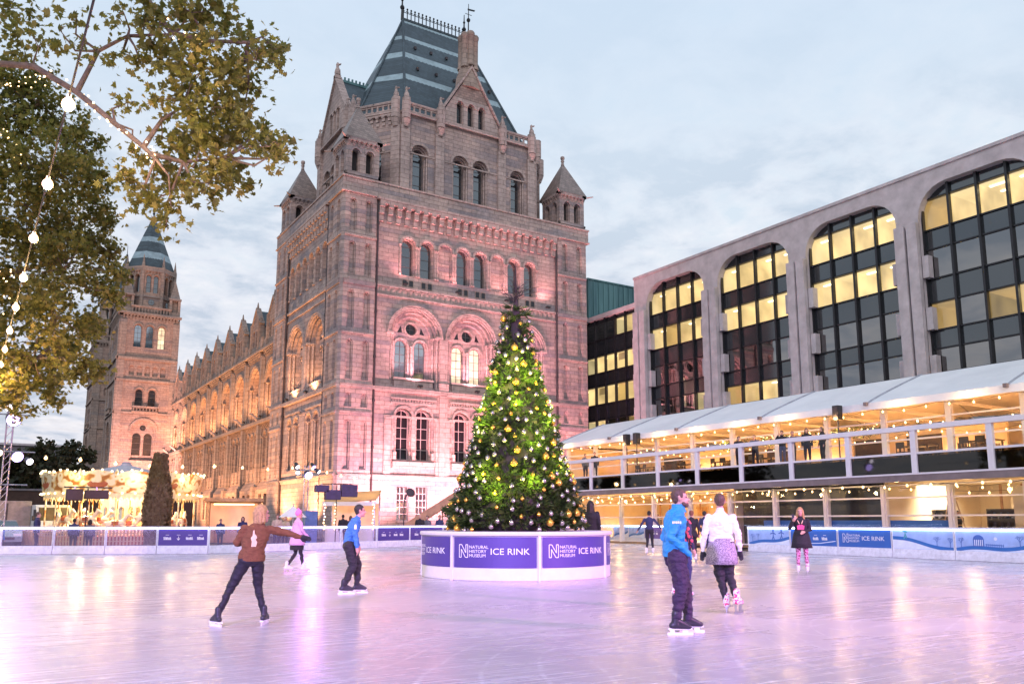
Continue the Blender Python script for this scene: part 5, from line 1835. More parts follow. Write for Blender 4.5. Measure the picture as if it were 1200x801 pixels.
 ce = MB()
 ce.box(XB + 0.1, XR, Y0, Y1, 3.24, 3.32)
 ce.build('ceiling', 'cream_wall', root, world=True)
 dk = MB()
 for a, b_ in ((PY[6] + 0.6, PY[9] - 0.1),):
  dk.box(XB + 0.9, XB + 1.0, a, b_, 0.12, 3.2)
 dk.build('dark_screen', 'dark_panel', root, world=True)
 blu = MB()
 blu.box(XB + 0.2, XB + 0.26, PY[5], PY[8] + 1.0, 0.14, 1.45)
 blu.build('blue_dado_panel', 'banner_blue', root, world=True)
 rf = MB()
 ses = []
 xe0, xr, xe1 = 34.1, 38.6, 43.1
 ze, zr = 6.78, 8.55
 Yl = list(range(0, len(PY) - 1, 2))
 NS = 8
 for k in Yl:
  a, b_ = PY[k], PY[min(k + 2, len(PY) - 1)]
  for (x0, x1) in ((xe0, xr), (xe1, xr)):
   grid = []
   for i in range(NS + 1):
    row = []
    for j in range(NS + 1):
     s, t = i / NS, j / NS
     x = x0 + (x1 - x0) * s
     z = ze + (zr - ze) * (s ** 0.92)
     sag = 0.10 * sin(pi * t) * sin(pi * min(1, s * 0.9 + 0.1)) + 0.05 * sin(pi * t) * (1 - s)
     row.append(rf.add((x, a + (b_ - a) * t, z - sag)))
    grid.append(row)
   for i in range(NS):
    for j in range(NS):
     rf.face([grid[i][j], grid[i][j + 1], grid[i + 1][j + 1], grid[i + 1][j]])
 for k in Yl + [len(PY) - 1]:
  y = PY[k]
  for (x0, x1) in ((xe0, xr), (xe1, xr)):
   pts = [(x0 + (x1 - x0) * s / 8, y, ze + (zr - ze) * ((s / 8) ** 0.92) + 0.02) for s in range(9)]
   se = MB()
   se.tube(pts, 0.05, 6)
   ses.append(se)
 for k in range(len(PY) - 1):
  a, b_ = PY[k], PY[k + 1]
  n = 6
  P_ = []
  for j in range(n + 1):
   y = a + (b_ - a) * j / n
   P_.append((rf.add((xe0 - 0.03, y, ze + 0.02 - 0.0)), rf.add((xe0 - 0.05, y, ze - 0.30 - 0.02 * sin(pi * j / n)))))
  for p, q in zip(P_, P_[1:]):
   rf.face([p[0], q[0], q[1], p[1]])
 for y, s in ((PY[0], 1), (PY[-1], 1)):
  rf.poly([(xe0, y, ze), (xr, y, zr), (xe1, y, ze)])
 ro = rf.build('tent_roof', 'tent_fabric', root, smooth=True, world=True)
 for se in ses:
  se.build('seam', 'tent_seam', ro, world=True)
 for k in Yl + [len(PY) - 1]:
  cl = MB()
  cl.box(xe0 - 0.2, xe0 + 0.05, PY[k] - 0.08, PY[k] + 0.08, ze - 0.1, ze + 0.06)
  cl.build('eave_bracket', 'beam_dark', ro, world=True)
 up = MB()
 for k in range(len(PY)):
  up.box(xe0, XR, PY[k] - 0.05, PY[k] + 0.05, 6.55, 6.68)
 up.build('roof_truss', 'white_frame', root, world=True)
 return root
PAV = build_pavilion_hall()
def catenary(p0, p1, sag, n):
 p0, p1 = V(p0), V(p1)
 return [p0.lerp(p1, i / n) - V((0, 0, sag * 4 * (i / n) * (1 - i / n))) for i in range(n + 1)]
def light_string(name, label, cat, pts, bulbs, r, mat_b, group=None, drop=0.08, cable=0.008):
 root = thing(name, label, cat, pts[0], 0, group)
 m_ = MB()
 m_.tube([p - V(pts[0]) for p in map(V, pts)], cable, 5)
 m_.build('cable', 'iron_black', root)
 proto = None
 for i, p in enumerate(bulbs):
  p = V(p) - V(pts[0])
  if proto is None:
   b_ = MB()
   b_.lathe([(0.0, -1.2), (0.55, -1.05), (0.95, -0.45), (1.0, 0.0), (0.8, 0.6), (0.4, 1.0), (0.35, 1.5), (0.0, 1.5)], (0, 0, 0), 8)
   b_.v = [v * r for v in b_.v]
   proto = b_.build('bulb', mat_b, root, smooth=True)
   o = proto
  else:
   o = proto.copy()
   COL.objects.link(o)
   o.parent = root
  o.location = p - V((0, 0, drop))
 return root
def string_along(name, label, nodes, sag, step, r, mat_b, group, seg=6):
 pts, bl = [], []
 for a, b_ in zip(nodes, nodes[1:]):
  c = catenary(a, b_, sag, seg)
  pts += c if not pts else c[1:]
  L = (V(b_) - V(a)).length
  n = max(1, int(round(L / step)))
  for k in range(n):
   t = (k + 0.5) / n
   bl.append(V(a).lerp(V(b_), t) - V((0, 0, sag * 4 * t * (1 - t))))
 return light_string(name, label, 'light string', pts, bl, r, mat_b, group)
ys = PY[2:]
string_along('festoon_light', 'string of warm bulbs hanging under the pavilion balcony edge', [(32.62, y, 3.02) for y in ys], 0.10, 0.95, 0.045, 'bulb_warm', None)
string_along('festoon_light', 'string of warm bulbs above the shopfront glass, in shade under the balcony', [(34.55, y, 3.02) for y in ys], 0.16, 0.9, 0.04, 'bulb_warm', None)
string_along('festoon_light', 'string of warm bulbs along the white tent eave', [(34.45, y, 6.52) for y in ys], 0.12, 0.95, 0.042, 'bulb_warm', None)
string_along('festoon_light', 'string of bulbs across the upstairs dining room', [(37.5, y, 6.3) for y in ys[::2]], 0.35, 0.62, 0.045, 'bulb_small', None)
string_along('festoon_light', 'second string of bulbs deep in the upstairs dining room near its back wall', [(40.5, y + 1.2, 6.2) for y in ys[::2]], 0.45, 0.6, 0.04, 'bulb_small', None)
string_along('festoon_light', 'string of bulbs low along the downstairs ceiling, over the skate racks', [(38.0, y, 2.95) for y in ys[::2]], 0.2, 0.9, 0.045, 'bulb_small', None)
# ------------------------------------------------------------ things in the pavilion
def make_table(top_mat):
 t = thing('dining_table', '', 'table')
 m_ = MB()
 m_.bbox(-0.4, 0.4, -0.75, 0.75, 0.70, 0.75, 0.01)
 m_.build('table_top', top_mat, t)
 for sx in (-0.33, 0.33):
  for sy in (-0.66, 0.66):
   l = MB()
   l.box(sx - 0.03, sx + 0.03, sy - 0.03, sy + 0.03, 0, 0.7)
   l.build('leg', 'furniture_dark', t)
 return t
def make_chair():
 t = thing('dining_chair', '', 'chair')
 m_ = MB()
 m_.bbox(-0.21, 0.21, -0.21, 0.21, 0.43, 0.47, 0.01)
 m_.build('seat', 'furniture_dark', t)
 m_ = MB()
 m_.box(-0.2, 0.2, -0.22, -0.18, 0.62, 0.9)
 m_.build('backrest', 'furniture_dark', t)
 for sx in (-0.18, 0.18):
  for sy in (-0.2, 0.18):
   l = MB()
   l.box(sx - 0.02, sx + 0.02, sy - 0.02, sy + 0.02, 0, 0.9 if sy < 0 else 0.43)
   l.build('leg', 'furniture_dark', t)
 return t
tab0, ch0 = make_table('furniture_dark'), make_chair()
first = True
TB = [(35.9, 16.3), (35.9, 19.0), (36.0, 22.0), (36.0, 30.8), (36.0, 33.6), (36.1, 36.9), (36.0, 40.2), (38.6, 17.6), (38.6, 20.6), (38.6, 35.0)]
for i, (x, y) in enumerate(TB):
 t = tab0 if i == 0 else copy_tree(tab0)
 t.location = (x, y, 4.08)
 where = 'by the upstairs glass' if x < 37 else 'deeper upstairs'
 nth = '%s' % ('rightmost bay' if y < 17.7 else 'second bay from right' if y < 20 else 'third bay from right' if y < 23 else 'just left of the guests' if y < 32 else 'middle bay' if y < 35.5 else 'second bay from left' if y < 38 else 'leftmost bay')
 tag(t, 'dark wooden table %s, %s' % (where, nth), group='tables in the upstairs dining room')
 for j, (dx, dy, rz) in enumerate(((-0.62, -0.35, -pi / 2), (-0.62, 0.35, -pi / 2), (0.62, -0.35, pi / 2), (0.62, 0.35, pi / 2))):
  if i % 2 and j == 2:
   continue
  c = ch0 if first else copy_tree(ch0)
  first = False
  c.location = (x + dx, y + dy, 4.08)
  c.rotation_euler = (0, 0, rz + rnd.uniform(-0.25, 0.25))
  tag(c, 'dark chair at the table %s, %s' % (where, nth), group='chairs at the table %s, %s' % (where, nth))
def skate_rack(y, n, label):
 t = thing('skate_rack', label, 'rack', (39.0, y, 0.12), 0, 'racks of hire skates')
 f = MB()
 w_ = 0.3 * n
 for z in (0.0, 0.45, 0.9, 1.35, 1.8):
  f.box(0, 0.4, 0, w_, z, z + 0.04)
 f.box(0.38, 0.4, 0, w_, 0, 1.85)
 f.box(0, 0.4, -0.04, 0, 0, 1.85)
 f.box(0, 0.4, w_, w_ + 0.04, 0, 1.85)
 f.build('shelf', 'furniture_dark', t)
 for r in range(4):
  for k in range(n):
   b_ = MB()
   yy = 0.15 + 0.3 * k
   z = 0.04 + 0.45 * r
   b_.capsule((0.1, yy, z + 0.06), (0.3, yy, z + 0.08), 0.05, 0.06, 7)
   b_.capsule((0.3, yy, z + 0.08), (0.31, yy, z + 0.26), 0.06, 0.055, 7)
   b_.build('skate_boot', 'grey_cloth' if (r + k) % 3 else 'boot_black', t)
skate_rack(22.6, 8, 'dark rack of hire skates in the middle ground-floor room')
skate_rack(18.9, 6, 'dark rack of hire skates behind the stepladder')
def stepladder():
 t = thing('stepladder', 'wooden stepladder standing open inside the ground-floor glass', 'ladder', (36.2, 20.7, 0.12), 1.35)
 H_ = 2.25
 for s in (-1, 1):
  for sx in (-1, 1):
   m_ = MB()
   m_.tube([(sx * 0.62, s * (0.30 if sx < 0 else 0.24), 0), (sx * 0.03, s * 0.17, H_)], 0.035, 4)
   m_.build('rail', 'pine_wood', t)
 for k in range(1, 8):
  z = H_ * k / 8
  x = -0.62 + 0.59 * k / 8
  m_ = MB()
  m_.box(x - 0.06, x + 0.06, -0.28 + 0.12 * k / 8, 0.28 - 0.12 * k / 8, z - 0.015, z + 0.015)
  m_.build('tread', 'pine_wood', t)
 m_ = MB()
 m_.box(-0.14, 0.14, -0.2, 0.2, H_, H_ + 0.04)
 m_.build('top_platform', 'pine_wood', t)
stepladder()
for k, (y, z, w_, h_) in enumerate(((18.35, 2.0, 0.3, 0.4), (17.8, 2.0, 0.3, 0.4), (18.0, 1.45, 0.36, 0.3), (15.6, 1.65, 0.75, 0.34))):
 t = thing('wall_picture', ['small dark framed picture, upper left of a group of three on the cream wall', 'small dark framed picture, upper right of a group of three on the cream wall', 'small framed picture below two others on the cream wall', 'wide brown framed notice alone on the cream wall at right'][k], 'picture', (43.38, y * 1.17, z))
 f = MB()
 f.box(-0.03, 0.0, -w_ * 0.6, w_ * 0.6, -h_ * 0.6, h_ * 0.6)
 f.build('frame', 'furniture_dark', t)
 f = MB()
 f.box(-0.036, -0.03, -w_ * 0.45, w_ * 0.45, -h_ * 0.45, h_ * 0.45)
 f.build('print', 'grey_brick', t)
def loudspeaker(y, label):
 t = thing('loudspeaker', label, 'speaker', (33.9, y, 0), 0, None)
 m_ = MB()
 m_.cyl((0, 0, 4.08), (0, 0, 6.2), 0.035, 0.035, 7)
 m_.build('pole', 'black_plastic', t)
 m_ = MB()
 m_.bbox(-0.17, 0.17, -0.17, 0.17, 6.15, 6.85, 0.02)
 m_.build('cabinet', 'black_plastic', t)
 m_ = MB()
 m_.box(-0.178, -0.17, -0.14, 0.14, 6.2, 6.8)
 m_.build('grille', 'lead_pipe', t)
 m_ = MB()
 m_.lathe([(0.3, 0), (0.3, 0.03), (0.05, 0.06)], (0, 0, 4.08), 10)
 m_.build('base', 'black_plastic', t)
loudspeaker(40.05, 'black loudspeaker on a balcony pole, farther of the pair at the left')
loudspeaker(39.1, 'black loudspeaker on a balcony pole, nearer of the pair at the left')
loudspeaker(24.6, 'black loudspeaker on a balcony pole right of the standing guests')
for i, (x, y, lab) in enumerate(((36.8, 25.2, 'right of the standing guests'), (37.2, 28.0, 'behind the standing guests'), (37.0, 31.0, 'left of the standing guests'), (37.4, 34.4, 'over the middle tables'))):
 t = thing('hanging_garland', 'dark green ceiling garland with tiny lights, ' + lab, 'garland', (x, y, 6.0))
 gm_ = MB()
 r_ = random.Random(i)
 for k in range(260):
  a, b_ = r_.uniform(0, 2 * pi), r_.uniform(-1, 1)
  p = V((0.35 * cos(a) * r_.random(), b_ * 0.95, 0.3 * sin(a) * r_.random() - 0.2 * (1 - b_ * b_)))
  q = V((r_.uniform(-1, 1), r_.uniform(-1, 1), r_.uniform(-1, .3))) * 0.16
  s_ = q.cross(V((r_.uniform(-1, 1), r_.uniform(-1, 1), 1))).normalized() * 0.04
  gm_.poly([p, p + q * .5 + s_, p + q, p + q * .5 - s_])
 gm_.build('leaves', 'needles', t)
 pr = None
 for k in range(14):
  if pr is None:
   b0 = MB()
   b0.sphere((0, 0, 0), 0.03, 6)
   pr = o = b0.build('bulb', 'bulb_small', t)
  else:
   o = pr.copy()
   COL.objects.link(o)
   o.parent = t
  o.location = (r_.uniform(-.35, -.1), r_.uniform(-.95, .95), r_.uniform(-.4, .2))
for y in (12, 17.5, 22, 26.5, 31, 35.5, 40, 44.5):
 light('hall_lamp', 'AREA', (38.4, y, 6.5), 800, (1.0, 0.60, 0.27), (38.4, y, 0), 2.4).data.spread = radians(115)
for y, e in ((12.0, 520), (17.0, 380), (22.4, 330), (25.5, 12), (37, 800), (41.5, 800), (45, 420)):
 light('hall_lamp', 'AREA', (39.3, y, 3.15), e, (1.0, 0.84, 0.62) if y < 24 else (1.0, 0.72, 0.42), (39.3, y, 0), 2.8).data.spread = radians(115)
for y in PY[2:]:
 light('festoon_glow', 'POINT', (33.3, y + 1.5, 2.75), 34, (1.0, 0.62, 0.26), None, 0.1)
 light('festoon_glow', 'POINT', (33.7, y + 1.5, 6.2), 34, (1.0, 0.62, 0.26), None, 0.1)
# ------------------------------------------------------------ rink barrier
def strip2(mb, pts, w, fn, d0, d1):
 """thin raised line along 2-D points"""
 for (x0, y0), (x1, y1) in zip(pts, pts[1:]):
  L_ = hypot(x1 - x0, y1 - y0)
  if L_ < 1e-6:
   continue
  nx, ny = -(y1 - y0) / L_ * w / 2, (x1 - x0) / L_ * w / 2
  q = [(x0 + nx, y0 + ny), (x1 + nx, y1 + ny), (x1 - nx, y1 - ny), (x0 - nx, y0 - ny)]
  mb.poly([fn(x, y, d1) for x, y in q])
def logo_n(mb, x, y, h, fn, d):
 """outlined capital N"""
 k = h
 P_ = [(0, 0), (0, 1), (0.22, 1), (0.62, 0.36), (0.62, 1), (0.80, 1), (0.80, 0), (0.58, 0), (0.19, 0.64), (0.19, 0), (0, 0)]
 strip2(mb, [(x + p * k, y + q * k) for p, q in P_], 0.055 * k, fn, 0, d)
def title_lettering(mb, x, y, h, fn, d=0.004):
 """N / NATURAL HISTORY MUSEUM / ICE RINK across about 5.6 h"""
 logo_n(mb, x, y, h, fn, d)
 for i, wd in enumerate(('NATURAL', 'HISTORY', 'MUSEUM')):
  put_text(mb, wd, h * 0.33, lambda a, b_, c, i=i: fn(x + h * 0.92 + a * 1.12, y + h * (0.70 - 0.335 * i) + b_ * 1.05, d + c * 0.3), 'LEFT', 0.001)
 put_text(mb, 'ICE RINK', h * 0.70, lambda a, b_, c: fn(x + h * 2.72 + a * 1.12, y + h * 0.24 + b_, d + c * 0.3), 'LEFT', 0.001)
def sponsor_marks(mb, x, y, s, fn, d=0.004, n=4):
 """blurred row of small white sponsor marks, as unreadable as in the photo"""
 r = random.Random(5)
 for k in range(n):
  cx = x + k * s * 1.9
  strip2(mb, [(cx - 0.3 * s, y + 0.62 * s), (cx + 0.3 * s, y + 0.62 * s)], 0.06 * s, fn, 0, d)
  if k == 1:
   strip2(mb, [(cx, y - 0.3 * s), (cx, y + 0.4 * s)], 0.08 * s, fn, 0, d)
   strip2(mb, [(cx - 0.25 * s, y + 0.05 * s), (cx, y - 0.25 * s), (cx + 0.25 * s, y + 0.05 * s)], 0.1 * s, fn, 0, d)
  else:
   px = cx - 0.6 * s
   while px < cx + 0.55 * s:
    w_ = r.uniform(0.06, 0.14) * s
    strip2(mb, [(px, y + r.uniform(0.18, 0.3) * s), (px + w_, y - 0.2 * s)], 0.12 * s, fn, 0, d)
    strip2(mb, [(px, y - 0.2 * s), (px + w_, y + 0.05 * s)], 0.07 * s, fn, 0, d)
    px += w_ + 0.05 * s
def bare_tree(mb, x, y, h, fn, d, seed):
 r = random.Random(seed)
 def grow(px, py, a, l, w_, dep):
  ex, ey = px + l * cos(a), py + l * sin(a)
  strip2(mb, [(px, py), (ex, ey)], w_, fn, 0, d)
  if dep > 0:
   for da in (-0.55, 0.0, 0.5):
    grow(ex, ey, a + da + r.uniform(-0.2, 0.2), l * r.uniform(0.55, 0.72), w_ * 0.6, dep - 1)
 grow(x, y, pi / 2, h * 0.34, h * 0.055, 3)
ZB, ZT = 0.37, 1.06          # printed field between kick board and top rail
def mural(kind, L_, fn, parent, seed):
 hill, tree, pale, teal = MB(), MB(), MB(), MB()
 n = 20
 h0 = {'mural_left': (0.42, 0.74), 'mural_a': (0.84, 0.46), 'mural_b': (0.46, 0.60), 'mural_c': (0.6, 0.85), 'mural_small': (0.5, 0.8)}[kind]
 def hy(t):
  return h0[0] + (h0[1] - h0[0]) * t + 0.05 * sin(pi * 2 * t)
 for k in range(n):
  t0, t1 = k / n, (k + 1) / n
  w_ = 0.13
  hill.poly([fn((t0 - .5) * L_, hy(t0) - w_, 0.003), fn((t1 - .5) * L_, hy(t1) - w_, 0.003), fn((t1 - .5) * L_, hy(t1), 0.003), fn((t0 - .5) * L_, hy(t0), 0.003)])
  pale.poly([fn((t0 - .5) * L_, ZB, 0.002), fn((t1 - .5) * L_, ZB, 0.002), fn((t1 - .5) * L_, hy(t1) - w_, 0.002), fn((t0 - .5) * L_, hy(t0) - w_, 0.002)])
 if kind == 'mural_left':
  for x, h in ((-0.40, 0.42), (-0.26, 0.38)):
   bare_tree(tree, x * L_, hy(x + .5), h, fn, 0.005, int(x * 100))
  spots = ((0.12, 0.5), (0.32, 0.46))
 elif kind == 'mural_a':
  for x, h in ((0.24, 0.45), (0.45, 0.5)):
   bare_tree(tree, x * L_, hy(x + .5) - 0.03, h, fn, 0.005, int(x * 100))
  spots = ()
  x, y = -0.28 * L_, hy(0.22)
  for q in ([(x, y + 0.28), (x, y + 0.12)], [(x - 0.08, y + 0.2), (x, y + 0.24), (x + 0.09, y + 0.17)], [(x, y + 0.12), (x - 0.06, y - 0.06)], [(x, y + 0.12), (x + 0.06, y - 0.04)]):
   strip2(teal, q, 0.05, fn, 0, 0.006)
  teal.poly([fn(x + 0.05 * cos(2 * pi * k / 10), y + 0.33 + 0.05 * sin(2 * pi * k / 10), 0.006) for k in range(10)])
 elif kind == 'mural_b':
  bare_tree(tree, -0.42 * L_, hy(0.1) - 0.03, 0.46, fn, 0.005, 77)
  bare_tree(tree, 0.42 * L_, hy(0.9) - 0.03, 0.5, fn, 0.005, 71)
  spots = ()
  x, y = -0.16 * L_, hy(0.34) - 0.03
  tree.poly([fn(x - 0.2, y, 0.005), fn(x + 0.2, y, 0.005), fn(x + 0.2, y + 0.26, 0.005)] + [fn(x + 0.2 * cos(t), y + 0.26 + 0.15 * sin(t), 0.005) for t in (0.6, 1.2, pi / 2, 1.94, 2.54)] + [fn(x - 0.2, y + 0.26, 0.005)])
  for k in range(5):
   strip2(pale, [(x - 0.14 + 0.07 * k, y + 0.03), (x - 0.14 + 0.07 * k, y + 0.24)], 0.03, fn, 0, 0.007)
  for k in range(9):
   strip2(tree, [(x + 0.28 + 0.075 * k, y - 0.02), (x + 0.28 + 0.075 * k, y + 0.1)], 0.02, fn, 0, 0.005)
  strip2(tree, [(x + 0.25, y + 0.08), (x + 0.9, y + 0.05)], 0.03, fn, 0, 0.0055)
  pale.poly([fn(x + 0.62 + 0.06 * cos(2 * pi * k / 12), y + 0.28 + 0.06 * sin(2 * pi * k / 12), 0.006) for k in range(12)])
 else:
  bare_tree(tree, -0.2 * L_, hy(0.3) - 0.03, 0.42, fn, 0.005, seed)
  spots = ((0.2, 0.45),)
 for x, h in spots:           # skating figures
  y = hy(x + .5) - 0.06
  X_ = x * L_
  for q in ([(X_, y + h * .8), (X_, y + h * .42)], [(X_ - .17, y + h * .62), (X_, y + h * .74), (X_ + .15, y + h * .58)], [(X_, y + h * .42), (X_ - .1, y)], [(X_, y + h * .42), (X_ + .08, y)]):
   strip2(tree, q, 0.05, fn, 0, 0.006)
  tree.poly([fn(X_ + 0.055 * cos(2 * pi * k / 10), y + h * .9 + 0.055 * sin(2 * pi * k / 10), 0.006) for k in range(10)])
 for m_, mt, nm in ((hill, 'mural_hill', 'painted_hill'), (tree, 'mural_tree', 'painted_trees'), (pale, 'mural_pale', 'painted_snow'), (teal, 'mural_teal', 'painted_skater')):
  if m_.f:
   m_.build(nm, mt, parent)
def barrier_panel(p0, p1, kind, label, group):
 p0, p1 = V((*p0, 0)), V((*p1, 0))
 L_ = (p1 - p0).length
 mid = (p0 + p1) / 2
 rz = atan2(p1.y - p0.y, p1.x - p0.x)
 t = thing('barrier_panel', label, 'rink barrier', mid, rz, group)
 h = L_ / 2 - 0.012
 k = MB()
 k.bbox(-h, h, -0.05, 0.05, 0.0, 0.36, 0.012)
 k.bbox(-h, h, -0.075, -0.052, 0.02, 0.20, 0.006)
 k.build('kick_board', 'barrier_white', t)
 for s in (-1, 1):
  p = MB()
  p.box(s * h - 0.035, s * h + 0.035, -0.04, 0.05, 0.36, 1.08)
  p.build('post', 'barrier_white', t)
 r = MB()
 r.bbox(-h, h, -0.085, 0.07, 1.12, 1.18, 0.012)
 ro = r.build('top_rail', 'barrier_white', t)
 le = MB()
 le.box(-h + 0.01, h - 0.01, -0.07, -0.02, 1.075, 1.118)
 le.build('light_strip', 'led_strip', ro)
 def fn(x, z, d):
  return (x, -0.03 - d, z)
 if kind == 'clear':
  g = MB()
  g.poly([(-h + 0.035, 0, 0.36), (h - 0.035, 0, 0.36), (h - 0.035, 0, 1.08), (-h + 0.035, 0, 1.08)])
  g.build('clear_sheet', 'perspex', t)
 else:
  mt = {'logos_purple': 'banner_purple', 'logos_blue': 'banner_blue', 'title': 'banner_blue'}.get(kind, 'mural_sky')
  g = MB()
  g.box(-h + 0.036, h - 0.036, -0.03, 0.03, 0.362, 1.075)
  bo = g.build('banner', mt, t)
  if kind == 'title':
   x = MB()
   title_lettering(x, -h * 0.80, 0.56, 0.34, fn)
   x.build('lettering', 'letter_white', bo)
  elif kind.startswith('logos'):
   x = MB()
   sponsor_marks(x, -h * 0.62, 0.66, 0.25, fn)
   x.build('sponsor_marks', 'letter_white', bo)
   if kind == 'logos_blue':
    x = MB()
    strip2(x, [(-h * .9, 0.52), (-h * .3, 0.46), (h * .3, 0.48), (h * .92, 0.58)], 0.03, fn, 0, 0.004)
    x.build('white_curve', 'mural_pale', bo)
  else:
   mural(kind, 2 * (h - 0.036), fn, bo, int(mid.x * 7))
 return t
def run(a, b_, n, kinds, labels, group):
 a, b_ = V((*a, 0)), V((*b_, 0))
 for k in range(n):
  p, q = a.lerp(b_, k / n), a.lerp(b_, (k + 1) / n)
  barrier_panel(p[:2], q[:2], kinds[k % len(kinds)], labels[k % len(labels)], group)
G1 = 'clear barrier panels in front of the carousel and stalls'
run((-9, 46.0), (0.6, 42.0), 4, ['clear'], ['see-through rink barrier panel at the far left edge, beside the dark trees'] * 4, G1)
run((0.6, 42.0), (8.3, 38.0), 4, ['clear', 'clear', 'clear', 'logos_purple'],
 ['see-through rink barrier panel in front of the parked van and car', 'see-through rink barrier panel in front of the left end of the carousel', 'see-through rink barrier panel in front of the middle of the carousel', 'purple sponsor banner panel below the brown columnar tree'], G1)
run((8.3, 38.0), (20.3, 43.0), 5, ['clear', 'clear', 'clear', 'clear', 'logos_purple'],
 ['see-through rink barrier panel just right of the carousel, below the wooden hut', 'see-through rink barrier panel behind the woman in the brown sweater', 'see-through rink barrier panel behind the child in the pink coat', 'see-through rink barrier panel behind the skater in the blue shirt', 'purple sponsor banner panel just left of the tree planter'], G1)
run((20.3, 43.0), (28.5, 46.6), 3, ['logos_purple', 'clear', 'clear'], ['purple sponsor barrier panel half hidden by the left edge of the tree planter', 'see-through rink barrier panel hidden behind the tree planter', 'see-through rink barrier panel hidden behind the tree planter'], 'barrier panels behind the planter')
run((28.5, 46.6), (36.8, 45.0), 3, ['clear'], ['rink barrier panel at the far back, behind the tree planter'] * 3, 'barrier panels behind the planter')
run((36.8, 45.0), (33.3, 34.7), 4, ['mural_small', 'mural_small', 'logos_purple', 'logos_purple'],
 ['pale mural barrier panel beside the dark-haired person right of the tree', 'pale mural barrier panel, second right of the tree planter', 'purple sponsor barrier panel behind the skater in all black', 'purple sponsor barrier panel hidden by the skater in the blue jacket'], 'barrier panels between tree and pavilion entrance')
run((30.6, 27.45), (29.0, 6.65), 8, ['mural_left', 'logos_blue', 'title', 'mural_a', 'mural_b', 'mural_c', 'mural_left', 'logos_blue'],
 ['glowing mural barrier panel with two bare trees and skaters, left of the girl', 'deep blue sponsor barrier panel behind the girl in leopard leggings', 'deep blue barrier panel lettered ICE RINK', 'pale blue mural barrier panel with a small teal skater', 'pale blue mural barrier panel with an arched hall between bare trees', 'pale blue mural barrier panel cut by the right edge of the photo', 'mural barrier panel beyond the right edge', 'blue sponsor barrier panel beyond the right edge'], 'lit banner panels along the pavilion')
# ------------------------------------------------------------ planter with the tree
PCX, PCY, PR = 12.0, 18.8, 2.49
def build_planter():
 t = thing('tree_planter', 'round white planter drum with purple ICE RINK panels under the Christmas tree', 'planter', (PCX, PCY, 0))
 b_ = MB()
 b_.lathe([(PR - 0.02, 0.0), (PR - 0.02, 1.06)], (0, 0, 0), 84)
 b_.build('drum', 'planter_white', t, smooth=True)
 k = MB()
 k.lathe([(PR, 0.015), (PR, 0.30)], (0, 0, 0), 84)
 k.build('kick_band', 'planter_white', t, smooth=True)
 r = MB()
 r.lathe([(PR - 0.2, 1.06), (PR + 0.045, 1.06), (PR + 0.06, 1.08), (PR + 0.06, 1.13), (PR + 0.04, 1.15), (PR - 0.2, 1.15)], (0, 0, 0), 84)
 r.build('top_rim', 'planter_white', t, smooth=True)
 s = MB()
 s.lathe([(PR - 0.18, 1.07), (1.2, 1.13), (0.2, 1.18), (0.0, 1.18)], (0, 0, 0), 48)
 s.build('soil', 'soil', t)
 for k_ in range(7):
  a = radians(-161 + 51.43 * k_)
  p = MB()
  p.X = Matrix.Rotation(a, 4, 'Z')
  p.box(PR - 0.01, PR + 0.035, -0.03, 0.03, 0.0, 1.06)
  p.build('post', 'planter_white', t)
  a0, a1 = a + 0.028, a + radians(51.43) - 0.028
  p = MB()
  n = 18
  for i in range(n):
   q0, q1 = a0 + (a1 - a0) * i / n, a0 + (a1 - a0) * (i + 1) / n
   R_ = PR + 0.008
   p.poly([(R_ * cos(q0), R_ * sin(q0), 0.31), (R_ * cos(q1), R_ * sin(q1), 0.31), (R_ * cos(q1), R_ * sin(q1), 1.03), (R_ * cos(q0), R_ * sin(q0), 1.03)])
  bo = p.build('banner', 'banner_purple', t, smooth=True)
  am = (a0 + a1) / 2
  def fn(x, z, d):
   q = am + x / PR
   R_ = PR + 0.011 + d
   return (R_ * cos(q), R_ * sin(q), z)
  x = MB()
  title_lettering(x, -0.88, 0.55, 0.30, fn)
  x.build('lettering', 'letter_white', bo)
build_planter()
TREE_H, TREE_Z = 6.6, 1.12        # from soil to tip
def tree_r(z):
 """outline radius at height z above the soil"""
 t = z / TREE_H
 pts = [(0.0, 1.72), (0.05, 1.76), (0.2, 1.47), (0.4, 1.07), (0.6, 0.73), (0.78, 0.47), (0.9, 0.29), (1.0, 0.11)]
 for (a, r0), (b_, r1) in zip(pts, pts[1:]):
  if a <= t <= b_:
   return r0 + (r1 - r0) * (t - a) / (b_ - a)
 return 0.05
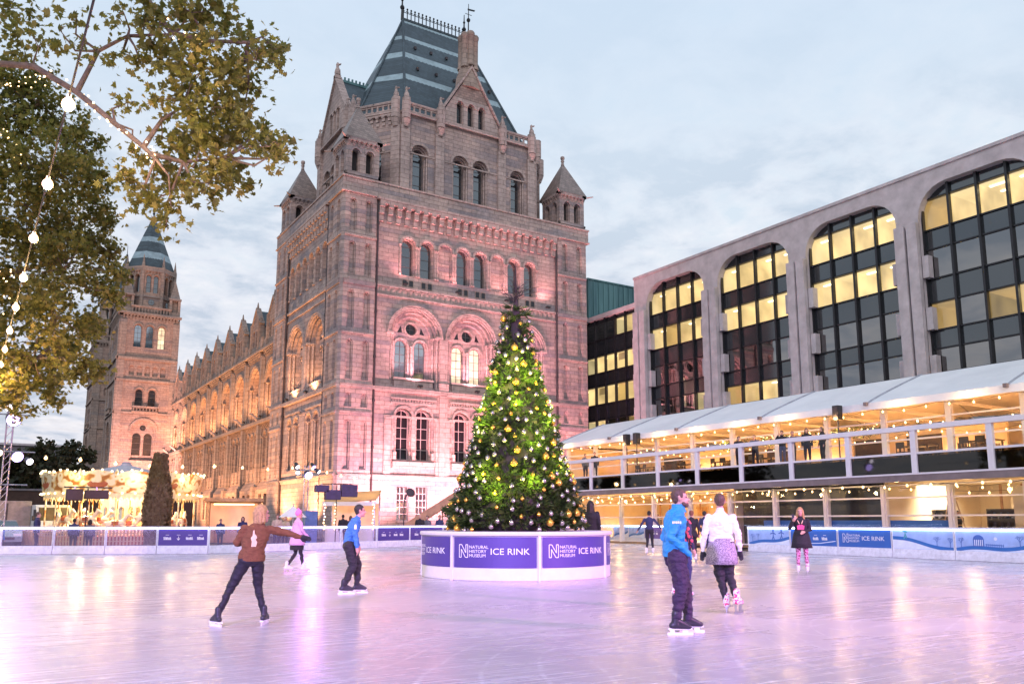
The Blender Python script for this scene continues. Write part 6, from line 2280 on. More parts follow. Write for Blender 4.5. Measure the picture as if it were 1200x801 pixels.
def build_tree():
 t = thing('christmas_tree', 'tall conical Christmas tree lit yellow-green, standing in the round purple planter', 'christmas tree', (PCX, PCY, TREE_Z))
 tk = MB()
 tk.cyl((0, 0, -0.05), (0, 0, TREE_H + 0.1), 0.13, 0.02, 8)
 tk.build('trunk', 'bark', t, smooth=True)
 r = random.Random(3)
 f = MB()
 def spray(p, d, size, nn):
  """fan of needles round the twig direction d"""
  d = d.normalized()
  a = V((0, 0, 1)) if abs(d.z) < 0.9 else V((1, 0, 0))
  x = d.cross(a).normalized()
  y = d.cross(x)
  for k in range(nn):
   t_ = r.uniform(0, 2 * pi)
   sp = r.uniform(0.3, 0.95)
   dr = (d + (x * cos(t_) + y * sin(t_)) * sp).normalized()
   o = dr.cross(V((r.uniform(-1, 1), r.uniform(-1, 1), r.uniform(-1, 1)))).normalized()
   L_ = size * r.uniform(0.6, 1.15)
   w_ = size * r.uniform(0.07, 0.13)
   b_ = p + d * r.uniform(-0.06, 0.06)
   i0, i1, i2 = f.add(b_ - o * w_ * 0.5), f.add(b_ + o * w_ * 0.5), f.add(b_ + dr * L_)
   i3 = f.add(b_ + dr * L_ * 0.55 + o * w_)
   i4 = f.add(b_ + dr * L_ * 0.55 - o * w_)
   f.face([i0, i1, i3, i2, i4])
 NB = 620
 for k in range(NB):
  u = (k + r.random()) / NB
  z = TREE_H * (1 - sqrt(1 - u * 0.995))
  R_ = tree_r(z) * r.choice([r.uniform(0.80, 1.0), r.uniform(0.9, 1.06), r.uniform(0.95, 1.12)])
  a = k * 2.39996 + r.uniform(-0.3, 0.3)
  out = V((cos(a), sin(a), 0))
  droop = -0.28 * R_ if z > 0.5 else -0.02
  base = V((0, 0, z + 0.22 * R_ + 0.05))
  tip = out * R_ + V((0, 0, z + droop * 0.4 + 0.1))
  n = max(4, int(R_ * 11))
  for j in range(n):
   s = 0.34 + 0.66 * (j + r.random()) / n
   p = base.lerp(tip, s) + V((0, 0, -0.12 * R_ * s * (1 - s)))
   side = V((-sin(a), cos(a), 0)) * r.uniform(-1, 1) * 0.26 * (0.35 + 0.65 * R_ / 1.8)
   p = p + side * (0.4 + s)
   dr = (out + V((-sin(a), cos(a), 0)) * r.uniform(-0.8, 0.8) + V((0, 0, r.uniform(-0.25, 0.5))))
   spray(p, dr, r.uniform(0.13, 0.21), 9)
 fo = f.build('foliage', 'needles', t)
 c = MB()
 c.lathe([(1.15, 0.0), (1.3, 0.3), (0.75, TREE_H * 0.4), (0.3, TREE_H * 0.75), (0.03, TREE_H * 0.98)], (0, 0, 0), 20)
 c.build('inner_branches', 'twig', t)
 w_ = MB()
 for k in range(46):         # bare leader twigs above the tip
  a = r.uniform(0, 2 * pi)
  z = TREE_H + r.uniform(-0.35, 0.2)
  el = r.uniform(0.05, 1.25)
  L_ = r.uniform(0.3, 0.85)
  p0 = V((0, 0, z))
  p1 = p0 + V((cos(a) * cos(el), sin(a) * cos(el), sin(el))) * L_ * 0.6
  p2 = p1 + V((cos(a) * cos(el * 1.15), sin(a) * cos(el * 1.15), sin(el * 0.8))) * L_ * 0.4
  w_.tube([p0, p1, p2], 0.010, 4, 0.004)
 w_.cyl((0, 0, TREE_H), (0, 0, TREE_H + 0.85), 0.03, 0.008, 5)
 w_.build('leader_twigs', 'twig', t)
 return t
TREE = build_tree()
LAMPS = [(603, 419), (622, 436), (572, 444), (599, 470), (643, 492), (560, 562), (574, 585), (647, 552), (609, 570), (555, 500), (618, 520)]
_r = random.Random(8)
for a, z in ((-2.15, 4.6), (-1.6, 4.2), (-2.75, 3.95), (-2.1, 3.45), (-1.1, 3.0), (-2.75, 1.55), (-2.45, 1.1), (-1.15, 1.75), (-1.9, 1.4), (-3.1, 2.8), (-1.75, 2.4), (-0.5, 3.6), (-0.3, 1.6), (2.9, 3.4)):
 R_ = tree_r(z) * 0.98 + 0.24
 p = V((PCX + R_ * cos(a), PCY + R_ * sin(a), TREE_Z + z - 0.14))
 q = V((PCX + (R_ - 0.6) * cos(a), PCY + (R_ - 0.6) * sin(a), TREE_Z + z + 0.12))
 light('tree_lamp', 'SPOT', p, 58, (0.88, 1.0, 0.12), q, 0.2, 160, 0.9)
BAU = {}
for nm, r_, mt in (('silver_bauble', 0.068, 'silver_glass'), ('gold_bauble', 0.055, 'gold_glass'), ('big_gold_bauble', 0.095, 'gold_glass')):
 b_ = MB()
 b_.sphere((0, 0, 0), r_, 18)
 b_.cyl((0, 0, r_ * 0.9), (0, 0, r_ * 1.25), r_ * 0.22, r_ * 0.2, 8)
 b_.v = [V(v) for v in b_.v]
 me = b_.build(nm, mt, None, smooth=True)
 BAU[nm] = (me, r_)
placed = []
TIER = ((0, 1.0, 'just above the planter rim'), (1.0, 2.2, 'in the lower third'), (2.2, 3.6, 'around the middle'), (3.6, 5.0, 'in the upper third'), (5.0, 6.6, 'near the tip'))
used = set()
for nm, cnt, adj in (('big_gold_bauble', 26, 'large gold bauble'), ('gold_bauble', 60, 'small gold bauble'), ('silver_bauble', 150, 'silver bauble')):
 me, r_ = BAU[nm]
 k = tries = 0
 while k < cnt and tries < 6000:
  tries += 1
  z = TREE_H * (1 - sqrt(1 - _r.random() * 0.985)) + 0.04
  a = -2.15 + _r.uniform(-2.05, 2.05)
  R_ = tree_r(z) * 1.03 + 0.03
  p = V((PCX + R_ * cos(a), PCY + R_ * sin(a), TREE_Z + z))
  if any((p - q).length < (0.25 if nm != 'silver_bauble' else 0.21) for q in placed):
   continue
  placed.append(p)
  o = me if nm not in used else me.copy()
  if nm in used:
   COL.objects.link(o)
  used.add(nm)
  o.location = p
  tier = [t_[2] for t_ in TIER if t_[0] <= z < t_[1] or t_[1] > 6][0]
  da = a + 2.15
  side = 'on its left side' if da < -0.6 else 'on its right side' if da > 0.6 else 'facing the skaters'
  lab = '%s hanging %s of the Christmas tree, %s' % (adj, tier if tier != 'just above the planter rim' else 'on the lowest branches', side)
  tag(o, lab, 'bauble', adj + 's ' + tier + ' ' + side)
  k += 1
# ------------------------------------------------------------ carousel
def build_carousel():
 CX, CY, R_ = 7.45, 59.0, 5.15
 t = thing('carousel', 'brightly lit golden carousel with scalloped bulb-edged rounding boards and white horses', 'carousel', (CX, CY, 0))
 t.scale = (0.90, 0.90, 0.87)
 p = MB()
 p.lathe([(R_ - 0.2, 0.0), (R_ - 0.2, 0.45), (R_, 0.45), (R_, 0.58), (0.5, 0.6), (0.0, 0.6)], (0, 0, 0), 40)
 p.build('platform', 'carousel_red', t)
 d = MB()
 d.lathe([(1.5, 0.6), (1.5, 3.6), (1.8, 3.9)], (0, 0, 0), 16)
 do = d.build('centre_drum', 'carousel_cream', t, smooth=False)
 mi = MB()
 for k in range(16):
  a = 2 * pi * (k + 0.5) / 16
  mi.X = Matrix.Rotation(a, 4, 'Z')
  mi.poly([(1.5, -0.17, 1.5), (1.5, 0.17, 1.5), (1.5, 0.17, 2.5)] + [(1.5, 0.17 * cos(q), 2.5 + 0.17 * sin(q)) for q in (0.8, pi / 2, 2.3)] + [(1.5, -0.17, 2.5)])
 mi.build('mirror', 'mirror', do)
 ce = MB()
 ce.lathe([(1.6, 3.85), (R_ - 0.1, 3.75)], (0, 0, 0), 40)
 ce.build('ceiling', 'carousel_cream', t)
 rf = MB()
 rf.lathe([(R_ - 0.25, 4.55), (0.4, 5.75), (0.25, 6.0), (0.0, 6.0)], (0, 0, 0), 32)
 rf.build('roof', 'carousel_roof', t)
 NP = 14
 for k in range(NP):
  a0, a1 = 2 * pi * k / NP, 2 * pi * (k + 1) / NP
  b_ = MB()
  n = 8
  lo, up = [], []
  for i in range(n + 1):
   s = i / n
   a = a0 + (a1 - a0) * s
   zt = 4.75 + 0.30 * sin(pi * s) ** 0.8 + 0.06 * abs(sin(3 * pi * s))
   up.append((R_ * cos(a) * 1.03, R_ * sin(a) * 1.03, zt))
   lo.append((R_ * cos(a), R_ * sin(a), 3.55))
  for i in range(n):
   b_.poly([lo[i], lo[i + 1], up[i + 1], up[i]])
  bo = b_.build('rounding_board', 'carousel_gold', t)
  am = (a0 + a1) / 2
  q = MB()
  q.X = Matrix.Rotation(am, 4, 'Z')
  q.lathe([(0.0, 0.05), (0.28, 0.04), (0.36, 0.0)], (0, 0, 0), 12)
  q.v = [Matrix.Rotation(am, 3, 'Z') @ V((R_ * 1.0 + 0.02 + w_.z, (Matrix.Rotation(-am, 3, 'Z') @ w_).y * 1.9, 4.2 + (Matrix.Rotation(-am, 3, 'Z') @ w_).x)) for w_ in q.v]
  q.build('painted_medallion', 'carousel_red' if k % 2 else 'carousel_cream', bo)
  dr = MB()
  m = 7
  for i in range(m):
   s0, s1 = a0 + (a1 - a0) * i / m, a0 + (a1 - a0) * (i + 1) / m
   sm_ = (s0 + s1) / 2
   dr.poly([(R_ * .985 * cos(s0), R_ * .985 * sin(s0), 3.55), (R_ * .985 * cos(s1), R_ * .985 * sin(s1), 3.55), (R_ * .985 * cos(s1), R_ * .985 * sin(s1), 3.3), (R_ * .985 * cos(sm_), R_ * .985 * sin(sm_), 3.05), (R_ * .985 * cos(s0), R_ * .985 * sin(s0), 3.3)])
  dr.build('scalloped_drop', 'carousel_cream', bo)
  fi = MB()
  fi.lathe([(0.12, 4.7), (0.16, 4.9), (0.06, 5.1), (0.0, 5.2)], (R_ * 1.02 * cos(a0), R_ * 1.02 * sin(a0), 0), 8)
  fi.build('finial', 'carousel_gold', bo)
 bl = MB()
 bl.sphere((0, 0, 0), 0.075, 8)
 pr = None
 tot = 98
 for ring, (zz_, cnt) in enumerate(((3.52, 42), (None, 56))):
  for k in range(cnt):
   a = 2 * pi * (k + .5) / cnt
   s = (a / (2 * pi) * NP) % 1
   z = zz_ if zz_ else 4.80 + 0.30 * sin(pi * s) ** 0.8 + 0.06 * abs(sin(3 * pi * s))
   if pr is None:
    pr = bl.build('bulb', 'bulb_carousel', t, smooth=True)
    o = pr
   else:
    o = pr.copy()
    COL.objects.link(o)
    o.parent = t
   rr = R_ * (1.03 if zz_ is None else 1.01) + 0.05
   o.location = (rr * cos(a), rr * sin(a), z)
 for k in range(NP):
  a = 2 * pi * k / NP
  c = MB()
  c.cyl((R_ * .95 * cos(a), R_ * .95 * sin(a), 0.6), (R_ * .95 * cos(a), R_ * .95 * sin(a), 3.7), 0.05, 0.05, 8)
  c.build('edge_pole', 'carousel_gold', t, smooth=True)
 proto = None
 for ring, (r_, cnt) in enumerate(((4.1, 14), (2.9, 10))):
  for k in range(cnt):
   a = 2 * pi * (k + 0.5 * ring) / cnt
   if proto is None:
    h = MB()
    h.capsule((0, -.42, 1.0), (0, .38, 1.04), .24, .26)
    h.capsule((0, .40, 1.12), (0, .72, 1.62), .17, .11)
    h.capsule((0, .70, 1.66), (0, 1.02, 1.50), .11, .07)
    h.capsule((.05, .68, 1.7), (.06, .66, 1.84), .035, .02)
    h.capsule((-.05, .68, 1.7), (-.06, .66, 1.84), .035, .02)
    for sx in (-.14, .14):
     h.capsule((sx, .42, .9), (sx, .78, .66), .10, .06)
     h.capsule((sx, .78, .66), (sx, .62, .34), .055, .04)
     h.capsule((sx, -.44, .9), (sx, -.66, .62), .12, .065)
     h.capsule((sx, -.66, .62), (sx, -.92, .40), .055, .04)
    h.capsule((0, -.62, 1.12), (0, -.98, .80), .07, .04)
    hm_ = remeshed(h, 0.035, 2)
    hm_.materials.append(MATS['horse_white'])
    proto = bpy.data.objects.new('horse', hm_)
    COL.objects.link(proto)
    sd = MB()
    sd.loft([[(x * k_, y, z) for x, z in ((-.27, .95), (-.25, 1.2), (0, 1.33), (.25, 1.2), (.27, .95))] for y, k_ in ((-.22, 1.0), (.2, 1.0))])
    so = sd.build('saddle', 'carousel_red', proto)
    po = MB()
    po.cyl((0, .05, .0), (0, .05, 2.9), .035, .035, 8)
    pp_ = po.build('twisted_pole', 'carousel_gold', proto)
    h_o = proto
    h_o.parent = t
   else:
    h_o = copy_tree(proto, t)
   h_o.location = (r_ * cos(a), r_ * sin(a), 0.62 + 0.22 * sin(k * 2.4 + ring))
   h_o.rotation_euler = (0, 0, a)
 for a in (-1.9, -1.2, -2.6, -0.4, 2.4):
  light('carousel_glow', 'POINT', (CX + 3.0 * cos(a), CY + 3.0 * sin(a), 2.9), 130, (1.0, 0.76, 0.42), None, 0.2)
 for a in (-2.3, -1.57, -0.8):
  light('carousel_glow', 'POINT', (CX + 5.6 * cos(a), CY + 5.6 * sin(a), 3.9), 40, (1.0, 0.74, 0.38), None, 0.15)
build_carousel()
def picket_fence():
 t = thing('picket_fence', 'low wooden picket fence round the foot of the carousel', 'fence', (7.45, 59.0, 0))
 m = MB()
 for k in range(110):
  a = -pi * 1.08 + pi * 1.16 * k / 110
  m.X = Matrix.Translation((5.6 * cos(a), 5.6 * sin(a), 0)) @ Matrix.Rotation(a, 4, 'Z')
  m.box(-.02, .02, -.05, .05, 0.02, 0.95)
 m.build('pickets', 'pine_wood', t)
 r_ = MB()
 for z in (0.25, 0.72):
  r_.tube([(5.57 * cos(-pi * 1.08 + pi * 1.16 * k / 40), 5.57 * sin(-pi * 1.08 + pi * 1.16 * k / 40), z) for k in range(41)], 0.03, 5)
 r_.build('rail', 'pine_wood', t)
picket_fence()
# ------------------------------------------------------------ kiosks, masts, bits and pieces
def build_hut():
 t = thing('wooden_hut', 'small open-fronted wooden market hut glowing orange, right of the carousel', 'hut', (14.35, 58.5, 0), radians(-14))
 w_ = MB()
 w_.box(-1.75, -1.55, -1.0, 1.0, 0, 2.7)
 w_.box(1.55, 1.75, -1.0, 1.0, 0, 2.7)
 w_.box(-1.55, 1.55, 0.9, 1.0, 0, 2.7)
 w_.box(-1.55, 1.55, -1.0, -0.9, 0, 1.0)
 w_.build('wall', 'hut_wood', t)
 r_ = MB()
 r_.bbox(-1.9, 1.9, -1.25, 1.15, 2.7, 2.95, 0.03)
 r_.build('roof', 'hut_wood', t)
 c = MB()
 c.bbox(-1.6, 1.6, -1.25, -0.88, 1.0, 1.06, 0.01)
 c.build('counter', 'pine_wood', t)
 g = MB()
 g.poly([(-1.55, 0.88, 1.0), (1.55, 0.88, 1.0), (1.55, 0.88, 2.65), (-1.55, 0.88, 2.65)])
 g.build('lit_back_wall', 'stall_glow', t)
 s = MB()
 s.box(-1.3, 1.3, -0.9, -0.84, 2.5, 2.58)
 s.build('strip_lamp', 'bulb_small', t)
def build_stall():
 t = thing('awning_stall', 'food stall under a tan awning with lit counter, left of the blue-shirted skater', 'stall', (21.0, 53.5, 0), radians(-30))
 a = MB()
 a.loft([[(x, -1.6, 2.65 + dz), (x, 1.4, 3.35 + dz), (x, 1.4, 3.43 + dz), (x, -1.6, 2.73 + dz)] for x, dz in ((-1.75, -.12), (1.75, .12))])
 a.build('awning', 'awning_tan', t)
 v_ = MB()
 v_.box(-1.75, 1.75, -1.62, -1.58, 2.42, 2.68)
 v_.build('valance', 'canvas_white', t)
 for sx in (-1.65, 1.65):
  for sy in (-1.5, 1.3):
   p = MB()
   p.cyl((sx, sy, 0), (sx, sy, 2.62 if sy < 0 else 3.3), 0.05, 0.05, 7)
   p.build('pole', 'steel', t)
 c = MB()
 c.bbox(-1.6, 1.6, -1.3, -0.7, 0, 1.05, 0.02)
 c.build('counter', 'canvas_white', t)
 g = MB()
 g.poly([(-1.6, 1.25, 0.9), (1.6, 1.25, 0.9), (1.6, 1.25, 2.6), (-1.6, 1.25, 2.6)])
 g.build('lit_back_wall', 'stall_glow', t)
 pr = None
 for sx in (-1.6, -0.9, 1.6):
  for k in range(9):
   if pr is None:
    b_ = MB()
    b_.sphere((0, 0, 0), 0.05, 6)
    pr = b_.build('bulb', 'bulb_small', t)
    o = pr
   else:
    o = pr.copy()
    COL.objects.link(o)
    o.parent = t
   o.location = (sx + 0.05 * sin(k * 2), -1.62, 0.9 + 0.2 * k)
build_hut()
build_stall()
def stage_lamp(parent, p, d, mt, r_=0.16, L_=0.38):
 """can-shaped stage lamp: body with its lit lens as sub-part"""
 p, d = V(p), V(d).normalized()
 m = MB()
 m.cyl(p - d * L_, p, r_ * 0.75, r_, 12, False)
 m.cyl(p - d * (L_ + 0.08), p - d * L_, r_ * 0.4, r_ * 0.75, 12)
 o = m.build('lamp_housing', 'black_plastic', parent)
 l = MB()
 a = V((1, 0, 0)) if abs(d.x) < .8 else V((0, 1, 0))
 x = d.cross(a).normalized()
 y = d.cross(x)
 l.poly([p - d * 0.02 + (x * cos(2 * pi * k / 14) + y * sin(2 * pi * k / 14)) * r_ * .93 for k in range(14)])
 l.build('lens', mt, o)
def light_mast(label, x, y, H_, lamps, box=None, bars=()):
 t = thing('lighting_mast', label, 'lighting mast', (x, y, -0.06))
 for sx in (-.13, .13):
  m = MB()
  m.cyl((sx, 0, 0), (sx, 0, H_), .035, .035, 7)
  m.build('truss_tube', 'steel', t)
 m = MB()
 for k in range(int(H_ / .35)):
  m.cyl((-.13, 0, .35 * k), (.13, 0, .35 * (k + 1)), .014, .014, 5)
 m.build('truss_lacing', 'steel', t)
 for z, w_ in bars:
  m = MB()
  m.cyl((-w_, -.05, z), (w_, -.05, z), .035, .035, 7)
  m.build('crossbar', 'steel', t)
 for p, d, mt, r_ in lamps:
  stage_lamp(t, p, d, mt, r_)
 if box:
  m = MB()
  m.bbox(*box, .02)
  m.build('ballast_box', 'blue_box', t)
 b_ = MB()
 b_.box(-.5, .5, -.4, .4, 0, .06)
 b_.build('base_plate', 'steel', t)
 return t
dn = (.15, -.75, -.62)
light_mast('purple stage-light mast with blue box at its foot in front of the museum corner', 16.6, 50.2, 4.9,
  [((-.62, -.2, 4.75), dn, 'lamp_white', .14), ((-.62, -.2, 4.4), (-.3, -.75, -.55), 'lamp_white', .14), ((.05, -.3, 4.25), (.05, -.85, -.4), 'lamp_purple', .26), ((.75, -.2, 4.5), (.5, -.75, -.5), 'lamp_white', .13), ((.40, -.2, 4.78), dn, 'lamp_purple', .13)],
  (-.15, .62, -.55, -.1, 0.06, 2.1), ((4.6, .8), (4.3, .7)))
light_mast('stage-light mast with purple lamps at the far left edge by the dark trees', 0.56, 44.0, 7.2,
  [((0.15, -.2, 6.05), (.3, -.85, -.35), 'lamp_purple', .34), ((-.1, -.3, 6.6), (.3, -.8, -.4), 'lamp_white', .2), ((.42, -.3, 4.35), (.3, -.85, -.3), 'lamp_purple', .26), ((.92, -.3, 4.15), (.4, -.85, -.3), 'lamp_white', .16), ((-.3, -.3, 4.5), (.4, -.85, -.3), 'bulb_small', .16)],
  None, ((6.3, .8), (4.6, 1.1), (3.1, .9)))
def lamp_rig(label, x, y, H_, units, mt):
 t = thing('lamp_rig', label, 'stage lights', (x, y, -0.06))
 m = MB()
 m.cyl((0, 0, 0), (0, 0, H_), .03, .03, 7)
 m.build('pole', 'black_plastic', t)
 m = MB()
 m.cyl((-1.0, 0, H_ + .05), (1.0, 0, H_ + .05), .03, .03, 7)
 m.build('crossbar', 'black_plastic', t)
 for dx, dz, w_, h_ in units:
  m = MB()
  m.bbox(dx - w_, dx + w_, -.3, .1, H_ + dz - h_, H_ + dz + h_, .03)
  o = m.build('lamp_case', mt, t)
  y_ = MB()
  y_.box(dx - .03, dx + .03, -.1, -.04, H_ + dz + h_, H_ + .06)
  y_.build('yoke', 'steel', o)
lamp_rig('dark stage lamps on a slim pole in front of the carousel', 3.85, 42.6, 2.95, ((-.55, -.3, .34, .26), (.35, -.28, .50, .20)), 'furniture_dark')
lamp_rig('purple-cased stage lamps on a pole right of the purple mast', 18.3, 49.4, 3.7, ((-1.0, -.25, .42, .22), (-.3, -.62, .48, .3), (.75, -.35, .52, .38)), 'purple_case')
def round_lamp():
 t = thing('pole_floodlight', 'dark round floodlight on a slim pole before the museum basement windows', 'floodlight', (21.6, 46.6, -0.06))
 m = MB()
 m.tube([(0, 0, 0), (0, 0, 2.6), (.06, 0, 2.9), (.25, 0, 3.15)], .04, 7)
 m.build('pole', 'lead_pipe', t)
 m = MB()
 m.X = Matrix.Translation((.42, 0, 3.2)) @ Matrix.Rotation(radians(65), 4, 'X')
 m.lathe([(0.0, -.12), (.2, -.1), (.3, 0.0), (.3, .05), (0, .06)], (0, 0, 0), 16)
 m.build('lamp_head', 'lead_pipe', t, smooth=True)
round_lamp()
def ramp_stair():
 t = thing('wooden_ramp', 'brown wooden stair ramp rising to the right behind the Christmas tree', 'ramp', (24.0, 51.5, -0.06), radians(-30))
 L_, H_ = 5.6, 3.6
 for y in (-.7, .7):
  m = MB()
  m.prism([(-1.0, 0.05), (L_ - 1, H_), (L_ - 1, H_ + .62), (-1.0, .67)], 1, y - .05, y + .05)
  m.build('side_board', 'hut_wood', t)
 for k in range(14):
  m = MB()
  m.box(-1 + L_ * k / 14, -1 + L_ * (k + 1) / 14, -.65, .65, H_ * (k + .6) / 14, H_ * (k + .8) / 14)
  m.build('step', 'pine_wood', t)
 for k in range(4):
  x = -1 + L_ * (k + .5) / 4
  m = MB()
  m.box(x - .05, x + .05, -.05, .05, 0, H_ * (k + .5) / 4)
  m.build('support_post', 'hut_wood', t)
ramp_stair()
def parasol(x, y, label):
 t = thing('parasol', label, 'parasol', (x, y, -0.06))
 m = MB()
 m.cyl((0, 0, 0), (0, 0, 2.5), .03, .03, 7)
 m.build('pole', 'steel', t)
 m = MB()
 m.lathe([(0.85, 1.7), (0.45, 2.05), (0.02, 2.35)], (0, 0, 0), 8)
 m.build('canopy', 'canvas_white', t)
parasol(15.35, 48.6, 'white parasol just left of the purple light mast')
# ------------------------------------------------------------ vehicles
def wheel(parent, x, y, r_):
 m = MB()
 for sgn in (1,):
  m.X = Matrix.Translation((x, y, r_)) @ Matrix.Rotation(pi / 2, 4, 'Y')
  m.lathe([(r_ * .6, -.1), (r_, -.09), (r_, .09), (r_ * .6, .1)], (0, 0, 0), 18)
 o = m.build('wheel', 'tyre', parent, smooth=True)
 q = MB()
 q.X = Matrix.Translation((x, y, r_)) @ Matrix.Rotation(pi / 2, 4, 'Y')
 q.lathe([(0, -.07), (r_ * .6, -.08), (r_ * .6, .08), (0, .07)], (0, 0, 0), 14)
 q.build('rim', 'steel', o)
def build_van(x, y, rz, label):
 t = thing('parked_van', label, 'van', (x, y, -0.06), rz)       # front faces local -y
 m = MB()
 prof = [(2.6, .35), (2.6, 2.35), (2.45, 2.5), (-1.3, 2.5), (-1.6, 2.4), (-2.15, 1.45), (-2.65, 1.15), (-2.75, .9), (-2.75, .35)]
 m.prism(prof, 0, -.98, .98)
 m.build('body', 'van_white', t)
 g = MB()
 g.poly([(-.85, -1.66, 2.32), (.85, -1.66, 2.32), (.9, -2.14, 1.5), (-.9, -2.14, 1.5)][::-1])
 g.v = [v + V((0, -.02, .012)) for v in g.v]
 g.build('windscreen', 'car_glass', t)
 for s in (-1, 1):
  g = MB()
  g.box(s * .985 - .004, s * .985 + .004, -1.75, -.9, 1.5, 2.2)
  g.build('side_window', 'car_glass', t)
  h = MB()
  h.bbox(s * .72 - .16, s * .72 + .16, -2.79, -2.68, .88, 1.08, .02)
  h.build('headlight', 'letter_white', t)
  q = MB()
  q.bbox(s * 1.12 - .1, s * 1.12 + .1, -1.85, -1.75, 1.5, 1.8, .02)
  q.build('wing_mirror', 'black_plastic', t)
  for yy in (-1.75, 1.6):
   wheel(t, s * .9, yy, .36)
 g = MB()
 g.box(-.55, .55, -2.775, -2.74, .6, .82)
 g.build('grille', 'black_plastic', t)
def build_car(x, y, rz, label):
 t = thing('parked_car', label, 'car', (x, y, -0.06), rz)
 m = MB()
 low = [(2.1, .35), (2.15, .85), (1.7, .98), (-1.0, .98), (-1.95, .82), (-2.1, .6), (-2.05, .3)]
 m.prism(low, 0, -.88, .88)
 m.build('body', 'car_grey', t)
 c = MB()
 c.loft([[(-.82, 1.75, .975), (.82, 1.75, .975), (.82, -.95, .975), (-.82, -.95, .975)], [(-.62, 1.2, 1.48), (.62, 1.2, 1.48), (.62, -.25, 1.48), (-.62, -.25, 1.48)]])
 c.build('cabin_glass', 'car_glass', t)
 r_ = MB()
 r_.bbox(-.64, .64, -.28, 1.22, 1.47, 1.52, .02)
 r_.build('roof', 'car_grey', t)
 for s in (-1, 1):
  h = MB()
  h.bbox(s * .62 - .2, s * .62 + .2, -2.08, -1.95, .6, .76, .02)
  h.build('headlight', 'letter_white', t)
  q = MB()
  q.bbox(s * 1.0 - .1, s * 1.0 + .1, -.85, -.75, .95, 1.1, .02)
  q.build('wing_mirror', 'car_grey', t)
  for yy in (-1.3, 1.3):
   wheel(t, s * .8, yy, .32)
 g = MB()
 g.box(-.5, .5, -2.105, -2.06, .42, .56)
 g.build('grille', 'black_plastic', t)
build_van(3.35, 62.0, radians(8), 'white panel van parked behind the man in the blue coat')
build_car(0.9, 58.0, radians(2), 'pale grey car parked head-on at the far left')
def box_truck():
 t = thing('box_trailer', 'brown box trailer behind the pale grey car', 'trailer', (1.0, 63.0, -0.06), radians(2))
 m = MB()
 m.bbox(-1.35, 1.35, -1.5, 4, .7, 2.75, .03)
 m.build('box', 'truck_brown', t)
 m = MB()
 m.box(-.06, .06, -1.53, -1.5, .8, 2.6)
 m.build('door_seam', 'lead_pipe', t)
 for s in (-1, 1):
  wheel(t, s * 1.1, 2, .42)
box_truck()
w_ = thing('garden_wall', 'long low dark garden wall behind the parked vehicles', 'wall', (2, 70, 0))
m = MB()
m.box(-16, 14, 69.9, 70.3, -.1, 3.6)
m.build('wall_face', 'garden_wall', w_, world=True)
m = MB()
m.box(-16, 14, 69.8, 70.4, 3.6, 3.75)
m.build('coping', 'grey_brick', w_, world=True)
w_ = thing('distant_block', 'plain grey building far off between the two dark trees', 'building', (-4, 230, 0))
m = MB()
m.box(-20, 14, 225, 240, 0, 19)
m.build('wall', 'grey_brick', w_, world=True)
m = MB()
m.box(-20.5, 14.5, 224.5, 240.5, 19, 19.5)
m.build('parapet', 'concrete', w_, world=True)
for k in range(6):
 for r_ in range(3):
  m = MB()
  m.box(-17 + 5 * k, -15 + 5 * k, 224.85, 225.0, 5 + 4.5 * r_, 7.4 + 4.5 * r_)
  m.build('window', 'pane_dark', w_, world=True)
string_along('festoon_light', 'line of plaza bulbs sagging past the top of the carousel', [(-3.0, 50.5, 5.2), (3.2, 50.6, 4.9), (12.0, 50.5, 4.75)], 0.25, 1.75, .085, 'bulb_big', None)
string_along('festoon_light', 'line of plaza bulbs before the museum corner, right of the carousel', [(12.0, 50.5, 4.75), (16.5, 50.3, 4.85), (25.5, 56.5, 4.3)], 0.2, 1.5, .075, 'bulb_big', None)
for x, y in ((-1.0, 50.4), (5.5, 50.4), (11.5, 50.4), (17.5, 50.8), (21.5, 53.0)):
 light('festoon_glow', 'POINT', (x, y - .25, 4.4), 55, (1.0, 0.62, 0.28), None, 0.1)
# ------------------------------------------------------------ floodlights on the buildings
def flood(label, x, y, z, target, e, col, spot=100, size=0.15, body=True):
 if body:
  t = thing('floodlight', label, 'floodlight', (x, y, z))
  d = (V(target) - V((x, y, z))).normalized()
  m = MB()
  m.X = d.to_track_quat('Y', 'Z').to_matrix().to_4x4()
  m.bbox(-.2, .2, -.26, -.1, -.14, .14, .02)
  m.build('housing', 'black_plastic', t)
  m = MB()
  m.box(-.04, .04, -.18, -.12, -.35, -.1)
  m.build('bracket', 'black_plastic', t)
 light('flood_beam', 'SPOT', (x, y, z), e, col, target, size, spot, 0.7)
PINK = (1.0, 0.42, 0.50)
ORNG = (1.0, 0.46, 0.20)
for i, x in enumerate((25.5, 31.5, 37.5, 44.0)):
 flood('pink floodlight at the foot of the museum front, %s' % ('nearest the left corner', 'second from the left corner', 'second from the right corner', 'nearest the right corner')[i], x, 57.4, 0.45, (x, 62, 9.0), 5600, (1.0, 0.40, 0.44), 120)
for i, c in enumerate((29.45, 34.9, 40.35)):
 flood('small pink floodlight on the sill course under the %s big arch of the museum front' % ('left', 'middle', 'right')[i], c, 60.9, 12.6, (c, 62.4, 18.5), 950, PINK, 120)
for i, x in enumerate((28.0, 33.0, 38.0, 42.5)):
 flood('small pink floodlight on the frieze below the upper arcade, %s' % ('nearest the left corner', 'left of its middle', 'right of its middle', 'nearest the right corner')[i], x, 61.0, 21.2, (x, 61.6, 27.8), 300, (1.0, 0.36, 0.36), 110)
for i, y in enumerate((68.1, 73.5)):
 flood('orange floodlight on the ledge of the museum side wall, %s arch' % ('near' if i == 0 else 'far'), 22.2, y, 12.5, (23.8, y, 17.5), 450, ORNG, 140)
